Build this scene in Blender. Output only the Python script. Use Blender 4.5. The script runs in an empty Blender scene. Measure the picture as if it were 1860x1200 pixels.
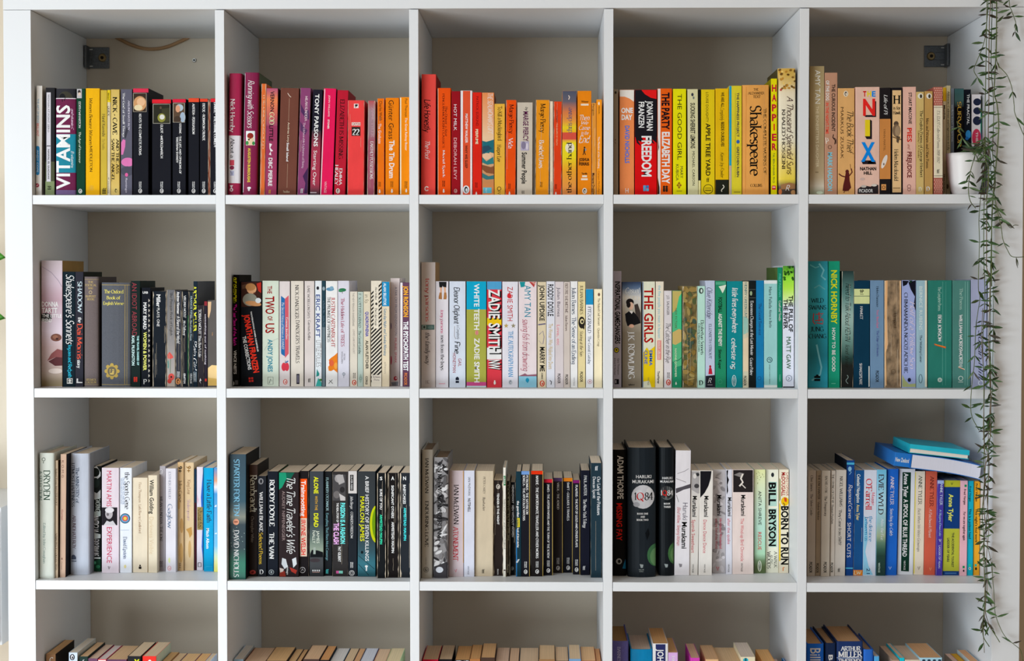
import bpy, bmesh, math, random
from mathutils import Vector, Matrix
random.seed(7)
scene = bpy.context.scene
COL = scene.collection

# ------------------------------------------------------------------ geometry of the place (metres)
CELL, DIV, OUT, DEP = .335, .0166, .05, .39          # cubby width, divider, outer panel, bookcase depth
NR, NC = 5, 5
Z0 = OUT + NR*CELL + (NR-1)*DIV                      # height of the top board's underside (floor = 0)
XR = NC*CELL + (NC-1)*DIV                            # right inner edge (left inner edge is x = 0)
# x to the right, y into the wall (bookcase front y = 0, wall y = DEP), z up

# ------------------------------------------------------------------ camera
FPX = 3189.35
CAM = Vector((.9327, -3.1791, Z0-.4835))
RM = Matrix.Rotation(.019, 3, 'Z') @ Matrix.Rotation(-.0305, 3, 'X')
cd = bpy.data.cameras.new('camera'); cam = bpy.data.objects.new('camera', cd); COL.objects.link(cam)
cd.sensor_width = 36; cd.lens = FPX/1860*36; cd.clip_start = .05; cd.clip_end = 50
cam.location = CAM
cam.rotation_euler = (RM @ Matrix.Rotation(math.pi/2, 3, 'X')).to_euler()
scene.camera = cam

# ------------------------------------------------------------------ daylight, added fill lamp and exposure
w = bpy.data.worlds.new('room_light'); scene.world = w; w.use_nodes = True
bg = w.node_tree.nodes['Background']; bg.inputs[0].default_value = (1, .79, .56, 1); bg.inputs[1].default_value = .24
def area(name, loc, target, sx, sy, power, col):
    l = bpy.data.lights.new(name, 'AREA'); l.shape = 'RECTANGLE'; l.size = sx; l.size_y = sy; l.energy = power; l.color = col
    o = bpy.data.objects.new(name, l); COL.objects.link(o); o.location = loc
    o.rotation_euler = (Vector(target)-Vector(loc)).to_track_quat('-Z', 'Y').to_euler()
    return o
area('window_daylight', (-1.4, -2.6, 1.6), (.6, .2, -.2), 1.9, 1.3, 58, (.83, .93, 1))
area('low_fill_lamp', (-.6, -2.1, .15), (1.3, 0, .3), 1.8, .8, 50, (.82, .92, 1))  # added fill lamp just above the floor, brightens the lower rows from the front
sl = bpy.data.lights.new('skylight_daylight', 'SUN'); sl.energy = .35; sl.angle = math.radians(30); sl.color = (.95, .97, 1)
so = bpy.data.objects.new('skylight_daylight', sl); COL.objects.link(so); so.location = (-1, -3, 3)
so.rotation_euler = Vector((.42, .85, -.55)).to_track_quat('-Z', 'Y').to_euler()
vs = scene.view_settings
vs.view_transform = 'Standard'; vs.look = 'None'; vs.gamma = 1; vs.use_curve_mapping = False
vs.exposure = .04

# ------------------------------------------------------------------ colour and materials
def s2l(v): return v/12.92 if v <= .04045 else ((v+.055)/1.055)**2.4
def hexc(h): return [s2l(int(h[i:i+2], 16)/255) for i in (0, 2, 4)]
GAIN = 1.0                     # scene light that colours are divided by, per cubby; leftover dimness stays in them
def alb(h):
    c = [v/GAIN for v in hexc(h)]
    m = max(c)
    if m > .86: c = [v*.86/m for v in c]
    return tuple(max(v, .004) for v in c)
MATS = {}
def mat(h, kind='print', raw=False):
    c = tuple(hexc(h)) if raw else alb(h)
    key = (tuple(round(v, 2) if v > .05 else round(v, 3) for v in c), kind)
    if key in MATS: return MATS[key]
    m = bpy.data.materials.new(f'{kind}_{len(MATS)}'); m.use_nodes = True
    nt = m.node_tree; N = nt.nodes; K = nt.links.new; P = N['Principled BSDF']
    P.inputs['Base Color'].default_value = (*c, 1)
    rough, spec = {'print': (.55, .06), 'gloss': (.4, .2), 'jacket': (.45, .1), 'cloth': (.85, .15), 'paper': (.9, .1), 'lacquer': (.42, .35),
                   'wall': (.9, .15), 'metal': (.4, .5), 'leaf': (.5, .35), 'ceramic': (.35, .45), 'gilt': (.4, .5), 'vcol': (.45, .35), 'wood': (.5, .3), 'mottle': (.45, .35)}[kind]
    P.inputs['Roughness'].default_value = rough; P.inputs['Specular IOR Level'].default_value = spec
    tc = N.new('ShaderNodeTexCoord')
    def noise(scale, sx=1, sy=1, sz=1, det=3):
        mp = N.new('ShaderNodeMapping'); mp.inputs['Scale'].default_value = (sx, sy, sz); K(tc.outputs['Object'], mp.inputs['Vector'])
        n = N.new('ShaderNodeTexNoise'); n.inputs['Scale'].default_value = scale; n.inputs['Detail'].default_value = det; K(mp.outputs[0], n.inputs['Vector']); return n
    def vary(n, lo, hi, amt=1.0, a=.35, b=.65):
        r = N.new('ShaderNodeMapRange'); r.inputs[1].default_value = a; r.inputs[2].default_value = b; r.inputs[3].default_value = lo; r.inputs[4].default_value = hi
        K(n.outputs[0], r.inputs[0])
        mx = N.new('ShaderNodeMix'); mx.data_type = 'RGBA'; mx.blend_type = 'MULTIPLY'; mx.inputs[0].default_value = amt
        mx.inputs[6].default_value = (*c, 1); K(r.outputs[0], mx.inputs[7]); K(mx.outputs[2], P.inputs['Base Color'])
    def bump(n, st, dist):
        bn = N.new('ShaderNodeBump'); bn.inputs['Strength'].default_value = st; bn.inputs['Distance'].default_value = dist
        K(n.outputs[0], bn.inputs['Height']); K(bn.outputs[0], P.inputs['Normal'])
    if kind == 'paper': n = noise(1, 1500, 4, 4, 2); vary(n, .9, 1.05); bump(n, .2, .0004)
    elif kind in ('print', 'gloss', 'jacket'): vary(noise(60, 1, 1, .35), .94, 1.03)
    elif kind == 'cloth': n = noise(900); vary(n, .85, 1.08); bump(n, .3, .0005)
    elif kind == 'mottle': vary(noise(90, 1, 1, .6, 6), .35, 1.45, 1, .32, .68)
    elif kind == 'wall': n = noise(140); bump(n, .12, .001)
    elif kind == 'lacquer': bump(noise(400), .03, .0004)
    elif kind == 'leaf': vary(noise(120), .7, 1.2)
    elif kind == 'ceramic': bump(noise(80), .02, .001)
    elif kind == 'wood': vary(noise(6, 1, 14, 1), .75, 1.1)
    if kind == 'metal': P.inputs['Metallic'].default_value = .85; vary(noise(300), .8, 1.1)
    if kind == 'gilt': P.inputs['Metallic'].default_value = .3
    if kind == 'vcol':
        at = N.new('ShaderNodeAttribute'); at.attribute_name = 'Col'; K(at.outputs['Color'], P.inputs['Base Color'])
    MATS[key] = m
    return m

# ------------------------------------------------------------------ objects
def mesh_obj(name, verts, faces, mats, parent=None, fm=None, smooth=False):
    me = bpy.data.meshes.new(name); me.from_pydata(verts, [], faces)
    if not isinstance(mats, (list, tuple)): mats = [mats]
    for m in mats: me.materials.append(m)
    if fm: me.polygons.foreach_set('material_index', fm)
    if smooth: me.polygons.foreach_set('use_smooth', [True]*len(me.polygons))
    me.update()
    o = bpy.data.objects.new(name, me); COL.objects.link(o); o.parent = parent
    return o
def bm_obj(name, bm, m, parent=None, smooth=False):
    me = bpy.data.meshes.new(name); bm.to_mesh(me); bm.free()
    for x in (m if isinstance(m, (list, tuple)) else [m]): me.materials.append(x)
    if smooth: me.polygons.foreach_set('use_smooth', [True]*len(me.polygons))
    o = bpy.data.objects.new(name, me); COL.objects.link(o); o.parent = parent
    return o
def add_box(bm, x0, x1, y0, y1, z0, z1, bev=0):
    r = bmesh.ops.create_cube(bm, size=1, matrix=Matrix.Translation(((x0+x1)/2, (y0+y1)/2, (z0+z1)/2)) @ Matrix.Diagonal((x1-x0, y1-y0, z1-z0, 1)))
    if bev:
        es = list({e for v in r['verts'] for e in v.link_edges})
        bmesh.ops.bevel(bm, geom=es, offset=bev, segments=2, affect='EDGES', profile=.7)
def box_obj(name, x0, x1, y0, y1, z0, z1, m, parent=None, bev=0):
    bm = bmesh.new(); add_box(bm, x0, x1, y0, y1, z0, z1, bev); return bm_obj(name, bm, m, parent)
def empty(name, loc=(0, 0, 0), rot=(0, 0, 0)):
    o = bpy.data.objects.new(name, None); COL.objects.link(o); o.location = loc; o.rotation_euler = rot; o.empty_display_size = .05; return o
def tag(o, label, cat, group=None):
    o['label'] = label; o['category'] = cat
    if group: o['group'] = group
    return o
def struct(o): o['kind'] = 'structure'; return o

# ------------------------------------------------------------------ from photo pixels to points
def ray(px, py): return RM @ Vector(((px-930)/FPX, 1, -(py-600)/FPX))
def at_y(px, py, y): d = ray(px, py); return CAM + d*((y-CAM.y)/d.y)
def at_z(px, py, z): d = ray(px, py); return CAM + d*((z-CAM.z)/d.z)
def shelf_z(r): return Z0 - (r*(CELL+DIV)-DIV)       # top of the board that row r stands on

# ------------------------------------------------------------------ lettering: roman skeleton font with serifs
SK = {'A': 'L0,0,.36,1,.72,0;L.14,.36,.58,.36|.78', 'B': 'L.1,0,.1,1;L.1,1,.32,1;A.32,.77,.2,.23,90,-90;L.36,.54,.1,.54;A.36,.27,.24,.27,90,-90;L.36,0,.1,0|.68',
'C': 'A.42,.5,.38,.5,50,310|.76', 'D': 'L.1,0,.1,1;L.1,1,.3,1;A.3,.5,.42,.5,90,-90;L.3,0,.1,0|.8', 'E': 'L.1,0,.1,1;L.1,1,.52,1,.52,.86;L.1,.53,.42,.53;L.1,0,.54,0,.54,.15|.62',
'F': 'L.1,0,.1,1;L.1,1,.52,1,.52,.86;L.1,.5,.42,.5|.58', 'G': 'A.42,.5,.38,.5,50,300;L.72,.42,.72,.06;L.5,.42,.74,.42|.82', 'H': 'L.1,0,.1,1;L.66,0,.66,1;L.1,.52,.66,.52|.8',
'I': 'L.14,0,.14,1|.3', 'J': 'L.26,1,.26,.1;A.08,.1,.18,.2,0,-110|.4', 'K': 'L.1,0,.1,1;L.62,1,.1,.42;L.26,.6,.66,0|.7', 'L': 'L.1,0,.1,1;L.1,0,.54,0,.54,.15|.58',
'M': 'L.1,0,.1,1,.46,.1,.82,1,.82,0|.95', 'N': 'L.1,0,.1,1,.68,0,.68,1|.8', 'O': 'A.42,.5,.38,.5,0,360|.86', 'P': 'L.1,0,.1,1;L.1,1,.34,1;A.34,.74,.22,.26,90,-90;L.34,.48,.1,.48|.62',
'Q': 'A.42,.5,.38,.5,0,360;L.46,.2,.78,-.18|.86', 'R': 'L.1,0,.1,1;L.1,1,.34,1;A.34,.74,.22,.26,90,-90;L.34,.48,.1,.48;L.32,.48,.68,0|.7',
'S': 'A.3,.75,.2,.25,30,270;A.3,.25,.22,.25,90,-150|.6', 'T': 'L.33,0,.33,1;L.02,.86,.02,1,.64,1,.64,.86|.66', 'U': 'L.1,1,.1,.3;A.38,.3,.28,.3,180,360;L.66,.3,.66,1|.78',
'V': 'L0,1,.36,0,.72,1|.74', 'W': 'L0,1,.28,0,.54,.9,.8,0,1.08,1|1.08', 'X': 'L.04,1,.66,0;L.64,1,.02,0|.7', 'Y': 'L0,1,.34,.5,.34,0;L.68,1,.34,.5|.7', 'Z': 'L.06,1,.6,1,.04,0,.62,0|.66',
'a': 'A.26,.5,.18,.16,150,0;L.44,.5,.44,.08,.5,0;A.24,.2,.2,.19,60,360|.54', 'b': 'L.1,1.02,.1,0;A.32,.33,.22,.33,0,360|.6', 'c': 'A.3,.33,.24,.33,50,310|.52',
'd': 'A.28,.33,.22,.33,0,360;L.5,1.02,.5,0|.6', 'e': 'L.06,.36,.52,.36;A.29,.33,.24,.33,5,310|.56', 'f': 'L.16,0,.16,.8;A.34,.8,.18,.2,180,60;L.02,.63,.34,.63|.36',
'g': 'A.27,.36,.2,.28,0,360;L.47,.64,.47,-.1;A.27,-.1,.2,.18,0,-150|.56', 'h': 'L.1,0,.1,1.02;A.3,.4,.2,.25,170,0;L.5,.4,.5,0|.6', 'i': 'L.12,0,.12,.63;L.12,.84,.12,.94|.26',
'j': 'L.14,.63,.14,-.1;A0,-.1,.14,.16,0,-110;L.14,.84,.14,.94|.28', 'k': 'L.1,0,.1,1.02;L.46,.64,.1,.28;L.2,.38,.5,0|.54', 'l': 'L.12,0,.12,1.02|.26',
'm': 'L.1,0,.1,.64;A.27,.42,.17,.22,170,0;L.44,.42,.44,0;A.61,.42,.17,.22,170,0;L.78,.42,.78,0|.88', 'n': 'L.1,0,.1,.64;A.3,.4,.2,.25,170,0;L.5,.4,.5,0|.6',
'o': 'A.3,.33,.25,.33,0,360|.6', 'p': 'L.1,.64,.1,-.3;A.32,.33,.22,.33,0,360|.6', 'q': 'A.28,.33,.22,.33,0,360;L.5,.64,.5,-.3|.6', 'r': 'L.1,0,.1,.64;A.3,.42,.2,.22,170,60|.42',
's': 'A.23,.49,.15,.16,30,270;A.23,.17,.17,.17,90,-150|.46', 't': 'L.16,.86,.16,.12;A.28,.12,.12,.12,180,300;L.02,.63,.32,.63|.38', 'u': 'L.1,.64,.1,.22;A.3,.22,.2,.22,180,360;L.5,.64,.5,0|.6',
'v': 'L.02,.64,.26,0,.5,.64|.54', 'w': 'L0,.64,.2,0,.4,.6,.6,0,.8,.64|.82', 'x': 'L.04,.64,.48,0;L.46,.64,.02,0|.52', 'y': 'L.02,.64,.27,0;L.5,.64,.2,-.28,.06,-.28|.54',
'z': 'L.06,.64,.44,.64,.04,0,.46,0|.5', '0': 'A.3,.5,.24,.5,0,360|.6', '1': 'L.1,.8,.24,1,.24,0|.45', '2': 'A.28,.74,.22,.26,170,-30;L.47,.61,.06,0,.5,0|.56',
'3': 'A.25,.76,.2,.24,150,-90;A.25,.27,.24,.27,90,-150|.55', '4': 'L.38,0,.38,1,.02,.3,.56,.3|.6', '5': 'L.46,1,.12,1,.1,.56;A.25,.3,.24,.3,110,-150|.56', '6': 'A.28,.3,.22,.3,0,360;L.08,.4,.4,1|.56',
'7': 'L.04,1,.5,1,.2,0|.52', '8': 'A.28,.76,.19,.24,0,360;A.28,.26,.23,.26,0,360|.56', '9': 'A.28,.7,.22,.3,0,360;L.48,.6,.16,0|.56', '&': 'L.7,.1,.2,.8;A.32,.82,.14,.18,180,-20;A.28,.24,.22,.24,80,350|.76',
'.': 'L.1,0,.1,.1|.22', ',': 'L.12,.1,.06,-.14|.22', "'": 'L.1,1,.08,.76|.2', '-': 'L.04,.36,.3,.36|.36', ':': 'L.1,0,.1,.1;L.1,.5,.1,.6|.24', '!': 'L.12,1,.12,.26;L.12,0,.12,.1|.28', '/': 'L.04,-.1,.4,1.05|.44', ' ': '|.3', '~': 'L.06,.42,.14,.5,.22,.42,.14,.34,.06,.42|.3'}
GLY = {}
def glyph_sk(ch, tmax, tmin, serif):
    key = (ch, tmax, tmin, serif)
    if key in GLY: return GLY[key]
    s, adv = SK.get(ch, '|.4').split('|'); V = []; F = []
    def stroke(pts):
        n = len(pts); base = len(V)
        for i, p in enumerate(pts):
            a = pts[max(i-1, 0)]; b = pts[min(i+1, n-1)]
            t = Vector((b[0]-a[0], b[1]-a[1])); t.normalize() if t.length else None
            ang = math.atan2(t.y, t.x); wd = tmin + (tmax-tmin)*abs(math.sin(ang-.35))**1.4
            nx, ny = -t.y*wd/2, t.x*wd/2
            V.append((p[0]+nx, p[1]+ny)); V.append((p[0]-nx, p[1]-ny))
        for i in range(n-1): F.append((base+2*i, base+2*i+1, base+2*i+3, base+2*i+2))
    for part in s.split(';'):
        if not part: continue
        v = [float(q) for q in part[1:].split(',')]
        if part[0] == 'A':
            cx, cy, rx, ry, a0, a1 = v; n = max(4, int(abs(a1-a0)/30))
            stroke([(cx+rx*math.cos(math.radians(a0+(a1-a0)*i/n)), cy+ry*math.sin(math.radians(a0+(a1-a0)*i/n))) for i in range(n+1)])
        else:
            pts = list(zip(v[::2], v[1::2]))
            for i in range(len(pts)-1): stroke([pts[i], pts[i+1]])
            if serif:
                for p, q in ((pts[0], pts[1]), (pts[-1], pts[-2])):
                    if min(abs(p[1]-k) for k in (0, .63, .64, 1, 1.02, -.3)) < .005 and abs(p[1]-q[1]) > .2 and abs(p[0]-q[0]) < 1.1*abs(p[1]-q[1]):
                        b = len(V); hw = tmax*.5+.065; t = max(tmin, .05)
                        y0 = p[1]-(0 if q[1] > p[1] else t)
                        V.extend([(p[0]-hw, y0), (p[0]+hw, y0), (p[0]+hw, y0+t), (p[0]-hw, y0+t)]); F.append((b, b+1, b+2, b+3))
    GLY[key] = (V, F, float(adv)); return GLY[key]
FSTY = {'s': (.14, .05, True, 0), 'e': (.2, .065, True, 0), 'i': (.13, .05, True, .22), 'c': (.1, .065, False, .3), 't': (.07, .07, False, 0), 'h': (.14, .12, False, .12)}
TCACHE = {}
def text_geo(txt, f):
    """planar lettering: verts, faces with x from 0 to width and cap height 1"""
    key = (txt, f)
    if key in TCACHE: return TCACHE[key]
    V = []; F = []
    if f in FSTY:
        tx, tn, sf, sh = FSTY[f]; x = 0
        for ch in txt:
            gv, gf, ad = glyph_sk(ch, tx, tn, sf); b = len(V)
            V += [(x+p[0]+sh*p[1], p[1]) for p in gv]; F += [tuple(b+i for i in q) for q in gf]; x += ad+(.03 if f == 'e' else 0)
    else:
        cu = bpy.data.curves.new('t', 'FONT'); cu.body = txt; cu.resolution_u = 2; cu.fill_mode = 'FRONT'
        if f == 'b': cu.offset = .022
        if f == 'x': cu.offset = .035
        if f == 'n': cu.offset = 0
        if f == 'a': cu.offset = .008
        o = bpy.data.objects.new('t', cu); me = o.to_mesh()
        V = [(v.co.x/.727, v.co.y/.727) for v in me.vertices]; F = [tuple(p.vertices) for p in me.polygons]
        o.to_mesh_clear(); bpy.data.objects.remove(o); bpy.data.curves.remove(cu)
    if V:
        x0 = min(v[0] for v in V); x1 = max(v[0] for v in V)
    else: x0 = 0; x1 = 1
    V = [(v[0]-x0, v[1]) for v in V]
    TCACHE[key] = (V, F, max(x1-x0, .01)); return TCACHE[key]

# ------------------------------------------------------------------ marks on a spine (all given in the zoomed cubby's pixels)
def T(txt, cx, y0, y1, h, col, f='a', rot=0): return ('T', txt, cx, y0, y1, h, col, f, rot)      # reads downwards
def U(txt, cx, y0, y1, h, col, f='a'): return ('U', txt, cx, y0, y1, h, col, f, 0)               # reads upwards
def H(txt, x0, x1, y0, y1, col, f='a'): return ('H', txt, x0, x1, y0, y1, col, f)                # upright
def R(x0, y0, x1, y1, col, name='spine_panel'): return ('S', name, [('p', [(x0, y0), (x1, y0), (x1, y1), (x0, y1)], col)])
def BAND(y0, y1, col): return ('G', y0, y1, [(0, col), (1, col)])
def GR(y0, y1, *st): return ('G', y0, y1, list(st))
def S(name, *sh): return ('S', name, list(sh))
def SS(name, *sh): return [('S', name, [q]) for q in sh]
def e(cx, cy, rx, ry, col, rot=0):
    n = 20; c, s = math.cos(math.radians(rot)), math.sin(math.radians(rot))
    return ('p', [(cx+rx*math.cos(a)*c-ry*math.sin(a)*s, cy+rx*math.cos(a)*s+ry*math.sin(a)*c) for a in [2*math.pi*i/n for i in range(n)]], col)
def p(col, *xy): return ('p', list(zip(xy[::2], xy[1::2])), col)
def r(x0, y0, x1, y1, col): return ('p', [(x0, y0), (x1, y0), (x1, y1), (x0, y1)], col)
def ln(wd, col, *xy): return ('l', list(zip(xy[::2], xy[1::2])), wd, col)
def ring(cx, cy, ra, col, wd=4): return ('l', [(cx+ra*math.cos(i*math.pi/8), cy+ra*math.sin(i*math.pi/8)) for i in range(17)], wd, col)
def E(cx, cy, rx, ry, col, name='emblem'): return S(name, e(cx, cy, rx, ry, col))
def PG(cx, cy, ra, oval='e8e4e0', bird='1a1a1e'):     # oval mark with an upright bird
    return S('publisher_emblem', e(cx, cy, ra*.8, ra, oval), e(cx, cy, ra*.42, ra*.72, bird), e(cx+ra*.08, cy+ra*.12, ra*.24, ra*.45, oval))
def BIRD(cx, cy, ra, col='f4f0ea'): return S('publisher_emblem', e(cx, cy+ra*.2, ra*.5, ra*.8, col), e(cx, cy-ra*.7, ra*.32, ra*.35, col))
def FF(cx, cy, sz, col): return H('ff', cx-sz*.5, cx+sz*.5, cy-sz*.7, cy+sz*.7, col, 'e')
def MK(cx, y0, y1, a, b, col, h=11): return [T(a, cx+h*.75, y0, y1, h, col, 'b'), T(b, cx-h*.75, y0, y1, h, col, 'b')]

ORD = ['', 'first', 'second', 'third', 'fourth', 'fifth', 'sixth', 'seventh', 'eighth', 'ninth', 'tenth', 'eleventh', 'twelfth', 'thirteenth', 'fourteenth', 'fifteenth', 'sixteenth', 'seventeenth', 'eighteenth', 'nineteenth', 'twentieth']
ROWN = ['', 'top', 'second', 'third', 'fourth']
LIGHT = [[.96, .90, .82, .74, .66], [1.0, .94, .86, .77, .70], [1.0, .94, .86, .78, .70], [.66, .62, .58, .54, .48]]  # light per row and column; right-hand books keep some shade in their colour
CUR = {}
def cell(row, col, ox, oy, s, d):
    global GAIN
    GAIN = LIGHT[row-1][col-1]
    CUR.update(row=row, col=col, ox=ox, oy=oy, s=s, d=d, n=0, last=-1)

def book(x0, x1, yt, color, look, *items, l=0, yb=None, d=None, hard=False, side=None, pg='f0dcc2', wear=0, L=None, bk=False, bulge=None, kind=None, bands=None, h=None):
    C = CUR; ox, oy, s = C['ox'], C['oy'], C['s']; zs = shelf_z(C['row']); C['n'] += 1
    if d is None: d = C['d']
    if yb is not None: d = min(max(at_z(ox+(x0+x1)/2/s, oy+yb/s, zs).y, .002), .16)
    FZ = lambda X, Y, dd: at_y(ox+X/s, oy+Y/s, dd)
    if bk:                                             # measured along the back edge of its top
        LL = L or .125
        a = FZ(x0, yt, d+LL); b = FZ(x1, yt, d+LL); xl, xr = a.x, b.x; hgt = a.z-zs; th = 0
    else:
        ybp = 600 + (-(RM.inverted() @ (Vector((a0 := at_y(ox+x0/s, 600, d).x, d, zs))-CAM)).z)/((RM.inverted() @ (Vector((a0, d, zs))-CAM)).y)*FPX
        yz = (ybp-oy)*s
        xl = FZ(x0, yz, d).x; xr = FZ(x1, yz, d).x; top = FZ(x0+l, yt, d)
        hgt = top.z-zs; th = math.atan2(top.x-xl, hgt); hgt = hgt/math.cos(th) - abs(math.sin(th))*(xr-xl)*(1 if th < 0 else 0)
    if h: hgt = h
    cl = (C['col']-1)*(CELL+DIV)+.0012; cr_ = cl+CELL-.0024                    # keep inside the cubby
    if th > 0: cr_ -= math.sin(th)*hgt
    else: cl -= math.sin(th)*hgt
    xl = max(xl, cl, C['last']+.0002 if C['last'] < xr-.004 else -1); xr = max(min(xr, cr_), xl+.002); C['last'] = xr
    if xr > cr_: xl -= xr-cr_; xr = cr_
    wd = xr-xl; xc = (xl+xr)/2
    lift = abs(math.sin(th))*wd/2 + .0002
    root = empty('book', (xc, d, zs+lift), (0, th, 0))
    n = C['n']
    tag(root, f"{look}, {ORD[n]} from left in {ROWN[C['row']]} row's {ORD[C['col']]} cubby", 'book', 'books on the bookcase')
    if L is None: L = min(max(hgt*(.68 if hard else .64), .09), .19)
    tk = .0022 if hard else .0007
    tk = min(tk, wd*.2)
    rc = min(.0035 if hard else .0009, wd*.25); bl = bulge if bulge is not None else (min(.0035, wd*.1) if hard else 0)
    def yf(u):
        t = min(abs(u)/(wd/2), 1); y = bl*t*t; k = min(abs(u), wd/2)-(wd/2-rc)
        if k > 0: y += rc-math.sqrt(max(rc*rc-k*k, 0))
        return y
    if bl: us = [-.5, -.49, -.47, -.44, -.36, -.24, -.1, .1, .24, .36, .44, .47, .49, .5]
    else: kk = [.5-rc/wd*q for q in (0, .1, .3, .6, 1)]; us = [-q for q in kk]+[0]+kk[::-1]
    outer = [(-wd/2, L)]+[(q*wd, yf(q*wd)) for q in us]+[(wd/2, L)]
    inner = [(-wd/2+tk, L)]+[(max(-wd/2+tk, min(wd/2-tk, q*wd)), yf(q*wd)+tk) for q in us]+[(wd/2-tk, L)]
    m = len(outer)
    V = [(a, b, 0) for a, b in outer]+[(a, b, 0) for a, b in inner]; V += [(a, b, hgt) for a, b, _ in V]
    F = []; o2 = 2*m
    for i in range(m-1):
        F += [(i, i+1, o2+i+1, o2+i), (m+i+1, m+i, o2+m+i, o2+m+i+1), (o2+i, o2+i+1, o2+m+i+1, o2+m+i), (i+1, i, m+i, m+i+1)]
    F += [(0, o2, o2+m, m), (m-1, 2*m-1, o2+2*m-1, o2+m-1)]
    kd = kind or ('jacket' if hard else 'print')
    mats = [mat(color, kd)]; fm = None
    if side:
        mats.append(mat(side, kd)); fm = [0]*len(F); fm[0] = 1; fm[(m-2)*4] = 1
    mesh_obj('cover', V, F, mats, root, fm)
    ov = .003 if hard else .0005
    pu = wd/2-tk-.0001
    if pu > .0006:
        y0, y1, zt = bl+rc+tk+.0004, L-ov, hgt-ov
        zb = ov if hard else .0001
        yc = yf(0)+tk+.0002
        PV = [(-pu, y0, zb), (-pu*.5, yc+(y0-yc)*.25, zb), (pu*.5, yc+(y0-yc)*.25, zb), (pu, y0, zb), (pu, y1, zb), (-pu, y1, zb)]
        PV += [(a, b, zt) for a, b, _ in PV]
        mesh_obj('pages', PV, [(5, 4, 3, 2, 1, 0), (6, 7, 8, 9, 10, 11)]+[(i, (i+1) % 6, 6+(i+1) % 6, 6+i) for i in range(6)], mat(pg, 'paper'), root)
    # ---- marks
    ct, st = math.cos(th), math.sin(th)
    def loc(X, Y):
        q = FZ(X, Y, d) - Vector((xc, d, zs+lift)); return q.x*ct-q.z*st, q.x*st+q.z*ct
    sc = (FZ(100, 0, d).x-FZ(0, 0, d).x)/100
    off = [.00008]
    lim = wd/2-.0002
    def emit(name, V2, F2, mats, fm=None, cols=None):
        off[0] += .00003; o = off[0]
        vlo, vhi = .0003, hgt-.0003
        if hard or bl or name != 'lettering' or any(abs(v[0]) > lim or v[1] < vlo or v[1] > vhi for v in V2):
            bm = bmesh.new(); vs_ = [bm.verts.new((v[0], v[1], 0)) for v in V2]
            for k, q in enumerate(F2):
                try: f = bm.faces.new([vs_[i] for i in q])
                except ValueError: continue
                if fm: f.material_index = fm[k]
            def cut(u, side=0):
                bmesh.ops.bisect_plane(bm, geom=bm.verts[:]+bm.edges[:]+bm.faces[:], dist=1e-7, plane_co=(u, 0, 0), plane_no=(1 if side >= 0 else -1, 0, 0), clear_outer=side != 0)
            cut(lim, 1); cut(-lim, -1)
            for vv, sd in ((vhi, 1), (vlo, -1)): bmesh.ops.bisect_plane(bm, geom=bm.verts[:]+bm.edges[:]+bm.faces[:], dist=1e-7, plane_co=(0, vv, 0), plane_no=(0, sd, 0), clear_outer=True)
            if hard or bl or name != 'lettering':
                for q in us[1:-1]: cut(q*wd)
            bm.verts.index_update()
            V2 = [(v.co.x, v.co.y) for v in bm.verts]; F2 = [tuple(v.index for v in f.verts) for f in bm.faces]
            if fm: fm = [f.material_index for f in bm.faces]
            bm.free()
            if not F2: return
        ob = mesh_obj(name, [(u, yf(u)-o, v) for u, v in V2], F2, mats, root, fm)
        return ob
    def strip(pts, wpx):
        V2 = []; F2 = []
        P2 = [Vector(loc(*q)) for q in pts]; hw = wpx*sc/2
        for i, q in enumerate(P2):
            t = P2[min(i+1, len(P2)-1)]-P2[max(i-1, 0)]
            if t.length: t.normalize()
            nrm = Vector((-t.y, t.x))*hw; V2 += [tuple(q+nrm), tuple(q-nrm)]
        for i in range(len(P2)-1): F2.append((2*i, 2*i+1, 2*i+3, 2*i+2))
        return V2, F2
    def under(X, Y, k_):
        c_ = color
        for q in flat[:k_]:
            if q[0] == 'G' and q[1] <= Y <= q[2]:
                t = (Y-q[1])/max(q[2]-q[1], 1); c_ = min(q[3], key=lambda z: abs(z[0]-t))[1]
            elif q[0] == 'S':
                for sh in q[2]:
                    if sh[0] == 'p':
                        xs = [v[0] for v in sh[1]]; ys = [v[1] for v in sh[1]]
                        if min(xs) <= X <= max(xs) and min(ys) <= Y <= max(ys): c_ = sh[2]
        return c_
    def boost(col, X, Y, k_, f=1.65):
        u_ = under(X, Y, k_); out = ''
        for i in (0, 2, 4):
            a, b = int(u_[i:i+2], 16), int(col[i:i+2], 16); out += '%02x' % max(8, min(250, round(a+(b-a)*f)))
        return out
    flat = []
    for it in items: flat += it if isinstance(it, list) else [it]
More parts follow.
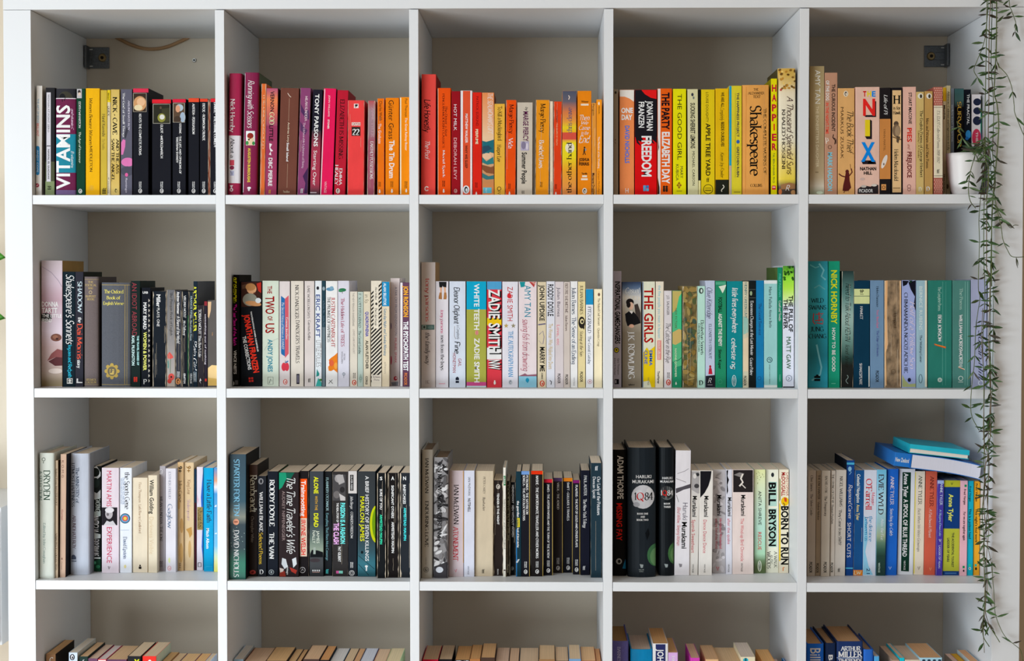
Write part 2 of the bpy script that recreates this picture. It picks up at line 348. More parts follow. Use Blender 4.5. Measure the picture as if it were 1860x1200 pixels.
    for ki, it in enumerate(flat):
        k = it[0]
        if k in 'TU':
            _, txt, cx, ya, yb_, hh, col, f, rot = it
            V2, F2, W = text_geo(txt, f); cu, cv = loc(cx, (ya+yb_)/2); ln_ = abs(yb_-ya)*sc; ch = hh*sc; sg = 1 if k == 'T' else -1
            rr = math.radians(rot); cr, sr = math.cos(rr), math.sin(rr); out = []
            for vx, vy in V2:
                a = (vx/W-.5)*ln_; b = (vy-.5)*ch
                uu, vv = sg*b, -sg*a                    # text runs down the spine
                out.append((cu+uu*cr-vv*sr, cv+uu*sr+vv*cr))
            emit('lettering', out, F2, mat(boost(col, cx, (ya+yb_)/2, ki), 'print'))
        elif k == 'H':
            _, txt, xa, xb, ya, yb_, col, f = it
            V2, F2, W = text_geo(txt, f); u0, v0 = loc(xa, yb_); u1, v1 = loc(xb, ya)
            emit('lettering', [(u0+vx/W*(u1-u0), v0+vy*(v1-v0)) for vx, vy in V2], F2, mat(boost(col, (xa+xb)/2, (ya+yb_)/2, ki), 'print'))
        elif k == 'S':
            V2 = []; F2 = []; ms = []; fm = []
            for sh in it[2]:
                col = sh[-1] if sh[0] == 'l' else sh[2]; mm = mat(col, 'print')
                if mm not in ms: ms.append(mm)
                mi = ms.index(mm); b = len(V2)
                if sh[0] == 'p':
                    off_sh = [loc(*q) for q in sh[1]]; V2 += off_sh; F2.append(tuple(range(b, b+len(off_sh)))); fm.append(mi)
                else:
                    a2, f2 = strip(sh[1], sh[2]); V2 += a2; F2 += [tuple(b+i for i in q) for q in f2]; fm += [mi]*len(f2)
            # later shapes lie over earlier ones: emit in layers of one mesh by stacking offsets
            emit_layers(it[1], it[2], V2, F2, ms, fm, emit, off)
        elif k == 'G':
            _, ya, yb_, stops = it
            va = min(loc((x0+x1)/2, ya)[1], hgt-.0002); vb = max(loc((x0+x1)/2, yb_)[1], .0002); nst = 1 if len(stops) == 2 and stops[0][1] == stops[1][1] else 16
            off[0] += .00003; V3 = []; F3 = []; cs = []
            qs = [-.497]+us[1:-1]+[.497]
            for j in range(nst+1):
                t = j/nst
                i = 0
                while i < len(stops)-2 and t > stops[i+1][0]: i += 1
                (ta, ca), (tb, cb) = stops[i], stops[i+1]; f = min(max((t-ta)/max(tb-ta, 1e-6), 0), 1)
                A, B = alb(ca), alb(cb); c = tuple(A[z]+(B[z]-A[z])*f for z in range(3))
                for q in qs: V3.append((q*wd, yf(q*wd)-off[0], va+(vb-va)*t)); cs.append(c)
            w_ = len(qs)
            for j in range(nst):
                for i in range(w_-1): F3.append((j*w_+i, (j+1)*w_+i, (j+1)*w_+i+1, j*w_+i+1))
            if nst == 1: mesh_obj('spine_band', V3, F3, mat(stops[0][1], 'print'), root)
            else:
                ob = mesh_obj('spine_print', V3, F3, mat('808080', 'vcol', True), root)
                at = ob.data.color_attributes.new('Col', 'FLOAT_COLOR', 'POINT')
                at.data.foreach_set('color', [x for c in cs for x in (*c, 1)])
    if wear:
        rnd = random.Random(n*31+C['row']*7+C['col']); V2 = []; F2 = []
        for sgn in (-1, 1):
            b = len(V2); N_ = 26
            for i in range(N_+1):
                v = hgt*(.004+.992*i/N_); ww = wear*rnd.uniform(.05, 1)*.0012*(1.8 if i in (0, 1, N_-1, N_) else 1); V2 += [(sgn*lim, v), (sgn*(lim-ww), v)]
            F2 += [(b+2*i, b+2*i+1, b+2*i+3, b+2*i+2) for i in range(N_)]
        for j in range(int(1+3*wear)):
            u = rnd.uniform(-.42, .42)*wd; a = rnd.uniform(.02, .7)*hgt; l_ = rnd.uniform(.1, .45)*hgt; b = len(V2); g = rnd.uniform(.00008, .00022)
            for i in range(7):
                v = min(a+l_*i/6, hgt*.99); du = rnd.uniform(-.0003, .0003); V2 += [(u+du-g, v), (u+du+g, v)]
            F2 += [(b+2*i, b+2*i+1, b+2*i+3, b+2*i+2) for i in range(6)]
        V2 = [(max(-lim, min(lim, a)), b) for a, b in V2]
        emit('wear_marks', V2, F2, mat('c9bba6', 'paper'))
    return root

def emit_layers(name, shapes, V2, F2, ms, fm, emit, off):
    """one printed picture: overlapping shapes keep their order by a hair of relief"""
    if len(shapes) == 1: emit(name, V2, F2, ms, fm); return
    obs = []; fi = 0
    for sh in shapes:
        nf = 1 if sh[0] == 'p' else len(sh[1])-1
        fs = F2[fi:fi+nf]; mi = fm[fi]; fi += nf
        idx = sorted({i for q in fs for i in q}); mp = {k: j for j, k in enumerate(idx)}
        off[0] -= .000012
        ob = emit(name, [V2[i] for i in idx], [tuple(mp[i] for i in q) for q in fs], [ms[mi]], None)
        if ob: obs.append(ob)
    if len(obs) > 1:                                    # join into a single mesh
        V = []; F = []; M = []; fmi = []
        for ob in obs:
            b = len(V); V += [tuple(v.co) for v in ob.data.vertices]
            mm = ob.data.materials[0]
            if mm not in M: M.append(mm)
            for pl in ob.data.polygons: F.append(tuple(b+i for i in pl.vertices)); fmi.append(M.index(mm))
        par = obs[0].parent
        for ob in obs:
            me = ob.data; bpy.data.objects.remove(ob); bpy.data.meshes.remove(me)
        o = mesh_obj(name, V, F, M, par, fmi)
        if len(shapes) > 12: o['kind'] = 'stuff'
b = book

# ================================================================== the room
M_WALL = mat('ded2bf', 'wall', True)
M_LACQ = mat('e7eaed', 'lacquer', True)
wl = bpy.data.meshes.new('wall_back')
struct(box_obj('wall_back', -2.6, 4.2, DEP, DEP+.1, 0, 2.7, M_WALL))
struct(box_obj('floor', -2.6, 4.2, -4.2, DEP, -.05, 0, mat('b99a78', 'wood', True)))

# ================================================================== the bookcase
case = empty('bookcase', (XR/2, DEP/2, 0))
tag(case, 'white lacquered bookcase of five by five open cubbies against the wall', 'bookcase')
def cpart(name, x0, x1, y0, y1, z0, z1):
    o = box_obj(name, x0, x1, y0, y1, z0, z1, M_LACQ, None, .0006)
    o.parent = case; o.matrix_parent_inverse = Matrix.Translation(-case.location); return o
YB = DEP-.0015
cpart('top_board', -OUT, XR+OUT, 0, YB, Z0, Z0+OUT)
cpart('bottom_board', -OUT, XR+OUT, 0, YB, .0002, OUT)
for sx in (-OUT, XR): cpart('side_panel', sx, sx+OUT, .0005, YB, OUT, Z0-.0007)
for i in range(1, NC): cpart('divider', i*(CELL+DIV)-DIV, i*(CELL+DIV), .0004, YB, OUT, Z0-.0016)
for rr_ in range(1, NR):
    for i in range(NC):
        x = i*(CELL+DIV); z = shelf_z(rr_); cpart('shelf_board', x+.0009, x+CELL-.0003, .0012, YB, z-DIV, z)

# ================================================================== fixings on the wall
def bracket(px, py, sgn, label):
    """angle bracket: plate on the wall, flange on the side panel"""
    c = at_y(px, py, DEP-.004); o = empty('angle_bracket', (c.x, DEP, c.z)); mt = mat('70757a', 'metal', True)
    tag(o, label, 'bracket', 'angle brackets')
    bm = bmesh.new(); add_box(bm, -.021, .021, -.0035, -.0005, -.0215, .0215, .0012); bm_obj('plate', bm, mt, o)
    bm = bmesh.new(); add_box(bm, -sgn*.021-.0022, -sgn*.021+.0022, -.03, -.0005, -.0225, .0225, .001); bm_obj('flange', bm, mt, o)
    for k in (-1, 1):
        bm = bmesh.new(); add_box(bm, -sgn*.0165-.004, -sgn*.0165+.004, -.0042, -.003, k*.017-.0012, k*.017+.0012, .0005); bm_obj('slot', bm, mat('d8d8d4', 'paper', True), o)
    bm = bmesh.new(); add_box(bm, -.013, .02, -.0048, -.0034, -.0075, .0075, .001); bm_obj('pressed_rib', bm, mt, o)
    bm = bmesh.new(); bmesh.ops.create_cone(bm, segments=20, radius1=.0085, radius2=.007, depth=.0025, cap_ends=True, matrix=Matrix.Translation((sgn*.0075, -.006, 0)) @ Matrix.Rotation(math.pi/2, 4, 'X')); wa = bm_obj('washer', bm, mat('a08a60', 'metal', True), o)
    bm = bmesh.new(); bmesh.ops.create_cone(bm, segments=6, radius1=.0035, radius2=.0035, depth=.002, cap_ends=True, matrix=Matrix.Translation((sgn*.0075, -.008, 0)) @ Matrix.Rotation(math.pi/2, 4, 'X')); bm_obj('screw_head', bm, mat('2a2420', 'metal', True), wa)
bracket(179.5, 105, 1, 'dark metal angle bracket screwed to wall in top left cubby')
bracket(1698, 102, -1, 'dark metal angle bracket screwed to wall in top right cubby')

def tube(name, pts, rad, m, parent=None, seg=6, taper=None):
    V = []; F = []; P_ = [Vector(q) for q in pts]; n = len(P_)
    for i, q in enumerate(P_):
        t = (P_[min(i+1, n-1)]-P_[max(i-1, 0)]).normalized(); a = t.cross(Vector((.3, 1, .1))).normalized(); c = t.cross(a); r_ = rad*(taper(i/(n-1)) if taper else 1)
        for k in range(seg):
            g = 2*math.pi*k/seg; V.append(tuple(q+a*(r_*math.cos(g))+c*(r_*math.sin(g))))
    for i in range(n-1):
        for k in range(seg): F.append((i*seg+k, i*seg+(k+1) % seg, (i+1)*seg+(k+1) % seg, (i+1)*seg+k))
    F += [tuple(range(seg-1, -1, -1)), tuple((n-1)*seg+k for k in range(seg))]
    return mesh_obj(name, V, F, m, parent, None, True)
def smooth_path(pts, n=6):
    out = []; P_ = [Vector(q) for q in pts]; P_ = [P_[0]*2-P_[1]]+P_+[P_[-1]*2-P_[-2]]
    for i in range(1, len(P_)-2):
        for k in range(n):
            t = k/n; a, b_, c, d_ = P_[i-1:i+3]
            out.append(.5*((2*b_)+(c-a)*t+(2*a-5*b_+4*c-d_)*t*t+(-a+3*b_-3*c+d_)*t**3))
    out.append(P_[-2]); return out
cab = tube('cable', smooth_path([tuple(at_y(x, y, DEP-.0045)) for x, y in ((196, 60), (213, 69), (235, 80), (258, 87.5), (280, 89), (303, 85), (325, 76), (340, 69), (352, 60))]), .0034, mat('b8926c', 'print', True), None, 8)
tag(cab, 'tan cable looping down the wall in the top left cubby', 'cable')
c = at_y(353, 109.5, DEP-.001)
sc_ = empty('wall_screw', (c.x, DEP, c.z)); tag(sc_, 'small round screw in the wall beside the cable, top left cubby', 'screw')
bm = bmesh.new(); bmesh.ops.create_cone(bm, segments=20, radius1=.0045, radius2=.0035, depth=.004, cap_ends=True, matrix=Matrix.Translation((0, -.002, 0)) @ Matrix.Rotation(math.pi/2, 4, 'X')); bm_obj('screw_head', bm, mat('a5a5a2', 'metal', True), sc_)
bm = bmesh.new(); bmesh.ops.create_cone(bm, segments=6, radius1=.0018, radius2=.0018, depth=.001, cap_ends=True, matrix=Matrix.Translation((0, -.0045, 0)) @ Matrix.Rotation(math.pi/2, 4, 'X')); bm_obj('socket', bm, mat('181818', 'print', True), sc_)

# ================================================================== books: top row
def PCB(x0, x1, yt, band, txt, look, ty0, ty1, bandh=34, pic=None, body='16171f', h=22, cx=None, two=None, mky=(990, 1050), pgy=1078, **kw):
    """black classic with a coloured band across the top"""
    cx = cx or (x0+x1)/2; it = [BAND(yt-4, yt+bandh, band)]
    if pic: it.append(pic)
    it.append(T(txt, cx+(h*.7 if two else 0), ty0, ty1, h, 'd8d6d8', 'e'))
    if two: it.append(T(two[0], cx-h*.8, two[1], two[2], h, 'd8d6d8', 'e'))
    it += MK(cx, mky[0], mky[1], 'PENGUIN', 'CLASSICS', 'c8c6c8', 9)
    it.append(PG(cx, pgy, 22, 'e8e6e6'))
    book(x0, x1, yt, body, look, *it, pg='d9c48e', **kw)

cell(1, 1, 50, 140, 5.217, .02)
b(58, 134, 83, 'e4e0da', 'slim white book with blue lozenge', T('THE ART OF BEING', 100, 205, 435, 20, '8fb6c8', 'n'), T('BRILLIANT', 97, 440, 560, 24, 'dc6a6a', 'n'), S('spine_panel', r(78, 670, 114, 910, '2e86bc'), e(96, 670, 18, 18, '2e86bc'), e(96, 910, 18, 18, '2e86bc')), T('ANDY COPE', 96, 690, 900, 16, 'cfe4ee', 'n'), S('publisher_emblem', e(92, 1025, 19, 19, 'a8384e'), ln(6, 'e8c8c8', 82, 1032, 102, 1018)), l=6)
b(168, 256, 102, '232326', 'black paperback with pale lavender spine label', BAND(800, 990, '4a4f38'), BAND(985, 1115, '7d8a62'), R(180, 145, 220, 990, 'cdcad2', 'label'), T('WOMAN AT POINT ZERO', 200, 165, 520, 15, '4a4650', 'n'), R(182, 648, 218, 656, '26242c'), T('NAWAL EL SAADAWI', 200, 685, 965, 15, '4a4650', 'b'), H('ZED', 190, 225, 1030, 1065, '2c3424', 'b'), l=4)
b(262, 460, 112, '25242a', 'thick purple book with huge white upward lettering', S('cover_picture', e(360, 210, 70, 75, '3c3a30'), e(330, 195, 30, 40, '1a1a1e')), BAND(203, 1112, '6b2348'), BAND(198, 206, 'd8d0d8'), R(268, 540, 458, 905, '1f8298'), U('VITAMINS', 333, 1062, 268, 132, 'f2eef2', 'b'), T('and vitamin C', 425, 300, 500, 22, 'b98aa8', 'i'), T('B vitamins', 425, 700, 860, 26, 'a8d4dc', 'c'), BAND(1070, 1112, '77608e'), hard=True, bulge=.002)
b(465, 546, 110, '0e3d2a', 'dark green paperback with small portrait on top', S('cover_picture', r(468, 112, 514, 200, 'b9b4b8'), e(490, 140, 14, 18, '3a3230'), e(492, 160, 12, 16, 'd8c0b0')), T('EDITH WHARTON', 494, 232, 482, 19, 'b4c4b4', 's'), T('The Age of Innocence', 496, 520, 812, 20, '93b09c', 'i'), PG(500, 1080, 22, 'e0e4e0', '0e2018'))
b(552, 684, 108, 'f4b70c', 'bright yellow paperback with brown italic lettering', T('Women Beware Women', 600, 200, 642, 30, '7d5c0a', 'i'), T('MIDDLETON', 602, 652, 898, 24, '7d5c0a', 's'), S('publisher_emblem', ring(606, 1050, 22, 'd8a83c', 5), e(606, 1050, 12, 14, 'd8a83c')), side='d49a08')
b(692, 754, 125, 'c9ad3c', 'mustard paperback with black double letter mark', T('Hanif Kureishi', 722, 350, 562, 28, '7a6a30', 's'), T('The Buddha', 720, 585, 690, 22, 'b09636', 's'), FF(728, 1080, 38, '1c1810'), kind='print')
b(757, 786, 122, 'd8cbab', 'thin cream paperback with yellow top', BAND(118, 238, 'e0c41c'), T('BRIGHT', 768, 150, 220, 14, '2c2818', 'b'), T('QUICK', 768, 275, 372, 18, '3c3830', 'i'), T('ff classics', 768, 950, 1100, 12, '9c9484', 'n'))
b(790, 872, 118, 'c6a545', 'gold paperback with heavy black roman lettering', GR(118, 1112, (0, 'c9a94a'), (.45, 'dcc476'), (.75, 'c2a03c'), (1, 'd6b85c')), T('NICK ~ CAVE', 828, 188, 545, 40, '1e1a10', 'e'), T('AND THE ASS', 853, 585, 915, 26, '1e1a10', 'e'), T('SAW THE ANGEL', 810, 585, 985, 26, '1e1a10', 'e'), PG(838, 1075, 26, 'd8c070', '3a3010'))
b(884, 992, 116, '5c5b6b', 'slate grey paperback with pink petals', S('cover_picture', p('d876b0', 888, 620, 905, 588, 928, 598, 925, 660, 905, 735, 888, 735), e(950, 805, 62, 42, 'd876b0'), e(945, 890, 62, 46, '4a4a58'), p('3a3a44', 912, 560, 940, 470, 955, 500, 930, 585), e(938, 925, 15, 18, 'd8609c')), T('The God of Small Things', 912, 150, 568, 20, 'c4bccc', 's'), T('ARUNDHATI ROY', 960, 220, 508, 17, 'a8a4b4', 's'), T('flamingo', 938, 955, 1095, 18, 'a8a4b4', 'n'))
PCB(1000, 1146, 108, 'd43350', 'KEATS THE COMPLETE POEMS', 'thick black classic with red-gold portrait', 348, 738, 37, S('cover_picture', r(1003, 150, 1126, 330, '3a2c22'), e(1065, 250, 62, 70, 'c99566'), e(1075, 235, 40, 40, 'e0b48c'), e(1050, 290, 40, 28, 'e2d0a8'), ln(4, 'b8b0a0', 1003, 152, 1126, 152, 1126, 328, 1003, 328, 1003, 152)), cx=1068)
PCB(1180, 1360, 212, 'd82230', 'ELIOT ~ MIDDLEMARCH', 'broad black classic with dark interior painting', 450, 768, 36, S('cover_picture', r(1190, 256, 1350, 438, '2a2a20'), p('3c3c28', 1270, 300, 1345, 290, 1345, 420, 1285, 430), e(1270, 385, 38, 42, '8a8a3a'), e(1275, 378, 24, 24, 'd8d8d0'), e(1262, 290, 10, 14, '5a4a3a'), ln(4, 'c4c0b0', 1190, 256, 1350, 256, 1350, 438, 1190, 438, 1190, 256)), cx=1272)
PCB(1374, 1500, 208, 'd2223e', 'STERNE ~ THE LIFE AND OPINIONS OF', 'black classic with old man in profile', 440, 915, 32, S('cover_picture', r(1380, 246, 1488, 428, '5a4636'), e(1440, 290, 36, 34, 'a9bcc8'), e(1425, 300, 22, 34, 'd69a78'), e(1470, 380, 26, 48, '9fb2c6'), e(1420, 400, 34, 32, '44362c'), ln(4, 'c4c0b0', 1380, 246, 1488, 246, 1488, 428, 1380, 428, 1380, 246)), cx=1434, two=('TRISTRAM SHANDY', 565, 815), h=19)
PCB(1525, 1626, 200, 'dd4a2c', 'AUSTEN ~ PERSUASION', 'slim black classic with orange red band', 250, 540, 36, cx=1573)
PCB(1634, 1708, 205, 'd94028', 'DEFOE ~ ROBINSON CRUSOE', 'narrow black classic with orange red band', 248, 600, 28, cx=1670)
b(1710, 1733, 212, '7a3a26', 'thin worn rust brown pamphlet', wear=.8)
PCB(1735, 1812, 203, 'd02430', 'DANTE ~ THE DIVINE COMEDY', 'black classic half hidden by the divider', 240, 670, 33, cx=1778)

cell(1, 2, 400, 120, 4.8, .02)
b(50, 172, 65, 'a3264c', 'crimson hardback with white lower half', BAND(605, 1020, 'e6e4ea'), T('Nick Hornby', 106, 285, 578, 40, 'e8dfe4', 's'), T('About a', 106, 625, 798, 34, '4c5064', 's'), S('cover_picture', r(82, 818, 122, 865, 'cf4a5c'), e(102, 885, 20, 18, '8a2c4a'), r(84, 912, 120, 955, 'b8bcd8'), ln(5, '6a6c8c', 90, 918, 102, 935, 116, 918, 102, 935, 102, 952)), S('publisher_emblem', p('f0e6ea', 82, 1038, 112, 1038, 97, 1066), e(97, 1078, 16, 16, 'f0e6ea'), e(97, 1078, 7, 7, 'a3264c')), hard=True, l=13)
b(192, 318, 58, '7f2047', 'tall maroon hardback with white script', S('spine_edge', ln(12, 'cfccd0', 212, 62, 200, 640, 196, 1100)), T('Running with Scissors', 266, 125, 540, 52, 'e8dce4', 'c'), S('cover_picture', r(224, 565, 302, 690, 'dfe6e6'), e(262, 608, 28, 26, '8c2c22'), r(238, 625, 292, 690, 'dcc4a0'), e(234, 670, 14, 18, '3a8a4a'), e(290, 672, 12, 16, '3a8a4a'), e(250, 640, 8, 8, '3a2a24')), T('AUGUSTEN BURROUGHS', 252, 715, 1012, 24, 'c99648', 'b'), S('publisher_emblem', e(252, 1062, 17, 10, 'f0eaee'), e(250, 1078, 9, 12, 'f0eaee')), hard=True, l=20, side='4c5a44', pg='c9c4bc')
b(345, 388, 155, 'd5682f', 'thin worn orange paperback', T('THE UNCONSOLED', 378, 240, 720, 16, 'e69a6c', 's'), wear=.7, l=15, kind='print')
b(391, 490, 195, '94365a', 'plum paperback with orange top and mixed lettering', GR(195, 520, (0, 'a8446a'), (.3, 'e07a44'), (.7, 'c0584c'), (1, '94365a')), T('VERNON', 455, 220, 395, 34, '3c1a2c', 'b'), T('GOD', 450, 402, 510, 40, 'c8a884', 's'), T('LITTLE', 445, 516, 655, 34, '3c1a2c', 'b'), S('cover_picture', p('f0e8ea', 428, 672, 452, 680, 436, 712, 462, 740, 440, 745, 446, 778, 424, 770, 440, 745, 430, 720)), T('DBC PIERRE', 438, 800, 1045, 34, 'f2eaee', 'b'), FF(432, 1095, 22, 'd8884c'), l=14, side='3a1420')
b(502, 662, 195, '6b3f33', 'broad chocolate brown paperback', S('ornament', ln(3, 'a88a74', 603, 280, 596, 480), ln(3, 'a88a74', 588, 850, 582, 1060), ln(5, 'd8c8b8', 588, 235, 606, 262, 618, 270)), T('Andrea Levy', 596, 490, 662, 17, 'b49a86', 'n'), T('Small Island', 588, 668, 830, 19, 'e0d2c2', 'b'), H('headline', 550, 606, 1085, 1102, 'a88a74', 's'), l=26, side='5a3028')
b(672, 762, 193, '84406c', 'mauve paperback with dark marbled streaks', S('cover_picture', p('4c2c58', 702, 330, 740, 400, 770, 380, 775, 470, 735, 440, 705, 400), p('55325c', 696, 480, 730, 530, 760, 560, 740, 600, 700, 560), p('40244c', 720, 960, 766, 880, 764, 1110, 730, 1110, 742, 1020)), T('MILAN KUNDERA', 750, 262, 480, 22, 'b89ab0', 's'), T('The Unbearable Lightness of Being', 728, 490, 890, 18, 'b88aa8', 's'), FF(712, 1088, 26, 'c8b4c4'), l=28, wear=.25)
b(782, 864, 207, '1c1a28', 'black paperback fading to red with white capitals', GR(560, 1122, (0, '1c1a28'), (.3, '9c1a3c'), (.8, 'a01a3c'), (1, '241826')), T('TONY PARSONS', 840, 245, 700, 36, 'f2eef0', 'b'), T('Starting Over', 826, 736, 1040, 30, 'e0ccd4', 'n'), R(784, 1098, 840, 1106, 'c8b8c0'), l=28)
b(870, 978, 198, 'dc1854', 'hot pink paperback with tiny pale lettering', S('spine_edge', ln(8, 'd8c8cc', 912, 200, 876, 1120)), T('JOHN WILLIAMS', 950, 255, 440, 15, 'f09cb8', 'n'), T('STONER', 944, 466, 548, 16, 'f6d2dc', 'b'), T('VINTAGE', 918, 1005, 1105, 22, 'ee86a6', 'n'), l=34, side='30161c')
b(992, 1088, 213, 'b41a30', 'dark red paperback with black roman capitals', T('ELIZABETH IS MISSING', 1058, 290, 808, 36, '4c0c18', 's'), T('EMMA', 1050, 890, 1040, 26, 'eec8c4', 's'), T('HEALEY', 1014, 860, 1040, 26, 'eec8c4', 's'), PG(1026, 1088, 22, 'f0e0d8', '3c1010'), l=30, side='8c1420')
b(1108, 1252, 300, 'ea4444', 'plain coral red paperback with black number block', S('publisher_emblem', r(1166, 328, 1206, 366, 'f2e4e0'), e(1186, 342, 12, 10, '30282c'), ln(6, '30282c', 1176, 360, 1200, 336)), R(1146, 490, 1222, 518, 'eadcd4'), H('CATCH', 1150, 1218, 494, 514, 'c03030', 'b'), R(1146, 530, 1222, 608, '2c2622'), H('22', 1152, 1214, 550, 598, 'c8c4b8', 'e'), l=6, wear=.4)
b(1280, 1344, 303, '9a5064', 'faded rose and grey paperback with cracked spine', GR(303, 660, (0, 'b0444c'), (.25, '9c8088'), (.8, '94707c'), (1, '9a4058')), T('ANNE TYLER', 1328, 360, 620, 22, 'b08c98', 's'), T('EARTHLY POSSESSIONS', 1320, 655, 985, 26, 'd2b4bc', 's'), l=10, wear=.7)
b(1370, 1430, 283, 'ee7412', 'narrow orange paperback with black and white names', T('Charles Webb', 1400, 305, 475, 26, '2a1a0c', 'n'), T('The Graduate', 1392, 502, 675, 26, 'f6d8b4', 'n'), MK(1390, 1010, 1050, 'PENGUIN', 'BOOKS', '8a4408', 8), BIRD(1390, 1092, 16), wear=.3)
b(1440, 1557, 278, 'f6860c', 'orange paperback with large black then white name', T('Günter Grass', 1492, 298, 635, 46, '2a1c0c', 'n'), T('The Tin Drum', 1497, 648, 975, 46, 'fcecd4', 'b'), MK(1497, 1005, 1055, 'PENGUIN', 'BOOKS', '8a4c08', 9), BIRD(1497, 1088, 17), l=2)
b(1566, 1682, 272, 'fa9208', 'light orange paperback beside the divider', S('spine_edge', ln(12, 'f2e2c2', 1573, 275, 1573, 1115)), T('Paul Theroux', 1622, 285, 442, 22, '7c4a08', 'n'), T('The Great Railway Bazaar', 1622, 452, 735, 20, 'fcd494', 'n'), MK(1620, 1005, 1062, 'PENGUIN', 'BOOKS', '8a5008', 9), BIRD(1622, 1086, 15))

cell(1, 3, 750, 120, 4.8, .02)
b(70, 196, 73, 'd5453e', 'tall coral hardback with black brush script', T('Life Honestly', 126, 292, 578, 52, '2c1414', 'h'), T('The Pool', 126, 655, 812, 40, 'f2d4c8', 'c'), S('publisher_emblem', ('l', [(120+16*math.cos(a/8*5.2+.6), 1068+18*math.sin(a/8*5.2+.6)) for a in range(9)], 9, 'f4e2dc')), l=6, side='8c1c1e')
b(216, 330, 192, 'ea520e', 'orange paperback with small dark red lettering', S('spine_edge', ln(5, 'e8b89c', 219, 196, 219, 1120)), T('PENGUIN MODERN CLASSICS', 266, 240, 712, 17, '8c2c08', 's'), T('The Driver’s Seat', 290, 350, 612, 18, '8c2c08', 'i'), T('Muriel Spark', 270, 732, 972, 20, 'f8d0b0', 's'), MK(268, 1000, 1050, 'PENGUIN', 'BOOKS', '6c2408', 9), BIRD(268, 1088, 16))
b(336, 412, 220, '8c0f1a', 'deep red paperback with pale spaced capitals', T('HOT MILK', 370, 335, 562, 27, 'd69aa0', 'n'), T('DEBORAH LEVY', 370, 625, 990, 27, 'c8787e', 'n'), PG(372, 1088, 18, 'c8908c', '5c0a10'))
b(416, 518, 215, 'dcd4d6', 'white paperback with brick red spine panel', S('spine_panel', r(436, 216, 500, 1126, 'cf4c2c')), T('MATTHEW WALKER', 468, 416, 670, 22, 'f6dcd0', 'b'), T('WHY WE SLEEP', 466, 690, 890, 21, '5c1a14', 'b'), PG(464, 1076, 36, 'dce0e4', '241c20'))
b(522, 600, 230, 'cd2214', 'red paperback with small gold title', T('PATRICK SÜSKIND', 562, 265, 522, 22, '8c140c', 'n'), T('PERFUME', 558, 550, 680, 23, 'eab088', 'b'), MK(553, 1015, 1060, 'PENGUIN', 'BOOKS', '7a100c', 8), BIRD(553, 1110, 14))
b(604, 708, 232, 'd98444', 'orange paperback with teal painted waves', GR(232, 1125, (0, 'd68044'), (.3, 'eab084'), (.45, 'eac8a0'), (.85, 'b07848'), (1, 'd07a3c')), S('cover_picture', p('1e6470', 603, 650, 640, 660, 706, 640, 706, 760, 670, 750, 640, 800, 603, 740), p('28485a', 603, 700, 660, 690, 690, 720, 640, 745, 603, 770), e(645, 785, 36, 28, 'ecc4a0'), p('2c7478', 603, 790, 640, 830, 700, 790, 706, 850, 650, 860, 603, 840), p('7c4c30', 603, 860, 680, 880, 706, 870, 706, 940, 640, 930, 603, 900), p('346c70', 603, 930, 660, 960, 706, 950, 706, 985, 640, 990, 603, 970)), T("THE SEALWOMAN'S GIFT", 674, 238, 592, 42, 'f4e4d4', 'c'), R(612, 1058, 686, 1108, '5cb0c4', 'label'), T('SALLY', 640, 1064, 1102, 14, 'd8eef2', 'n'), side='7a3c1c')
b(712, 802, 330, 'd9a73c', 'ochre paperback with black rounded roman lettering', T('To Kill a Mockingbird', 758, 350, 650, 36, '2c2010', 's'), T('Harper Lee', 752, 685, 836, 34, '2c2010', 's'), S('publisher_emblem', ring(752, 1068, 16, '4c3a14', 5), ln(5, '4c3a14', 740, 1090, 765, 1095, 740, 1112, 765, 1116)))
b(806, 894, 297, 'ea4f0e', 'vermilion paperback with dark name above white word', T('Marge Piercy', 860, 335, 590, 38, '7c240c', 's'), T('Vida', 852, 625, 718, 38, 'f8d8c4', 's'), MK(842, 1025, 1070, 'PENGUIN', 'BOOKS', '6c200a', 8), BIRD(842, 1108, 15), l=8, wear=.3)
b(908, 1042, 318, 'bdb3a4', 'stone grey paperback with purple capitals', T('by', 992, 355, 392, 22, '5c5048', 'i'), T('MARGE PIERCY', 985, 396, 655, 46, '7c3a68', 'b'), S('cover_picture', r(940, 656, 1012, 736, 'a49cb4'), e(965, 690, 20, 34, '7c748c'), e(995, 700, 10, 30, 'c8c0cc')), T('Summer People', 972, 752, 1026, 44, '4c3444', 'b'), MK(960, 1085, 1115, 'FAWCETT', 'CREST', '5c5450', 9), l=3, side='2a2420')
b(1064, 1184, 297, 'e6921a', 'amber paperback with scuffed black left edge', S('spine_edge', ln(10, '2a2014', 1072, 300, 1066, 1120)), T('Marge Piercy', 1134, 328, 582, 44, '3c2408', 's'), T('Braided Lives', 1120, 645, 890, 40, 'f2dca8', 's'), MK(1118, 1010, 1055, 'PENGUIN', 'BOOKS', '6c4008', 8), l=9, wear=.6)
b(1196, 1222, 308, 'dccbb4', 'thin cream pamphlet with worn edge', S('stain', e(1208, 1050, 9, 50, 'b8b09c')), wear=.4)
b(1226, 1296, 310, 'd23c16', 'worn red paperback with faint lettering', T('JOHN STEINBECK', 1256, 380, 490, 16, '7c1c0c', 'n'), T('THE GRAPES OF WRATH', 1256, 500, 690, 15, 'e8885c', 'n'), MK(1246, 1030, 1070, 'PENGUIN', 'BOOKS', '5c1408', 7), BIRD(1246, 1108, 12), l=3, wear=.5)
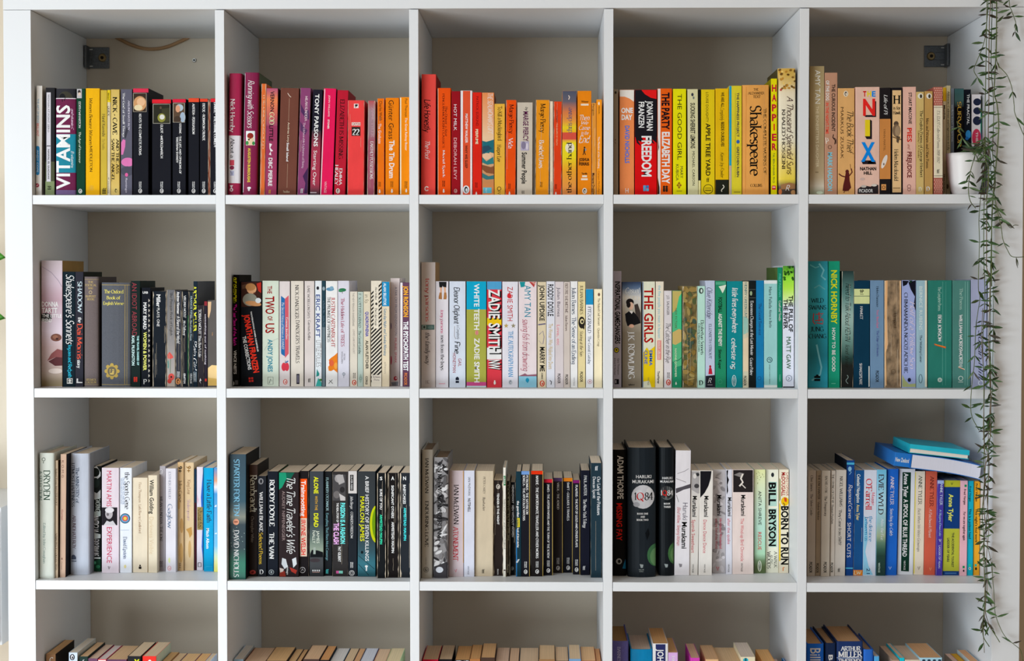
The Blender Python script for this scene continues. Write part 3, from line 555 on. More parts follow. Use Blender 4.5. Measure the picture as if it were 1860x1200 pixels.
b(1302, 1424, 217, 'd98a3c', 'sunset striped paperback with large upward lettering', GR(217, 580, (0, '42485c'), (.25, '5a5664'), (.5, 'c8703c'), (.72, 'd88a34'), (.88, 'f4d800'), (1, 'f0b414')), BAND(578, 640, 'c84c3c'), GR(640, 1125, (0, 'd8863c'), (.03, 'f0dc00'), (.3, 'f4e000'), (.55, 'e8a01c'), (1, 'd08040')), S('sun_glow', e(1368, 712, 40, 46, 'f4ecd0')), S('publisher_emblem', ln(7, 'f0dccc', 1356, 255, 1366, 270, 1358, 292)), U('chris cleave', 1364, 582, 362, 42, '8c6a5c', 's'), U('the other hand', 1362, 1105, 665, 42, '241c14', 's'), l=2)
b(1436, 1556, 217, 'f48c14', 'orange paperback with stacked white brush words', H('Winner', 1468, 1532, 300, 318, '2c1c0c', 'b'), R(1464, 328, 1532, 344, 'f2e2cc'), H('Then', 1456, 1540, 426, 472, 'fdf2e4', 'c'), H('We', 1470, 1530, 478, 510, 'fdf2e4', 'c'), H('Came', 1448, 1544, 518, 556, 'fdf2e4', 'c'), H('to the', 1468, 1532, 566, 598, 'fdf2e4', 'c'), H('End', 1448, 1546, 606, 668, 'fdf2e4', 'c'), S('walking_figure', e(1496, 710, 7, 8, '2a241c'), ln(12, '2a241c', 1495, 720, 1493, 748), ln(6, '2a241c', 1493, 746, 1482, 774), ln(6, '2a241c', 1494, 746, 1505, 774), r(1500, 718, 1510, 738, '8c949c')), H('JOSHUA', 1448, 1538, 800, 828, '2a1c10', 'b'), H('FERRIS', 1448, 1536, 838, 866, '2a1c10', 'b'), H('Terrific', 1470, 1520, 928, 944, '2a1c10', 'b'), R(1476, 952, 1518, 968, 'f6e8d4'), R(1466, 978, 1524, 994, 'f6e8d4'), PG(1497, 1088, 26, 'f4ece0', '2a2420'))
b(1560, 1598, 322, 'd08a34', 'narrow tan orange paperback with lettering at foot', T('Penguin', 1575, 330, 430, 16, '4c3010', 'n'), T('Margaret Drabble', 1574, 932, 1118, 22, '6c3c10', 'b'), wear=.3)
b(1601, 1648, 292, 'ec921c', 'narrow orange paperback with bird mark on top', BIRD(1622, 325, 14, 'f6e8d0'), T('PENGUIN', 1624, 350, 415, 12, '5c3808', 'n'), T('The Member of the Wedding', 1622, 615, 890, 16, 'f8d8a0', 'n'), T('Carson McCullers', 1622, 915, 1115, 17, 'b8680c', 'n'))

cell(1, 4, 1100, 110, 4.6167, .02)
b(40, 106, 240, '968b7c', 'dull grey paperback partly behind the divider', S('publisher_emblem', e(84, 268, 8, 12, '2c2824')), T('x', 80, 640, 700, 40, '6c6050', 'c'))
b(118, 240, 245, 'd27c48', 'tan orange paperback with white curved corner', S('cover_picture', p('e0dad2', 119, 246, 238, 246, 238, 345, 200, 318, 160, 302, 119, 302)), H('ONE', 130, 230, 395, 438, 'ecdccc', 'x'), H('DAY', 134, 224, 452, 496, 'ecdccc', 'x'), T('DAVID NICHOLLS', 182, 546, 860, 38, '4a7096', 'b'), H('H', 166, 192, 1068, 1110, 'eccdb4', 'n'))
b(246, 430, 245, 'c40c10', 'thick black and red paperback with white capitals', BAND(243, 640, '16141a'), S('cover_picture', p('cc1818', 300, 246, 428, 246, 428, 322, 380, 312, 330, 282), p('16141a', 250, 640, 300, 640, 330, 690, 270, 670, 300, 720, 262, 690), p('16141a', 330, 640, 428, 640, 428, 690, 390, 660, 410, 700, 350, 668)), T('JONATHAN', 372, 338, 586, 52, 'f2eeee', 'b'), T('FRANZEN', 302, 346, 562, 48, 'f2eeee', 'b'), T('FREEDOM', 346, 632, 972, 82, 'e8ccc8', 'x'), S('publisher_emblem', r(316, 1046, 336, 1094, '4c8cb4'), r(340, 1046, 362, 1068, '2c6ca8'), r(340, 1072, 362, 1094, '4c9cc0')), side='1a1012')
b(436, 557, 235, 'f46414', 'orange paperback with heavy black then white capitals', S('spine_edge', r(438, 236, 460, 1124, 'e0d8d4'), p('1c181c', 440, 640, 448, 730, 441, 760), p('1c181c', 438, 980, 452, 1060, 452, 1120, 438, 1120)), T('THE PARTY', 505, 268, 578, 64, '241a14', 'x'), T('ELIZABETH DAY', 507, 598, 1032, 64, 'fae8dc', 'x'), S('publisher_emblem', *[e(a, c, 10, 10, '241a14') for a in (490, 512) for c in (1058, 1076, 1090)]))
b(566, 676, 238, 'e2dc06', 'lemon yellow paperback with thin black wide capitals', T('THE GOOD GIRL', 622, 280, 832, 38, '34340c', 'n'), T('MARY', 638, 886, 986, 24, '4c4c14', 'n'), T('KUBICA', 602, 870, 1006, 24, '4c4c14', 'n'), S('publisher_emblem', *[p('8c5c14', a, c-12, a+11, c, a, c+12, a-11, c) for a, c in ((605, 1045), (628, 1045), (616, 1028), (616, 1062))]), R(596, 1090, 640, 1096, '8c8418'))
b(690, 778, 240, 'c2be96', 'pale khaki paperback with black condensed capitals', S('publisher_emblem', e(728, 285, 10, 14, '2c3040'), e(738, 312, 8, 12, '6c7470')), T('SUCKING SHERBET LEMONS', 732, 355, 736, 38, '242218', 'b'), T('MICHAEL CARSON', 738, 760, 1046, 22, '5c5a44', 'n'), l=-4, side='2a2a1e')
b(780, 798, 244, '141414', 'thin black paperback with pale foot', BAND(1005, 1125, 'cfc68c'))
b(802, 916, 243, 'cdb414', 'mustard yellow paperback with ringed emblem', T('LOUISE DOUGHTY', 852, 265, 516, 22, '4c4410', 'n'), T('APPLE TREE YARD', 860, 526, 966, 38, '2c280c', 'b'), FF(858, 1000, 24, '2c280c'), S('publisher_emblem', ring(860, 1078, 39, '3c380c', 5), r(835, 1066, 885, 1070, '4c4410'), r(835, 1084, 885, 1090, '4c4410')))
b(922, 1032, 235, 'd8ae10', 'golden yellow paperback with black foot', T('WE ARE ALL', 982, 265, 390, 26, '3c300c', 'b'), T('Completely', 978, 395, 505, 30, '3c300c', 'c'), T('BESIDE OURSELVES', 982, 515, 720, 26, '3c300c', 'b'), T('Karen Joy Fowler', 978, 770, 985, 28, '3c300c', 'c'), BAND(998, 1126, '1e2018'), S('publisher_emblem', ('l', [(982+11*math.sin(i*.7), 1042+i*7) for i in range(9)], 7, 'e8e4d4')))
b(1036, 1142, 212, 'c9bb2c', 'olive yellow paperback with bright blue left edge', S('spine_edge', r(1036, 213, 1056, 1124, '1c92b4'), r(1036, 880, 1054, 1124, 'b49c8c')), S('spine_edge', ln(3, '8c8424', 1088, 270, 1088, 980)), T('THE HAPPINESS PROJECT', 1110, 270, 640, 20, '2c4438', 'b'), E(1110, 680, 14, 16, '2c58a0'), T('GRETCHEN RUBIN', 1110, 722, 976, 20, '2c4438', 'b'), R(1076, 1098, 1130, 1106, '8c8424'))
b(1146, 1370, 205, 'dc9c50', 'very thick tan paperback with giant roman lettering', H('THE', 1240, 1282, 232, 252, '5c4020', 's'), H('ALEXANDER', 1194, 1334, 262, 284, '5c4020', 's'), H('TEXT', 1236, 1300, 292, 314, '5c4020', 's'), T('Shakespeare', 1258, 378, 968, 92, '2c1c10', 's'), T('THE COMPLETE WORKS OF', 1336, 400, 952, 24, '7c5828', 's'), H('COLLINS', 1214, 1312, 1034, 1058, '5c4020', 's'), S('crease', ln(3, 'c8843c', 1180, 220, 1172, 1110), ln(3, 'ecb874', 1330, 215, 1330, 1115)), bulge=.002)
b(1388, 1438, 152, 'ece000', 'narrow yellow book with stacked red capitals', *[H(ch, 1394, 1432, yy, yy+58, 'c8241c', 'x') for ch, yy in zip('HAPPIER', (200, 282, 365, 447, 530, 612, 692)) if ch != 'I'], R(1408, 530, 1418, 586, 'c8241c'), T('TAL BEN-SHAHAR, PH.D.', 1410, 775, 1030, 17, '7c8c1c', 'n'), S('publisher_emblem', r(1395, 1048, 1427, 1082, 'c02c2c'), r(1400, 1056, 1422, 1066, 'f0d0d0')), side='8c8408')
b(1446, 1596, 65, 'e6dcb8', 'tall cream hardback with golden foliage on top', GR(65, 1125, (0, 'b8923c'), (.1, 'c0a050'), (.2, 'e8dcc0'), (.55, 'ece4cc'), (.72, 'dcc470'), (.88, 'd8c03c'), (.9, '5a4434'), (1, '2c2420')), S('cover_picture', *[e(1446+random.Random(i).random()*148, 72+random.Random(i+99).random()*165, 12, 9, ('7c5820', 'a8782c', '5c4018', 'd8b868')[i % 4], i*37) for i in range(26)], e(1470, 245, 8, 10, 'a83c34'), p('8c6440', 1470, 1040, 1540, 1022, 1594, 1035, 1594, 1075, 1470, 1080), e(1465, 1100, 14, 24, 'b8683c'), e(1575, 1105, 22, 20, 'a87c50')), T('A Thousand Splendid Suns', 1546, 300, 955, 52, '7c3c34', 'c'), T('KHALED HOSSEINI', 1492, 408, 910, 26, '6c5c40', 's'), H('R', 1508, 1545, 1045, 1090, 'eee6dc', 'c'), hard=True, side='4c4424')

cell(1, 5, 1455, 100, 4.444, .02)
b(70, 188, 90, '968460', 'tall mottled olive brown paperback with pale capitals', GR(90, 1120, (0, '8c7c58'), (.3, 'a08e68'), (.6, '8e7c5c'), (.87, '9c8a6c'), (.9, 'b4aa98'), (.96, 'b0a898'), (1, '8c9480')), T('AMY TAN', 136, 120, 392, 44, 'd0c8b4', 'n'), T("THE BONESETTER'S DAUGHTER", 132, 412, 905, 24, 'b8aa8c', 'n'), S('cover_picture', e(150, 1110, 26, 12, 'b8c4b0'), r(115, 940, 140, 950, '7c6c50')))
b(190, 292, 143, 'a37a63', 'dusty brown paperback with black dog silhouette', T('THE CURIOUS INCIDENT', 262, 235, 616, 28, '3a2820', 'b'), T('OF THE DOG', 215, 205, 366, 26, 'dcccbc', 'b'), T('IN THE NIGHT-TIME', 212, 385, 636, 24, 'c85a44', 'b'), S('cover_picture', ln(7, '2a1c18', 262, 640, 256, 665, 276, 690, 272, 720), ln(6, '2a1c18', 256, 665, 282, 680, 282, 715), ln(6, 'dcd4c8', 200, 665, 205, 715), ln(6, 'dcd4c8', 214, 670, 222, 690, 200, 700), ring(232, 742, 14, '4c342a', 4)), T('MARK HADDON', 235, 785, 1096, 38, '92b4b8', 'b'), l=2)
b(298, 432, 268, 'c0935c', 'tan paperback with dancing maroon figure', PG(362, 312, 24, 'c8bca8', '3c3028'), T('The Book Thief', 396, 455, 802, 50, '3c2418', 'c'), T('MARKUS ZUSAK', 332, 420, 836, 24, '6c4c2c', 'n'), S('dancing_figure', e(372, 940, 14, 16, '4c1a18'), p('4c1a18', 360, 950, 388, 950, 392, 1010, 404, 1070, 378, 1100, 335, 1095, 340, 1050, 352, 1000), ln(9, '4c1a18', 362, 985, 328, 975, 304, 958), ln(9, '4c1a18', 388, 975, 412, 945, 404, 915), ln(3, '4c1a18', 400, 915, 396, 880), ln(6, '5c3020', 352, 1095, 345, 1112), ln(6, 'd8a878', 372, 1095, 376, 1114)))
b(440, 634, 258, 'd9b3a2', 'thick pale pink paperback with stacked coloured capitals', H('T', 500, 527, 290, 334, 'c02020', 'x'), H('H', 534, 566, 290, 334, 'd8c020', 'x'), H('E', 572, 602, 290, 334, '2c8cb8', 'x'), S('letter_shadow', p('1c161c', 522, 500, 606, 500, 606, 372, 596, 372, 596, 484, 500, 484)), H('N', 500, 598, 350, 484, 'c42424', 'x'), S('letter_shadow', p('1c161c', 515, 655, 530, 678, 572, 678, 572, 530, 556, 520, 556, 655)), R(516, 522, 556, 655, 'dcc420', 'letter'), S('letter_shadow', p('1c161c', 484, 850, 498, 880, 540, 880, 548, 850, 562, 880, 606, 880, 598, 850)), H('X', 484, 598, 700, 854, '2890bc', 'x'), H('NATHAN', 476, 606, 902, 930, '241c20', 'x'), H('HILL', 506, 574, 938, 964, '241c20', 'x'), S('cover_picture', p('241e20', 456, 1120, 458, 1080, 500, 1050, 560, 1062, 600, 1040, 624, 1050, 624, 1120), e(505, 1060, 22, 10, 'a8a098'), e(590, 1050, 22, 10, 'b8b0a8'), e(495, 1000, 20, 10, 'b09890')), H('PICADOR', 468, 580, 1080, 1108, 'e8e0dc', 'b'))
b(636, 724, 264, '1a1618', 'black paperback with brown middle panel', BAND(515, 1000, 'b0743c'), T('Life of Pi', 684, 318, 482, 28, 'dcd8d4', 'i'), T('YANN MARTEL', 674, 595, 772, 17, '7c5028', 'n'), S('cover_picture', e(672, 860, 17, 58, 'd8d0c8', 20), e(668, 880, 6, 10, '6c5c50')), S('publisher_emblem', r(648, 1042, 686, 1090, 'c08850'), ring(667, 1066, 11, '5c3418', 5)))
b(730, 816, 264, '141216', 'black framed beige paperback with perched hawk', R(737, 284, 808, 1108, 'c8a678'), H('H', 742, 804, 325, 394, '1c1614', 'e'), H('is for', 744, 802, 412, 440, '1c1614', 'e'), H('Hawk', 742, 805, 450, 478, '1c1614', 'e'), S('hawk', e(768, 555, 20, 22, '4a3c30'), e(770, 610, 32, 52, '6c5844'), e(778, 615, 20, 44, '8c765c'), p('4a3c30', 770, 650, 800, 660, 785, 712, 770, 700), ln(8, '5c4428', 738, 660, 808, 682)), T('Helen Macdonald', 768, 760, 1016, 32, '1c1614', 's'), R(742, 1070, 800, 1076, '6c5434'))
b(824, 928, 257, 'd8ab9c', 'salmon pink paperback with orange and maroon capitals', T('STUART MACONIE', 882, 302, 556, 26, '3c2830', 'b'), T('PIES', 876, 588, 702, 38, 'c45028', 'b'), T('and', 872, 718, 762, 22, 'a85c14', 'c'), T('PREJUDICE', 876, 780, 990, 36, '8c2830', 'b'), S('publisher_emblem', ring(872, 1060, 14, '6c4440', 4), ring(872, 1084, 12, '6c4440', 4)))
b(930, 993, 297, 'b49c62', 'khaki gold paperback with round emblem at top', S('publisher_emblem', e(964, 330, 22, 22, 'd8d4c8'), e(968, 332, 10, 16, '3a3428')), T('The English Poems of George Herbert', 972, 445, 986, 22, '4c3c1c', 's'), T('Edited by C.A. Patrides', 950, 610, 830, 13, '7c6430', 's'), H('D', 948, 974, 1065, 1100, 'e0d4b0', 'e'))
b(999, 1064, 292, 'a5824a', 'bronze paperback with round emblem at top', S('publisher_emblem', e(1033, 330, 22, 22, 'd0ccc4'), e(1037, 332, 10, 16, '3a3428')), T('Men and Women and Other Poems', 1020, 510, 915, 22, '503814', 's'), T('Browning', 1042, 610, 710, 14, 'c8a868', 's'), H('D', 1010, 1040, 1062, 1096, 'ece4d0', 'e'))
b(1072, 1143, 258, '99564a', 'brick patterned paperback with cream middle', S('cover_picture', *[r(1074+(k % 4)*17+(j % 2)*8, 264+j*18, 1084+(k % 4)*17+(j % 2)*8, 272+j*18, 'c09484') for j in range(8) for k in range(4)], *[r(1074+(k % 4)*17+(j % 2)*8, 1004+j*16, 1084+(k % 4)*17+(j % 2)*8, 1012+j*16, 'c09484') for j in range(7) for k in range(4)]), BAND(408, 990, 'd2c8b0'), BAND(420, 424, '4c4038'), BAND(972, 976, '4c4038'), T('T.S. ELIOT Collected Poems 1909-1962', 1108, 448, 872, 22, '8c8478', 'i'), FF(1106, 938, 22, '3c342c'))
CUR['d'] = .095
b(1146, 1172, 262, 'cdbd94', 'thin cream book with yellow head', BAND(262, 372, 'd8a820'), T('Matilda', 1157, 405, 520, 14, '2c281c', 'b'), T('New Stories', 1157, 960, 1110, 12, '5c5440', 's'))
b(1175, 1207, 247, 'b8ad86', 'thin khaki book with brown lettering', T('Atkinson: Cadenus and Expression in Lily', 1190, 290, 770, 16, '504828', 's'), E(1182, 1060, 10, 20, '5c4c38'))
b(1210, 1236, 270, '69727c', 'thin slate blue book behind the pot', T('selected poems', 1222, 400, 700, 14, '98a4ac', 's'))
b(1239, 1314, 270, '100e10', 'black book with teal head and gold lettering', GR(270, 420, (0, '2c5456'), (.6, '3c6464'), (1, '100e10')), T('SURVIVOR', 1278, 375, 752, 30, '8c7434', 's'))
b(1317, 1372, 278, '10141c', 'black book with white lettering, blue mark', T('THE FRACTAL', 1350, 315, 560, 20, '9ca0a4', 'b'), S('cover_picture', e(1350, 640, 22, 34, '2c7cb4'), e(1340, 672, 14, 14, '1c5c9c')))
b(1378, 1456, 318, 'd8d2d4', 'white book with navy and pink dots', *[E(a, c, ra, rb, cc, 'dot') for a, c, ra, rb, cc in ((1422, 378, 32, 29, '1c2238'), (1422, 450, 32, 29, '1c2238'), (1421, 530, 34, 36, '1c2238'), (1416, 665, 36, 70, 'b8304c'), (1414, 775, 32, 32, '1c2238'))], T('THE', 1420, 620, 700, 18, 'e0a0ac', 'b'))
b(1458, 1475, 330, '3c4438', 'thin dark green book beside the vines', T('poems', 1466, 420, 520, 8, '6c7468', 'n'))
b(1478, 1522, 430, '1f6a74', 'short teal and green book behind the vines', GR(430, 1120, (0, '1c7454'), (.25, '1f8468'), (.3, '1c5c94'), (.45, 'c8ccd0'), (.6, '2c9c8c'), (1, '1c5448')), T('the wild', 1500, 820, 1000, 18, 'd8e4e4', 'n'))

# ================================================================== books: second row
cell(2, 1, 50, 460, 4.614, .045)
b(95, 292, 62, 'c8b6c0', 'tall lavender paperback with doll face spine', GR(62, 1113, (0, 'b8a8ac'), (.15, 'd2bfcc'), (.3, 'b894a0'), (.45, 'c8b4c0'), (.55, 'd8c8d4'), (.68, 'c4a8a8'), (.85, 'b49c94'), (1, '8c7a50')), SS('cover_picture', ln(6, 'a898a8', 120, 110, 200, 160, 260, 230, 288, 280), e(150, 470, 60, 70, 'b08894'), e(150, 535, 55, 36, '1e1c20'), e(175, 548, 20, 16, '3c3a34'), e(240, 705, 46, 32, '7c5044'), e(232, 700, 22, 16, '9c6c58'), e(248, 716, 12, 10, '4a2c28'), p('8a5050', 165, 900, 200, 840, 250, 800, 292, 812, 292, 872, 240, 868, 190, 890), p('5a3034', 175, 905, 240, 868, 292, 872, 292, 940, 230, 942), e(235, 985, 60, 22, 'd8c8c0')), H('DONNA', 120, 258, 404, 445, 'e2d8e0', 'b'), H('TARTT', 120, 250, 456, 497, 'e2d8e0', 'b'), H('THE LITTLE', 122, 286, 508, 535, 'd8d0d8', 'b'), H('FRIEND', 122, 204, 546, 575, 'd8d0d8', 'b'), side='a0804c')
b(296, 399, 155, '0b1f28', 'dark teal paperback with flowing white script', T("Shakespeare's Sonnets", 356, 178, 762, 66, 'e8e8e8', 'c'), T('Ingram and Redpath', 356, 768, 1042, 30, '2490c4', 's'), S('publisher_emblem', r(330, 1046, 378, 1092, 'd8d8d4'), r(336, 1052, 372, 1086, '10181c'), e(354, 1066, 12, 12, 'e4e4e0'), e(354, 1084, 14, 6, 'e4e4e0')), side='1c2820')
b(400, 468, 155, '2c2c36', 'charcoal paperback with red roman lettering', T('SHADOW', 438, 236, 502, 36, '98a4b0', 's'), T('the', 438, 536, 582, 28, 'd0d4d8', 'e'), T('Dai Morris', 438, 588, 886, 44, 'd84c40', 's'), T('story', 432, 892, 962, 28, 'd0d4d8', 'e'), S('publisher_emblem', p('e8e8e8', 412, 1048, 424, 1048, 424, 1075, 460, 1078, 460, 1086, 410, 1086)), side='1c241c')
b(470, 592, 197, '6f6464', 'old taupe clothbound hardback with gilt lettering', *[H(t, a, c, y, y+16, 'a8946c', 's') for t, a, c, y in (('THE', 505, 552, 232), ('POETICAL', 480, 578, 258), ('WORKS', 508, 550, 284), ('RUPERT', 485, 572, 352), ('BROOKE', 498, 560, 376), ('SIDGWICK', 488, 575, 1050), ('& JACKSON', 484, 575, 1072))], S('ornament', ring(528, 326, 12, 'c0ac84', 5)), BAND(215, 219, 'a8946c'), BAND(1096, 1100, 'a8946c'), hard=True, kind='cloth', side='544c4c')
b(612, 862, 246, '5b5e66', 'very broad slate cloth hardback with gilt crest', BAND(262, 266, 'b49c5c'), BAND(1098, 1102, 'b49c5c'), S('gilt_rule', ln(4, 'b49c5c', 815, 262, 812, 1100), ln(3, 'b49c5c', 832, 262, 829, 1100)), H('The Oxford', 638, 803, 306, 334, 'd0b46c', 's'), H('Book of', 660, 778, 358, 384, 'd0b46c', 's'), H('English Verse', 628, 805, 406, 430, 'd0b46c', 's'), S('gilt_crest', *[e(707+50*math.cos(k*math.pi/4), 987+52*math.sin(k*math.pi/4), 16, 16, 'b89c50') for k in range(8)], e(707, 987, 50, 52, 'b89c50'), e(707, 987, 38, 40, '6c6450'), r(688, 970, 726, 1000, 'c8ac60'), e(707, 1008, 20, 8, 'c8ac60'), r(692, 978, 722, 984, '6c6450')), hard=True, kind='cloth', bulge=.006)
b(869, 946, 232, '152422', 'black green paperback with dull red outlined capitals', T('AN IDIOT ABROAD', 897, 246, 690, 42, '643238', 'n'), T('THE TRAVEL DIARIES OF', 926, 690, 936, 17, '7cb0c4', 'b'), T('KARL PILKINGTON', 886, 690, 938, 24, '8cbcd0', 'b'), S('publisher_emblem', r(890, 1035, 903, 1076, 'c83428'), r(907, 1035, 920, 1076, 'c83428'), r(890, 1050, 920, 1058, 'c83428')), l=-2)
b(952, 1028, 288, '12151e', 'slim navy paperback with yellow capitals', S('cover_picture', *[p('c8c0b4', 1014, 380+k*42, 1026, 395+k*42, 1014, 410+k*42) for k in range(17)]), H('LRB', 966, 1010, 318, 336, 'd8dce0', 'b'), T('MARY BEARD', 985, 412, 636, 28, 'e0e0e4', 'b'), T('WOMEN & POWER', 985, 660, 980, 28, 'd8bc5c', 'b'), H('P', 970, 1000, 1055, 1095, 'e0e0e4', 's'), l=4)
b(1048, 1162, 318, '161d26', 'worn black paperback with cracked vertical creases', T('Miller', 1098, 345, 450, 34, 'd8dcdc', 'b'), T('PLAYS: ONE', 1096, 458, 612, 24, 'c8ccd0', 'n'), wear=1.0, l=2)
b(1168, 1236, 306, '7c7876', 'grey cracked paperback with red poppies', GR(306, 1113, (0, '5c5c60'), (.5, '807c7c'), (.8, 'a09894'), (1, 'b0a094')), T('The Penguin Book of English', 1204, 328, 690, 20, '34343a', 's'), S('cover_picture', p('d85850', 1172, 850, 1190, 825, 1212, 850, 1224, 872, 1200, 885, 1176, 880), ln(4, '4c6c4c', 1200, 885, 1196, 1000), e(1180, 930, 10, 34, '5c8c88'), e(1205, 1035, 26, 30, 'd05048'), e(1190, 1070, 18, 20, 'c8443c'), e(1205, 1035, 8, 8, '2c2020')), wear=1.0)
b(1240, 1292, 315, '34363f', 'worn grey paperback with orange oval at foot', T('Andrew Newman', 1264, 322, 505, 22, 'e0dcdc', 'b'), T('A Share of the World', 1264, 525, 756, 24, 'ecdcdc', 'h'), MK(1264, 990, 1040, 'PENGUIN', 'BOOKS', 'c8c8c8', 8), PG(1262, 1072, 26, 'd89058', '3c2418'), wear=.8)
b(1296, 1352, 318, '10161f', 'black paperback with slim green line', S('spine_edge', ln(4, '1c7c3c', 1346, 520, 1346, 1100)), T('VIRGINIA WOOLF', 1318, 352, 540, 19, 'c8ccd0', 's'), T('Mrs Dalloway', 1316, 562, 690, 20, 'b8bcc4', 'i'), T('GRAFTON', 1316, 1005, 1090, 17, 'd0d0d4', 'b'), wear=.6)
b(1355, 1388, 320, '1e2a34', 'thin dark paperback with grey lettering', T('FRANCIS KING', 1373, 360, 540, 16, '7c8c94', 'n'), T('The Custom House', 1371, 560, 730, 16, '7c8c94', 'n'), T('VINTAGE', 1371, 1005, 1090, 14, 'a8b0b4', 'n'), wear=.3)
b(1390, 1424, 235, '152533', 'tall slim navy book with yellow capitals', T('ARTHUR MILLER', 1403, 270, 655, 27, 'd4c43c', 'b'), T('Plain Girl', 1402, 725, 985, 30, 'dce4ea', 'i'), S('publisher_emblem', ln(4, 'b0c0cc', 1391, 995, 1413, 995, 1413, 1075, 1391, 1075, 1391, 995)), T('METHUEN', 1402, 1003, 1068, 10, 'b0c0cc', 'n'), side='4c4c4e', L=.17)
b(1428, 1478, 435, '2c272c', 'short dark grey paperback with white lettering', T("TOBIAS WOLFF This Boy's Life", 1444, 468, 870, 22, 'c8c4c8', 's'), S('publisher_emblem', p('e0dcdc', 1448, 1045, 1458, 1065, 1446, 1070, 1454, 1092, 1440, 1070)), wear=.2)
b(1481, 1506, 402, '28222e', 'thin dark violet paperback with red square', T('something out of nothing', 1492, 510, 930, 14, 'a8a0ac', 'n'), R(1486, 1050, 1502, 1072, 'c83a30', 'emblem'), BAND(402, 438, '8c2c34'))
b(1510, 1602, 395, '5c5754', 'grey book with torn beige tape at foot', SS('tape', p('d8b48c', 1506, 405, 1540, 405, 1536, 480, 1520, 545, 1506, 520), p('eac88c', 1512, 960, 1545, 935, 1602, 940, 1602, 1085, 1512, 1085), p('d8b060', 1512, 1040, 1602, 1052, 1602, 1108, 1512, 1108)), T('THE BIBLE', 1550, 660, 690, 10, '9c7c5c', 'n'))

cell(2, 2, 400, 480, 5.0, .065)
b(92, 172, 95, '0b0b0d', 'tall black paperback with yellow and magenta lettering', T('OUT OF CONTROL:', 131, 118, 350, 36, 'd8d00c', 'x'), T('The Last Days of the Reich', 132, 362, 736, 38, 'cc1c7c', 'b'), T('VINCE NEITS', 136, 780, 995, 25, 'd4d4d4', 'b'), S('publisher_emblem', e(118, 1080, 11, 18, 'b0b0b0'), r(135, 1052, 162, 1092, '58585c')), l=2)
b(188, 378, 155, '0d1016', 'black paperback with boy and slanted red capitals', S('cover_picture', p('3c2018', 190, 160, 372, 160, 372, 380, 192, 386), p('b82c20', 330, 175, 372, 160, 372, 260, 345, 240), p('5c4030', 195, 190, 260, 170, 240, 215, 200, 225), e(285, 222, 44, 46, 'dca67c'), e(276, 205, 46, 34, 'b88450'), e(270, 320, 66, 58, '8c8c80'), e(300, 355, 74, 22, 'c89060', 8), e(345, 328, 26, 24, 'd8e0e4'), e(310, 260, 8, 6, '6c3828')), T('THE INTERNATIONAL NUMBER ONE BESTSELLER', 312, 425, 795, 13, 'c8c8cc', 'b', 10), T('JONATHAN FRANZEN', 284, 450, 985, 54, 'd8281c', 'x', 10), T('THE CORRECTIONS', 244, 650, 958, 33, 'e4e4e6', 'b', 10), S('publisher_emblem', r(258, 1026, 276, 1044, 'c82c24'), r(282, 1024, 300, 1042, 'c82c24'), r(260, 1050, 278, 1068, 'c82c24'), r(284, 1048, 302, 1066, 'c82c24')))
b(384, 532, 150, 'ccd6c6', 'pale mint paperback with red and teal capitals', T('THE', 450, 195, 266, 42, 'a82c44', 'b'), T('TWO', 453, 290, 450, 82, 'a82c44', 'b'), T('OF', 453, 470, 510, 44, 'a82c44', 'b'), T('US', 453, 535, 625, 82, 'a82c44', 'b'), T('ANDY JONES', 455, 680, 976, 44, '2ca0a8', 'b'), S('publisher_emblem', ln(3, '5c6460', 433, 1022, 480, 1022, 480, 1088, 433, 1088, 433, 1022), ln(5, '4c5450', 445, 1078, 458, 1040, 470, 1060)), S('crease', ln(2, '8c9488', 400, 780, 440, 710, 525, 672)), side='c8c4b8')
b(538, 634, 155, 'd6cccb', 'white paperback with blue and red ribbon', S('cover_picture', p('2468a4', 552, 285, 588, 312, 588, 835, 556, 815, 552, 800), p('cc5864', 588, 312, 622, 280, 622, 810, 588, 850), e(578, 930, 22, 38, 'cc3848'), e(606, 930, 20, 38, 'cc3848'), ln(4, '4c5c3c', 590, 900, 592, 872), e(606, 884, 16, 6, '3c6ca4', -30)), T('The Secret History of Women in SUMMER', 570, 345, 770, 20, 'd8e4ee', 'c'), T('Emma Jordan', 606, 480, 680, 18, 'f0d8d8', 's'), PG(591, 1066, 25, 'd07068', 'e8e0dc'))
b(642, 758, 152, 'd9d0c4', 'off-white paperback with thin dark roman capitals', T('NICK DANZIGER', 697, 186, 496, 32, '4c4448', 's'), T("DANZIGER'S TRAVELS", 703, 506, 896, 32, '4c4448', 's'), S('publisher_emblem', r(692, 994, 720, 1086, '24222e'), r(698, 1004, 714, 1074, '6c6878')), side='20405c')
b(766, 855, 152, 'd6ccc8', 'pale pinkish grey paperback with fine lettering', T('LAKE WOBEGON DAYS', 803, 195, 490, 21, '7c7474', 's'), T('Garrison Keillor', 808, 506, 692, 22, '7c7474', 's'), FF(810, 1053, 24, '3c3438'), side='3c6474')
b(862, 922, 150, 'dde2e6', 'white paperback with bold blue capitals', E(886, 215, 12, 16, '24242c'), T('ERIC KRAFT', 888, 275, 662, 40, '2878a8', 'a'), T('LITTLE FOLLIES', 893, 690, 930, 42, '8c8480', 't'), S('cover_picture', p('2c8c84', 878, 950, 900, 990, 898, 1010, 872, 1020), p('3ca8a0', 866, 1108, 890, 1030, 922, 1075, 922, 1108), e(912, 1048, 14, 10, '3c7c34')))
b(925, 956, 150, '24404c', 'thin dark slate paperback between white ones', T('dark side', 942, 330, 570, 14, '4c6474', 's'), S('cover_picture', e(940, 220, 12, 18, '8c9ca4'), r(928, 570, 954, 1105, '687880')))
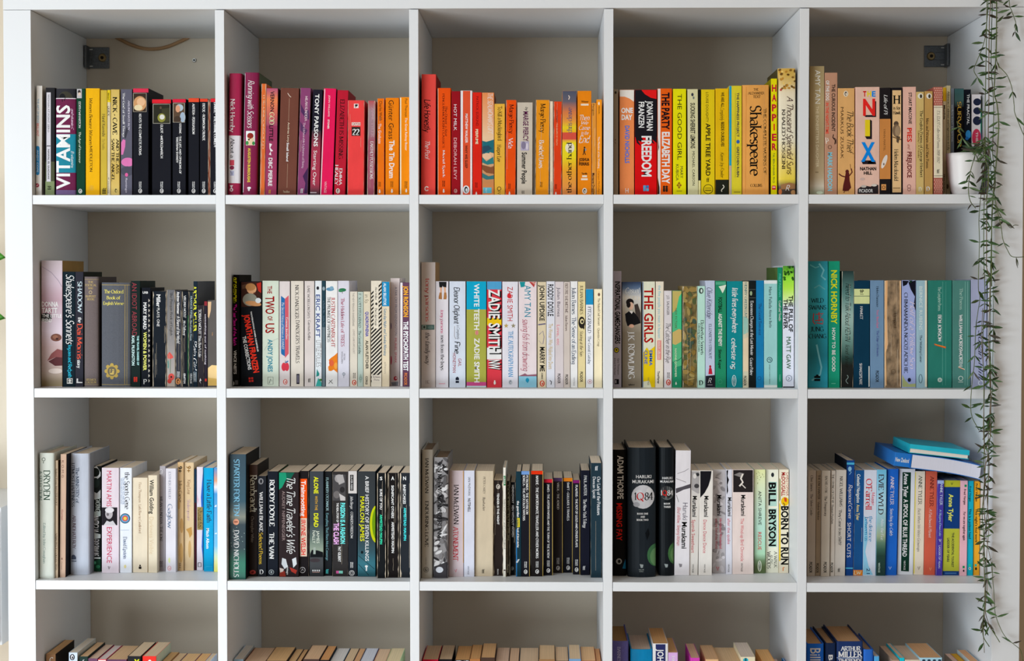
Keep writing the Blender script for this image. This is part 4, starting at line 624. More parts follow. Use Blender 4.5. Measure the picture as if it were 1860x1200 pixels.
b(960, 1066, 152, 'e4e3e2', 'white paperback with orange leaves at foot', S('cover_picture', e(998, 225, 36, 16, '5c8cac'), e(1012, 214, 18, 16, '7ca4bc'), p('e07c20', 1066, 800, 1066, 985, 1030, 955, 1008, 968, 985, 965, 980, 930, 1000, 905, 985, 868, 1010, 845, 1035, 828), e(1010, 895, 22, 30, 'd8603c'), e(1050, 920, 16, 30, 'eca044')), T('JUSTIN CARTWRIGHT', 1025, 298, 752, 33, 'c46c68', 's'), T('THE PROMISE OF HAPPINESS', 986, 296, 706, 26, '4c5058', 's'), S('publisher_emblem', ln(5, '3c3838', 985, 1082, 1002, 1062, 1022, 1082), ln(5, '3c3838', 990, 1052, 1004, 1062, 1018, 1046)))
b(1070, 1172, 150, 'd4d2de', 'pale lilac white paperback with small green tree', S('cover_picture', e(1110, 232, 34, 16, '2c7450'), e(1094, 242, 20, 10, '3c8458'), r(1107, 245, 1112, 265, '5c5444')), T('The Hidden Life of TREES', 1112, 304, 746, 30, 'b43c80', 's'), T('PETER', 1128, 812, 870, 15, '8c8894', 'n'), T('WOHLLEBEN', 1107, 790, 900, 15, '8c8894', 'n'), S('publisher_emblem', ring(1122, 995, 12, '6c7884', 4), ln(3, '6c7884', 1122, 985, 1122, 1030)), L=.14)
b(1178, 1246, 248, 'd8cfc0', 'short cream paperback with red oval bird mark', T('THE NEW PENGUIN SHAKESPEARE', 1210, 258, 560, 17, '9c948c', 'n'), T("LOVE'S LABOUR'S LOST", 1214, 590, 810, 17, 'a89c94', 'n'), MK(1218, 985, 1035, 'PENGUIN', 'BOOKS', '6c6460', 9), PG(1217, 1072, 25, 'c04c34', 'e8dcd0'))
b(1249, 1299, 250, 'b4c2b8', 'short grey green paperback with teal lettering', T('F. SCOTT FITZGERALD', 1268, 266, 575, 22, '4c6c68', 's'), T('The Great Gatsby', 1268, 600, 815, 22, '4c6c68', 's'), S('publisher_emblem', e(1275, 1035, 12, 40, '98aca0'), ring(1275, 1035, 12, '6c8480', 3)))
b(1302, 1364, 248, 'd8ccb4', 'short cream paperback with blue then black capitals', T('in fo', 1330, 275, 350, 34, '5c6444', 't'), T('QUADROPHENIA', 1334, 430, 655, 29, '4860a8', 'b'), T('ALAN FLETCHER', 1334, 690, 950, 26, '2c2828', 'b'), T('CORGI', 1330, 1015, 1090, 20, '4c4440', 'b'))
b(1370, 1466, 150, 'e0d6c4', 'black and white diagonally striped paperback', S('stripes', *[('p', [(a, c) for a, c in ((1371, 152+k*36), (1465, 152+k*36-94), (1465, 170+k*36-94), (1371, 170+k*36)) if True], '1c1a1a') for k in range(3, 26)]), R(1394, 182, 1438, 582, 'e0d6c4', 'label'), T('Alice Walker', 1416, 205, 325, 18, '5c5450', 's'), E(1418, 358, 10, 12, '3c3834'), T('The Color Purple', 1414, 395, 558, 18, '5c5450', 's'), R(1376, 1004, 1464, 1066, 'e6dccc', 'label'), H("The Women's", 1384, 1456, 1012, 1030, '8c7c74', 's'), H('Press', 1396, 1446, 1038, 1056, '8c7c74', 's'))
b(1470, 1536, 158, 'dccbae', 'cream paperback with blue head', BAND(156, 380, '1a86b8'), T('ALAN SILLITOE', 1496, 170, 370, 25, 'd8ecf4', 'b'), T('Saturday Night and Sunday Morning', 1498, 400, 830, 23, '3c98a8', 'i'), T('allison', 1500, 885, 990, 16, 'b8ac98', 'n'))
b(1544, 1630, 150, 'dccfcc', 'white paperback with pink lettering and red mark', T('A FAR CRY FROM KENSINGTON', 1597, 205, 642, 21, '9c94a0', 'n'), T('MURIEL SPARK', 1594, 670, 896, 21, 'd07c88', 'n'), S('publisher_emblem', e(1592, 1035, 17, 20, 'c03848'), e(1598, 1032, 8, 8, 'ecd8d8')), S('cover_picture', p('8c9098', 1552, 1070, 1618, 1064, 1612, 1108, 1566, 1108), e(1552, 870, 7, 40, 'c43c5c'), e(1550, 560, 6, 30, '5c4c7c')), d=.09, h=.2005)
b(1634, 1745, 165, '5f3f55', 'plum paperback with orange name beside the divider', S('spine_edge', r(1634, 165, 1656, 1108, 'e0d8d8')), T('JON RONSON', 1687, 195, 476, 42, 'e0843c', 'x'), T('THE PSYCHOPATH TEST', 1687, 518, 966, 42, 'eee6ea', 'x'), T('PICADOR', 1685, 985, 1096, 28, 'd8704c', 'b'))

cell(2, 3, 750, 460, 4.6167, .042)
b(62, 188, 75, 'cfc5c2', 'tall pale grey book with pink lettering', T('tony parsons', 124, 208, 572, 36, 'cc8884', 's'), S('cover_picture', r(72, 598, 180, 640, '54706c'), r(80, 602, 110, 636, '9cb0ac'), e(95, 618, 9, 12, '3c4c4c'), e(148, 620, 22, 14, '6c8884')), T('the family way', 124, 665, 936, 38, '7c7472', 'i'), H('HC', 106, 140, 1062, 1092, 'a89c98', 's'), side='b4936c', L=.13)
b(192, 298, 235, 'd9d5dc', 'white paperback with legs in brown boots', S('cover_picture', p('1c1c1e', 218, 238, 282, 238, 280, 286, 252, 280, 248, 272, 244, 286, 222, 284), p('d8a888', 226, 285, 244, 285, 242, 335, 230, 335), p('d8a888', 258, 282, 276, 284, 276, 335, 264, 335), p('a87444', 224, 328, 242, 328, 244, 385, 216, 382, 216, 365), p('a87444', 262, 328, 280, 328, 284, 365, 280, 385, 256, 385)), T('tony parsons', 246, 475, 672, 26, 'cc5c94', 'i'), T('men from the boys', 248, 684, 980, 28, '34385c', 's'), R(218, 1090, 270, 1095, 'd88c9c'))
b(306, 442, 235, 'ccd4e2', 'pale blue paperback with black hand lettering', T('Eleanor Oliphant', 368, 284, 590, 46, '2c2c3c', 'h'), T('is Completely', 380, 600, 722, 24, '5c5c6c', 'c'), T('Fine', 372, 738, 842, 44, '2c2c3c', 'h'), S('matchstick', ln(4, '8c8484', 350, 610, 348, 690, 358, 718)), T('GAIL', 394, 880, 948, 28, 'a85c6c', 'n'), T('HONEYMAN', 348, 835, 1000, 28, 'a85c6c', 'n'), S('publisher_emblem', r(358, 1042, 386, 1062, '1c2030'), r(358, 1068, 386, 1086, '1c2030'), e(372, 1042, 8, 8, '1c2030')), side='1c3050')
b(450, 616, 235, '9fa044', 'broad cyan and olive paperback with white capitals', BAND(233, 470, '0a9cc0'), BAND(1078, 1112, 'c04c84'), BAND(1110, 1132, 'b8ccd0'), T('WHITE TEETH', 536, 255, 640, 44, 'ecf0e4', 'b'), S('ornament', e(536, 665, 14, 20, 'd0847c'), ln(3, '8c4c44', 536, 648, 536, 682)), T('ZADIE SMITH', 538, 710, 1082, 44, 'e8ecd8', 'b'))
b(622, 744, 235, 'cc3844', 'red blue and yellow paperback with giant capitals', BAND(233, 302, '4c98c4'), BAND(540, 602, 'e0b814'), BAND(790, 888, 'dcdcdc'), T('ZADIE', 694, 310, 556, 96, '1c1a20', 'x'), T('ZADIE', 684, 302, 546, 94, 'ece8e8', 'b'), T('SMITH', 695, 592, 846, 96, '1c1a20', 'x'), T('SMITH', 684, 584, 836, 94, 'ece8e8', 'b'), T('NW', 693, 899, 979, 100, '2c2024', 'x'), T('NW', 684, 892, 972, 96, 'f0e4e4', 'b'), BIRD(686, 1082, 18))
b(750, 882, 238, 'd7d5de', 'white paperback with coloured capitals and two stars', T('ZADIE SMITH', 816, 280, 566, 46, 'c0404c', 'n'), E(808, 357, 18, 20, 'c82c34', 'dot'), S('ornament', *[p(cc, *[v for k in range(10) for v in (cx+(22 if k % 2 == 0 else 9)*math.sin(k*math.pi/5), 607-(22 if k % 2 == 0 else 9)*math.cos(k*math.pi/5))]) for cx, cc in ((782, 'b09858'), (842, '8c8468'))]), T('THE AUTOGRAPH MAN', 820, 650, 1036, 38, '6ca8cc', 's'), PG(818, 1080, 22, 'c0c4cc', '6c7480'))
b(888, 1038, 238, 'dccfd2', 'white paperback with teal capitals and pink script', S('cover_picture', p('1c8c94', 895, 238, 942, 238, 935, 280, 905, 285), p('b03c3c', 975, 238, 1030, 238, 1015, 285), p('c89084', 990, 238, 1020, 238, 1028, 268)), T('AMY TAN', 964, 268, 532, 56, '44a0b0', 'n'), T('saving fish from drowning', 948, 552, 988, 56, 'b8607c', 'c'), BAND(1026, 1132, '86bcd0'), S('cover_picture', p('8c5c6c', 890, 1028, 940, 1005, 960, 1018, 1036, 1012, 1036, 1030, 890, 1030)), S('publisher_emblem', e(960, 1062, 15, 18, '1c8cb0'), p('1c8cb0', 955, 1085, 968, 1085, 962, 1075)))
b(1046, 1118, 240, 'd0c2a4', 'beige paperback with bold black capitals', T('JOHN UPDIKE', 1084, 265, 566, 42, '282420', 'b'), S('cover_picture', ln(10, '5c5878', 1050, 598, 1112, 590), ln(6, '8c8490', 1060, 680, 1090, 650, 1100, 700, 1090, 760), ln(4, 'a89c98', 1056, 730, 1080, 760)), T('MARRY ME', 1086, 785, 990, 42, '282420', 'b'), T('A ROMANCE', 1084, 1000, 1055, 14, '4c443c', 'b'), PG(1084, 1090, 26, 'c0442c', 'ecdcc8'))
b(1121, 1190, 235, 'd4d5de', 'pale paperback with navy condensed capitals', T('RODDY DOYLE', 1156, 260, 526, 48, '2c3458', 'b'), T('The Woman Who Walked Into Doors', 1156, 590, 970, 36, 'c4b06c', 'n'), S('publisher_emblem', ln(6, '1c1c28', 1148, 1065, 1162, 1075, 1158, 1100)))
b(1193, 1264, 238, 'cec4c6', 'greyish pink paperback with spaced thin lettering', T('Julian Barnes', 1224, 285, 530, 26, '7c7480', 'n'), T('Love, etc', 1220, 600, 770, 26, 'd4929c', 'n'), T('PICADOR', 1226, 1008, 1090, 24, '5c545c', 'b'))
b(1266, 1319, 240, 'c8bcb4', 'narrow grey beige paperback with brown capitals', T('BEFORE SHE MET ME', 1288, 252, 500, 22, '7c6860', 's'), T('Julian Barnes', 1288, 520, 650, 19, '7c6860', 's'), T('PICADOR', 1290, 1015, 1100, 22, '3c3434', 'b'), side='2c3458')
b(1323, 1381, 235, 'e2e1e0', 'white paperback with grey blue roman lettering', T('Julian Barnes', 1350, 285, 512, 34, '6c7888', 's'), T('The Sense of an Ending', 1350, 535, 930, 34, '7c8898', 's'), T('VINTAGE', 1352, 1040, 1110, 12, 'a8a8ac', 'n'))
b(1385, 1446, 238, 'd9c996', 'pale yellow paperback with black swirl', T('JULIAN BARNES', 1414, 268, 512, 24, '7c6c4c', 's'), S('ornament', e(1416, 580, 28, 50, '24201c'), e(1418, 570, 16, 22, 'd9c996'), e(1420, 572, 9, 12, '24201c'), p('24201c', 1400, 600, 1436, 640, 1440, 615)), T('Staring at the Sun', 1414, 650, 862, 26, '8c7c5c', 'i'), T('PICADOR', 1414, 992, 1078, 24, '3c342c', 'b'))
b(1451, 1512, 300, 'dddde0', 'short white paperback with blue head', BAND(298, 430, '1c84b4'), T('FITZGERALD', 1480, 446, 668, 26, '5c6c80', 's'), T('The Great Gatsby', 1480, 692, 930, 23, '8c94a0', 's'), S('publisher_emblem', ring(1484, 1075, 17, 'c08c94', 4), e(1484, 1075, 6, 8, 'b87880')))
b(1519, 1592, 300, 'e2d4b2', 'short cream paperback next to the divider', E(1560, 345, 10, 14, '6c5040'), T('The Naked Civil Servant', 1560, 375, 605, 18, '8c7c5c', 's'), T('Quentin Crisp', 1558, 625, 780, 18, '9c8c6c', 's'))

cell(2, 4, 1100, 470, 4.8, .045)
b(66, 138, 107, 'b4b0c4', 'tall pale violet paperback with black condensed capitals', T('INSPIRATIONAL GAMECHANGERS', 106, 195, 740, 44, '1c1a24', 'x'), S('publisher_emblem', e(95, 795, 23, 24, '24222c'), e(95, 795, 17, 18, 'd8c820'), r(88, 786, 102, 800, '24222c')), T('Gary Thompson', 112, 865, 1010, 16, '4c4858', 'n'), T('& Donal W. Moorhead', 82, 865, 1010, 14, '4c4858', 'n'), S('publisher_emblem', r(78, 1048, 116, 1092, '16161c'), r(84, 1056, 94, 1084, 'b8b4c4')))
b(146, 312, 200, '7f7565', 'broad grey brown paperback with woman in black', GR(198, 640, (0, '1c2c4c'), (.12, '4c6484'), (.3, 'c8c8c4'), (.6, 'a8a090'), (1, '7f7565')), H('Casual', 172, 298, 252, 298, 'e0d8c8', 'c'), H('Vacancy', 165, 304, 308, 356, 'd8d0c0', 'c'), S('cover_picture', p('3c3430', 250, 400, 280, 390, 306, 470, 306, 560, 270, 560), e(212, 378, 34, 32, '1c1818'), e(222, 410, 22, 34, 'd8b49c'), e(200, 400, 18, 26, '1c1818'), p('141416', 170, 480, 205, 455, 245, 460, 285, 510, 306, 560, 250, 578, 190, 585, 176, 540), p('e0dcd8', 205, 456, 228, 480, 240, 460, 226, 452), e(226, 585, 22, 16, 'c89c84')), T('J.K. ROWLING', 224, 630, 1045, 54, 'ddd6cc', 's'), H('sphere', 198, 254, 1088, 1102, '4c443c', 'e'), l=-2, side='143454')
b(322, 432, 198, 'cfd0ba', 'pale green and yellow paperback with red capitals', S('cover_picture', p('dcbc0c', 326, 820, 360, 770, 380, 800, 430, 760, 430, 1120, 400, 1120, 380, 1060, 326, 1070)), T('THE GIRLS', 378, 252, 732, 80, 'b01c30', 'b'), T('EMMA', 396, 798, 932, 28, '3c7c6c', 'b'), T('CLINE', 352, 798, 918, 28, '3c7c6c', 'b'), T('VINTAGE', 374, 1030, 1100, 16, '9c8c24', 'n'), S('spine_edge', r(322, 200, 328, 1120, '1c4c8c')))
b(434, 503, 198, 'd6cdba', 'off-white paperback with blue lettering and pink label', T('the five people you meet in heaven', 470, 230, 690, 26, '8cb8bc', 'n'), R(450, 710, 486, 880, 'd08880', 'label'), T('mitch albom', 468, 718, 872, 20, 'eadcd4', 'n'), T('TimeWarner', 462, 978, 1088, 20, '34302c', 'b'), l=4, side='c0a078')
b(510, 577, 278, 'cac4c6', 'short pale grey paperback with handwritten title', T('J.D. SALINGER', 545, 318, 490, 22, '4c484c', 'n'), T('The Catcher in the Rye', 545, 560, 908, 40, '3c3840', 'c'), MK(548, 990, 1040, 'PENGUIN', 'BOOKS', '5c5456', 9), PG(548, 1076, 26, 'b83c30', 'eae0d8'))
b(583, 664, 278, '4ca474', 'green and tan marbled paperback', SS('cover_picture', p('b0a05c', 584, 280, 662, 280, 662, 380, 630, 430, 584, 470), p('b8a060', 584, 640, 640, 610, 662, 620, 662, 720, 610, 750, 584, 740), p('20805c', 584, 890, 620, 940, 662, 930, 662, 1120, 584, 1120), p('3cb07c', 640, 330, 662, 300, 662, 620, 620, 600, 600, 520), ln(4, '1c4c3c', 590, 900, 640, 880, 660, 860)), T('NEW FICTION', 615, 430, 600, 18, '4c6c44', 'n'), T('NADINE GORDIMER', 612, 780, 1030, 17, 'c4d0a8', 'n'), BIRD(614, 1085, 13, 'e0e8dc'))
b(672, 798, 238, '6a5c34', 'old gold green marbled book with torn cover', S('cover_picture', *[e(675+random.Random(i*3).random()*118, 250+random.Random(i*5+1).random()*860, 8+14*random.Random(i).random(), 20+26*random.Random(i+50).random(), ('4c5434', '8c7440', '3c4c40', '7c6430', '94804c')[i % 5], i*53) for i in range(60)]), wear=1.0, kind='mottle', side='b09c64')
b(800, 868, 238, 'a9cfc2', 'mint paperback with small dark round emblem', S('publisher_emblem', e(833, 278, 20, 26, '3c4844'), e(836, 278, 8, 16, 'c8dcd4')), T('Elizabethan Sonnets', 843, 532, 836, 26, '2c4440', 's'), T('Edited by Maurice Evans', 816, 562, 810, 16, '3c5450', 's'), H('D', 814, 850, 1060, 1098, '1c4a48', 'e'))
b(872, 953, 190, 'b0bace', 'pale blue grey paperback with red figure', T('Olive Kitteridge', 906, 250, 520, 46, '5c4878', 'c'), T('ELIZABETH STROUT', 912, 565, 872, 22, '6c7488', 's'), S('cover_picture', p('b01c30', 896, 1005, 902, 955, 912, 945, 924, 955, 932, 1005), e(912, 938, 9, 12, 'a01c2c'), p('1e1e26', 872, 1020, 952, 1012, 952, 1122, 872, 1122)), H('R', 892, 925, 1040, 1080, 'd8d4d8', 'c'), R(888, 1094, 932, 1100, '8c8890'))
b(958, 1052, 192, '20805c', 'green paperback with pale patch at top', S('cover_picture', p('cfd8c8', 985, 240, 1052, 225, 1040, 262, 1020, 300, 1000, 262), r(960, 200, 1048, 225, '4c9c7c')), T('FOOTBALL', 1000, 335, 468, 32, '10241c', 'b'), T('AGAINST THE ENEMY', 1000, 476, 762, 32, 'd8e8dc', 'b'), T('Simon Kuper', 998, 790, 960, 26, '14382c', 'b'), S('publisher_emblem', ring(998, 1070, 18, '3c9474', 4)))
b(1058, 1194, 195, '0e7c84', 'teal paperback with flowing white lower case script', T('little fires everywhere', 1128, 252, 645, 48, 'd4ecec', 'h'), T('celeste ng', 1120, 690, 962, 42, 'd4ecec', 'h'), S('publisher_emblem', ('l', [(1120+17*math.cos(k*math.pi/8), 1062+48*math.sin(k*math.pi/8)) for k in range(17)], 5, 'd4e8e8')), T('ABACUS', 1120, 1030, 1094, 16, 'd4e8e8', 'n'))
b(1197, 1248, 198, 'c2bca2', 'worn beige green paperback with faint lettering', T('HENRY GREEN LIVING', 1222, 205, 560, 20, '5c8480', 's'), T('PICADOR', 1216, 1020, 1105, 24, '3c3830', 'b'), S('cover_picture', p('8cb4a8', 1200, 500, 1244, 520, 1244, 640, 1200, 660), p('d8c4a4', 1200, 700, 1244, 680, 1244, 980, 1200, 980)), wear=.4)
b(1253, 1310, 192, '141a1a', 'black paperback with white narrow lettering', T('Enormous Changes at the Last Minute', 1276, 365, 840, 26, 'd0d8d4', 's'), T('Grace Paley', 1272, 862, 1016, 25, 'd0d8d4', 's'), E(1268, 300, 10, 20, '8ca07c'), BAND(265, 268, '5c6864'), BAND(338, 341, '5c6864'))
b(1313, 1380, 190, '1672a4', 'plain blue paperback with faint lettering', T('The Good Terrorist', 1346, 385, 665, 22, '1c5484', 's'), S('publisher_emblem', ring(1340, 1040, 15, '1c5484', 5)))
b(1382, 1497, 187, '8cbcba', 'pale turquoise paperback with thin lettering', BAND(185, 216, 'd4dada'), BAND(1100, 1128, 'd0d4d0'), T('Hans Fallada', 1438, 245, 432, 28, '2c4c54', 'n'), T('Alone in Berlin', 1438, 442, 600, 24, '2c4c54', 'n'), S('publisher_emblem', ring(1430, 880, 22, '1c3c44', 5), ln(5, '1c3c44', 1418, 880, 1430, 870, 1442, 882, 1430, 892)), T('penguin modern classics', 1432, 922, 1090, 9, '2c4c54', 'n'))
b(1499, 1540, 75, '14785a', 'tall narrow green book with faint lettering', T('PHILIP PULLMAN', 1520, 130, 330, 18, '3c9c8c', 'n'), T('Cruel and Tender', 1520, 365, 545, 20, 'c8d8c0', 's'), T('FABER', 1520, 1010, 1070, 14, '4c9c84', 'n'), side='4c6434', L=.16)
b(1545, 1652, 60, 'dcdeea', 'tall white book with leafy green head', GR(60, 420, (0, '3c7c1c'), (.3, '84c42c'), (.55, 'a0cc3c'), (.8, 'c8e08c'), (1, 'dcdeea')), S('cover_picture', *[e(1552+random.Random(i*7).random()*92, 66+random.Random(i*11).random()*120, 9, 13, ('1c3c14', '2c5c18', '4c8c20')[i % 3], i*40) for i in range(20)]), T('THE PULL OF', 1615, 320, 636, 38, '24345c', 'b'), T('THE RIVER', 1570, 350, 610, 36, '24345c', 'b'), T('MATT GAW', 1596, 680, 960, 40, '4c8458', 'n'), S('publisher_emblem', ring(1598, 1040, 25, '5c6878', 4), ln(5, '5c6878', 1590, 1030, 1606, 1038, 1592, 1054)), S('spine_edge', r(1646, 62, 1652, 1120, '1c281c'), r(1546, 1112, 1652, 1122, '14181c')))

cell(2, 5, 1455, 460, 4.5926, .045)
b(58, 224, 65, '1a8ca0', 'tall turquoise book with red brush characters', GR(65, 1115, (0, '1c8090'), (.2, '2c9cb0'), (.5, '1c8c9c'), (.75, '0c7080'), (1, '2094ac')), S('cover_picture', ln(14, '6cb8c4', 150, 85, 190, 140, 170, 190, 205, 220), ln(10, '5cacb8', 75, 95, 120, 120, 150, 110), ln(10, '5cacb8', 110, 290, 150, 265, 200, 300), ln(14, '6cb0bc', 130, 760, 150, 860, 170, 950, 160, 1010, 90, 1060), ln(8, 'b83030', 105, 500, 100, 570, 118, 590), ln(8, 'b83030', 122, 510, 185, 500, 150, 540, 180, 545), ln(8, 'b83030', 150, 490, 150, 570), ln(8, 'b83030', 115, 560, 185, 555, 180, 588, 130, 580)), H('WILD', 80, 190, 374, 410, '16363c', 's'), H('SWANS', 64, 210, 432, 468, '16363c', 's'), H('JUNG', 80, 188, 612, 650, '16363c', 's'), H('CHANG', 64, 210, 672, 708, '16363c', 's'), S('publisher_emblem', r(110, 1022, 160, 1040, '0c1014'), r(110, 1046, 160, 1064, '0c1014'), e(135, 1020, 12, 10, '0c1014')))
b(230, 324, 65, '17876a', 'tall green paperback with bold yellow capitals', T('NICK HORNBY', 277, 140, 590, 50, 'd8cc1c', 'b'), T('HOW TO BE GOOD', 273, 620, 986, 28, 'd4e4d8', 'b'), R(252, 1082, 288, 1088, '5cb498'))
b(332, 434, 148, '10302e', 'dark teal paperback with black handwritten title', GR(148, 1115, (0, '142c2c'), (.2, '4c7470'), (.4, '8ca8a0'), (.6, '5c8078'), (.75, '143430'), (.8, '08100e'), (1, '080c0c')), T('Need to Talk About KEVIN', 392, 250, 740, 44, '18241f', 'c'), T('lionel shriver', 386, 760, 960, 34, '18241f', 'c'), S('publisher_emblem', ('l', [(384+10*math.sin(k*.9), 1015+k*9) for k in range(9)], 5, '7c8c88')), l=9, wear=.4)
b(440, 573, 228, '052f44', 'dark navy paperback with pale green label', R(443, 296, 573, 420, 'bcc48c', 'label'), BAND(354, 358, '2c3c3c'), H('9P', 490, 524, 302, 332, '2c302c', 'b'), H('SHAX', 492, 522, 336, 346, '5c6450', 'n'), T('HAMLET', 504, 440, 550, 22, '9cb4bc', 's'), T('SHAKESPEARE', 498, 915, 1096, 22, '9cb4bc', 's'), S('spine_edge', r(563, 940, 573, 1112, 'c8ccc8')))
b(578, 692, 225, '627f9c', 'steel blue paperback with small dark lettering', T('Helen Dunmore', 638, 275, 448, 20, '2c3c50', 's'), T('Your Blue-Eyed', 640, 470, 620, 20, '9c6484', 'n'), T('The Edge of Heaven', 640, 640, 860, 18, '4c5c8c', 's'), T('PICADOR', 636, 978, 1075, 26, '34404c', 'b'))
b(696, 836, 225, '7f6a52', 'battered brown hardback with flaking cream edges', S('spine_edge', p('d8a878', 697, 230, 722, 226, 718, 500, 724, 760, 708, 830, 714, 1100, 697, 1108), p('d8b080', 822, 230, 836, 230, 836, 1110, 826, 1108)), T('Unspent', 785, 498, 625, 28, '5c4834', 's'), S('publisher_emblem', ring(770, 985, 18, '5c4834', 4)), wear=1.0, kind='mottle')
b(842, 958, 225, '8c98c4', 'periwinkle paperback with black ink leaves', SS('cover_picture', p('10121c', 846, 228, 900, 230, 880, 262, 850, 275), p('10121c', 895, 240, 955, 226, 955, 480, 940, 430, 950, 360, 915, 300), p('14301c', 900, 226, 930, 226, 915, 250), p('98a070', 844, 1010, 870, 1060, 900, 1090, 956, 1085, 956, 1114, 844, 1114)), T('CHIMAMANDA NGOZI ADICHIE', 875, 325, 1000, 28, '20284c', 's'), T('Half of a Yellow Sun', 928, 400, 965, 40, 'ccc8e4', 'c'), E(903, 1055, 14, 17, '14182c'))
b(962, 1052, 226, '8aa8b4', 'grey blue paperback with cream right edge', S('spine_edge', r(1034, 226, 1052, 1112, 'd8d4c0')), T('BERNICE RUBENS', 1000, 275, 640, 28, 'c0d4d8', 'n'), T('The Waiting Game', 1000, 680, 910, 18, '3c5464', 's'), S('publisher_emblem', ('l', [(997+14*math.cos(k*math.pi/8), 1045+36*math.sin(k*math.pi/8)) for k in range(17)], 4, '34505c')))
b(1060, 1258, 225, '266c60', 'broad bottle green paperback with red slash', S('crease', ln(4, '4c8c80', 1182, 235, 1180, 1100), ln(3, '4c8c80', 1208, 235, 1206, 1100)), T('The Complete Poems', 1156, 278, 480, 26, '6c9c90', 's'), T('BEN JONSON', 1157, 510, 735, 28, 'dce4dc', 'e'), S('brush_slash', p('c04424', 1110, 752, 1210, 778, 1205, 792, 1115, 765), p('d8a030', 1120, 756, 1205, 780, 1203, 784, 1120, 760)), S('publisher_emblem', ring(1158, 1055, 16, 'c8d4cc', 5), ring(1158, 1055, 8, 'c8d4cc', 4)))
b(1264, 1412, 226, '44746c', 'grey green paperback with pale slash', S('crease', ln(4, '6c9c90', 1370, 235, 1368, 1100), ln(3, '7ca8a0', 1390, 235, 1388, 1100)), T('The Poems', 1336, 288, 470, 26, '74988e', 's'), T('WILLIAM WORDSWORTH', 1333, 508, 945, 28, 'dce4dc', 'e'), S('brush_slash', ln(7, 'c8b49c', 1312, 945, 1365, 968), ln(4, 'a84c34', 1316, 952, 1360, 970)), S('publisher_emblem', ring(1332, 1042, 18, 'b8c4bc', 5)), R(1312, 1070, 1352, 1075, 'b8c4bc'))
b(1418, 1568, 218, '8f92aa', 'pale grey violet book behind the vines', T('Susan Hill', 1500, 640, 1060, 40, '4c4c64', 'c'), S('publisher_emblem', ring(1500, 1080, 20, 'd0d4e0', 7)))

# ================================================================== books: third row
cell(3, 1, 50, 790, 4.446, .06)
b(70, 214, 145, 'ccd0c6', 'tall pale grey green hardback at shelf edge', S('publisher_emblem', ring(130, 195, 13, '6c7468', 5), r(125, 212, 131, 228, '6c7468')), T('DRYDEN', 155, 282, 526, 50, '5c7464', 's'), T('A SELECTION', 103, 284, 526, 28, '7c9084', 's'), T('Edited by John Conaghan', 136, 708, 1036, 20, 'a0aca4', 's'), yb=1158, hard=True, bulge=.001, side='d2d2c4')
b(219, 246, 205, 'bca68c', 'thin beige pamphlet with dark edge', T('Robert Frost: MASTER POET', 233, 270, 570, 13, '7c6a58', 's'), T('VAN PELT COLLECTED', 232, 790, 1090, 13, '7c6a58', 's'), yb=1153, side='4c3c2c')
b(259, 306, 155, 'c8a892', 'narrow pinkish beige book with spaced lettering', T('K O M G', 285, 205, 342, 17, '8c6c5c', 'n'), T('Gunter', 281, 600, 690, 14, 'a85c5c', 'n'), R(272, 990, 284, 1005, '8c6c5c', 'emblem'), T('Carcanet', 277, 1020, 1085, 12, 'a08474', 'n'), yb=1148, l=8, side='16141a')
b(330, 496, 150, 'c2c8d6', 'thick pale blue grey jacketed hardback', T('The MINISTRY of', 402, 260, 550, 27, '5c7088', 's'), T('UTMOST HAPPINESS', 366, 225, 580, 27, '3c5070', 's'), T('ARUNDHATI ROY', 375, 645, 920, 27, '7c4064', 's'), S('publisher_emblem', r(352, 980, 392, 1004, '4c5468'), e(370, 978, 16, 12, '4c5468'), r(352, 1012, 394, 1022, '6c7484')), yb=1128, hard=True, side='8c9098')
b(506, 592, 250, '151a18', 'black paperback with torn white shapes', S('cover_picture', p('d8dcdc', 515, 262, 560, 250, 590, 300, 590, 330, 550, 370, 520, 345, 545, 310), p('c8cccc', 508, 440, 560, 470, 590, 440, 590, 510, 540, 520, 512, 560), e(548, 300, 34, 36, '1a201c'), e(550, 385, 30, 40, '24302c'), p('b8c4c0', 512, 620, 590, 612, 590, 652, 520, 668), p('c8d0cc', 508, 780, 590, 800, 590, 830, 540, 838, 508, 810), p('1c4c34', 506, 1020, 592, 1000, 592, 1100, 506, 1100), e(540, 1030, 14, 12, '5cb488'), e(570, 1062, 16, 14, '3c9468'), e(525, 1080, 12, 12, '58a884'), r(508, 985, 590, 998, 'ccd4d0')), T('IGNORING', 568, 505, 615, 36, 'd0d8d4', 'h'), T('ANTIGUA', 545, 645, 785, 56, 'dce0dc', 'h'), T('EASY RAWLINS', 548, 840, 975, 54, 'a8c4bc', 'h'), yb=1102)
b(600, 738, 265, 'dccfd8', 'pale pink paperback with photo and magenta capitals', T('MARTIN AMIS', 660, 288, 576, 42, 'cc4c84', 'n'), S('cover_picture', r(598, 583, 725, 727, '1c181e'), p('c8c4c8', 615, 727, 640, 690, 665, 700, 690, 690, 715, 727), e(658, 635, 30, 42, 'b0aaae'), e(662, 605, 36, 22, 'd8d4d8'), e(648, 640, 10, 12, '6c666a')), T('EXPERIENCE', 662, 742, 1032, 42, 'cc4c84', 'n'), S('publisher_emblem', ln(5, '5c5058', 652, 1058, 658, 1082, 666, 1060)), yb=1113)
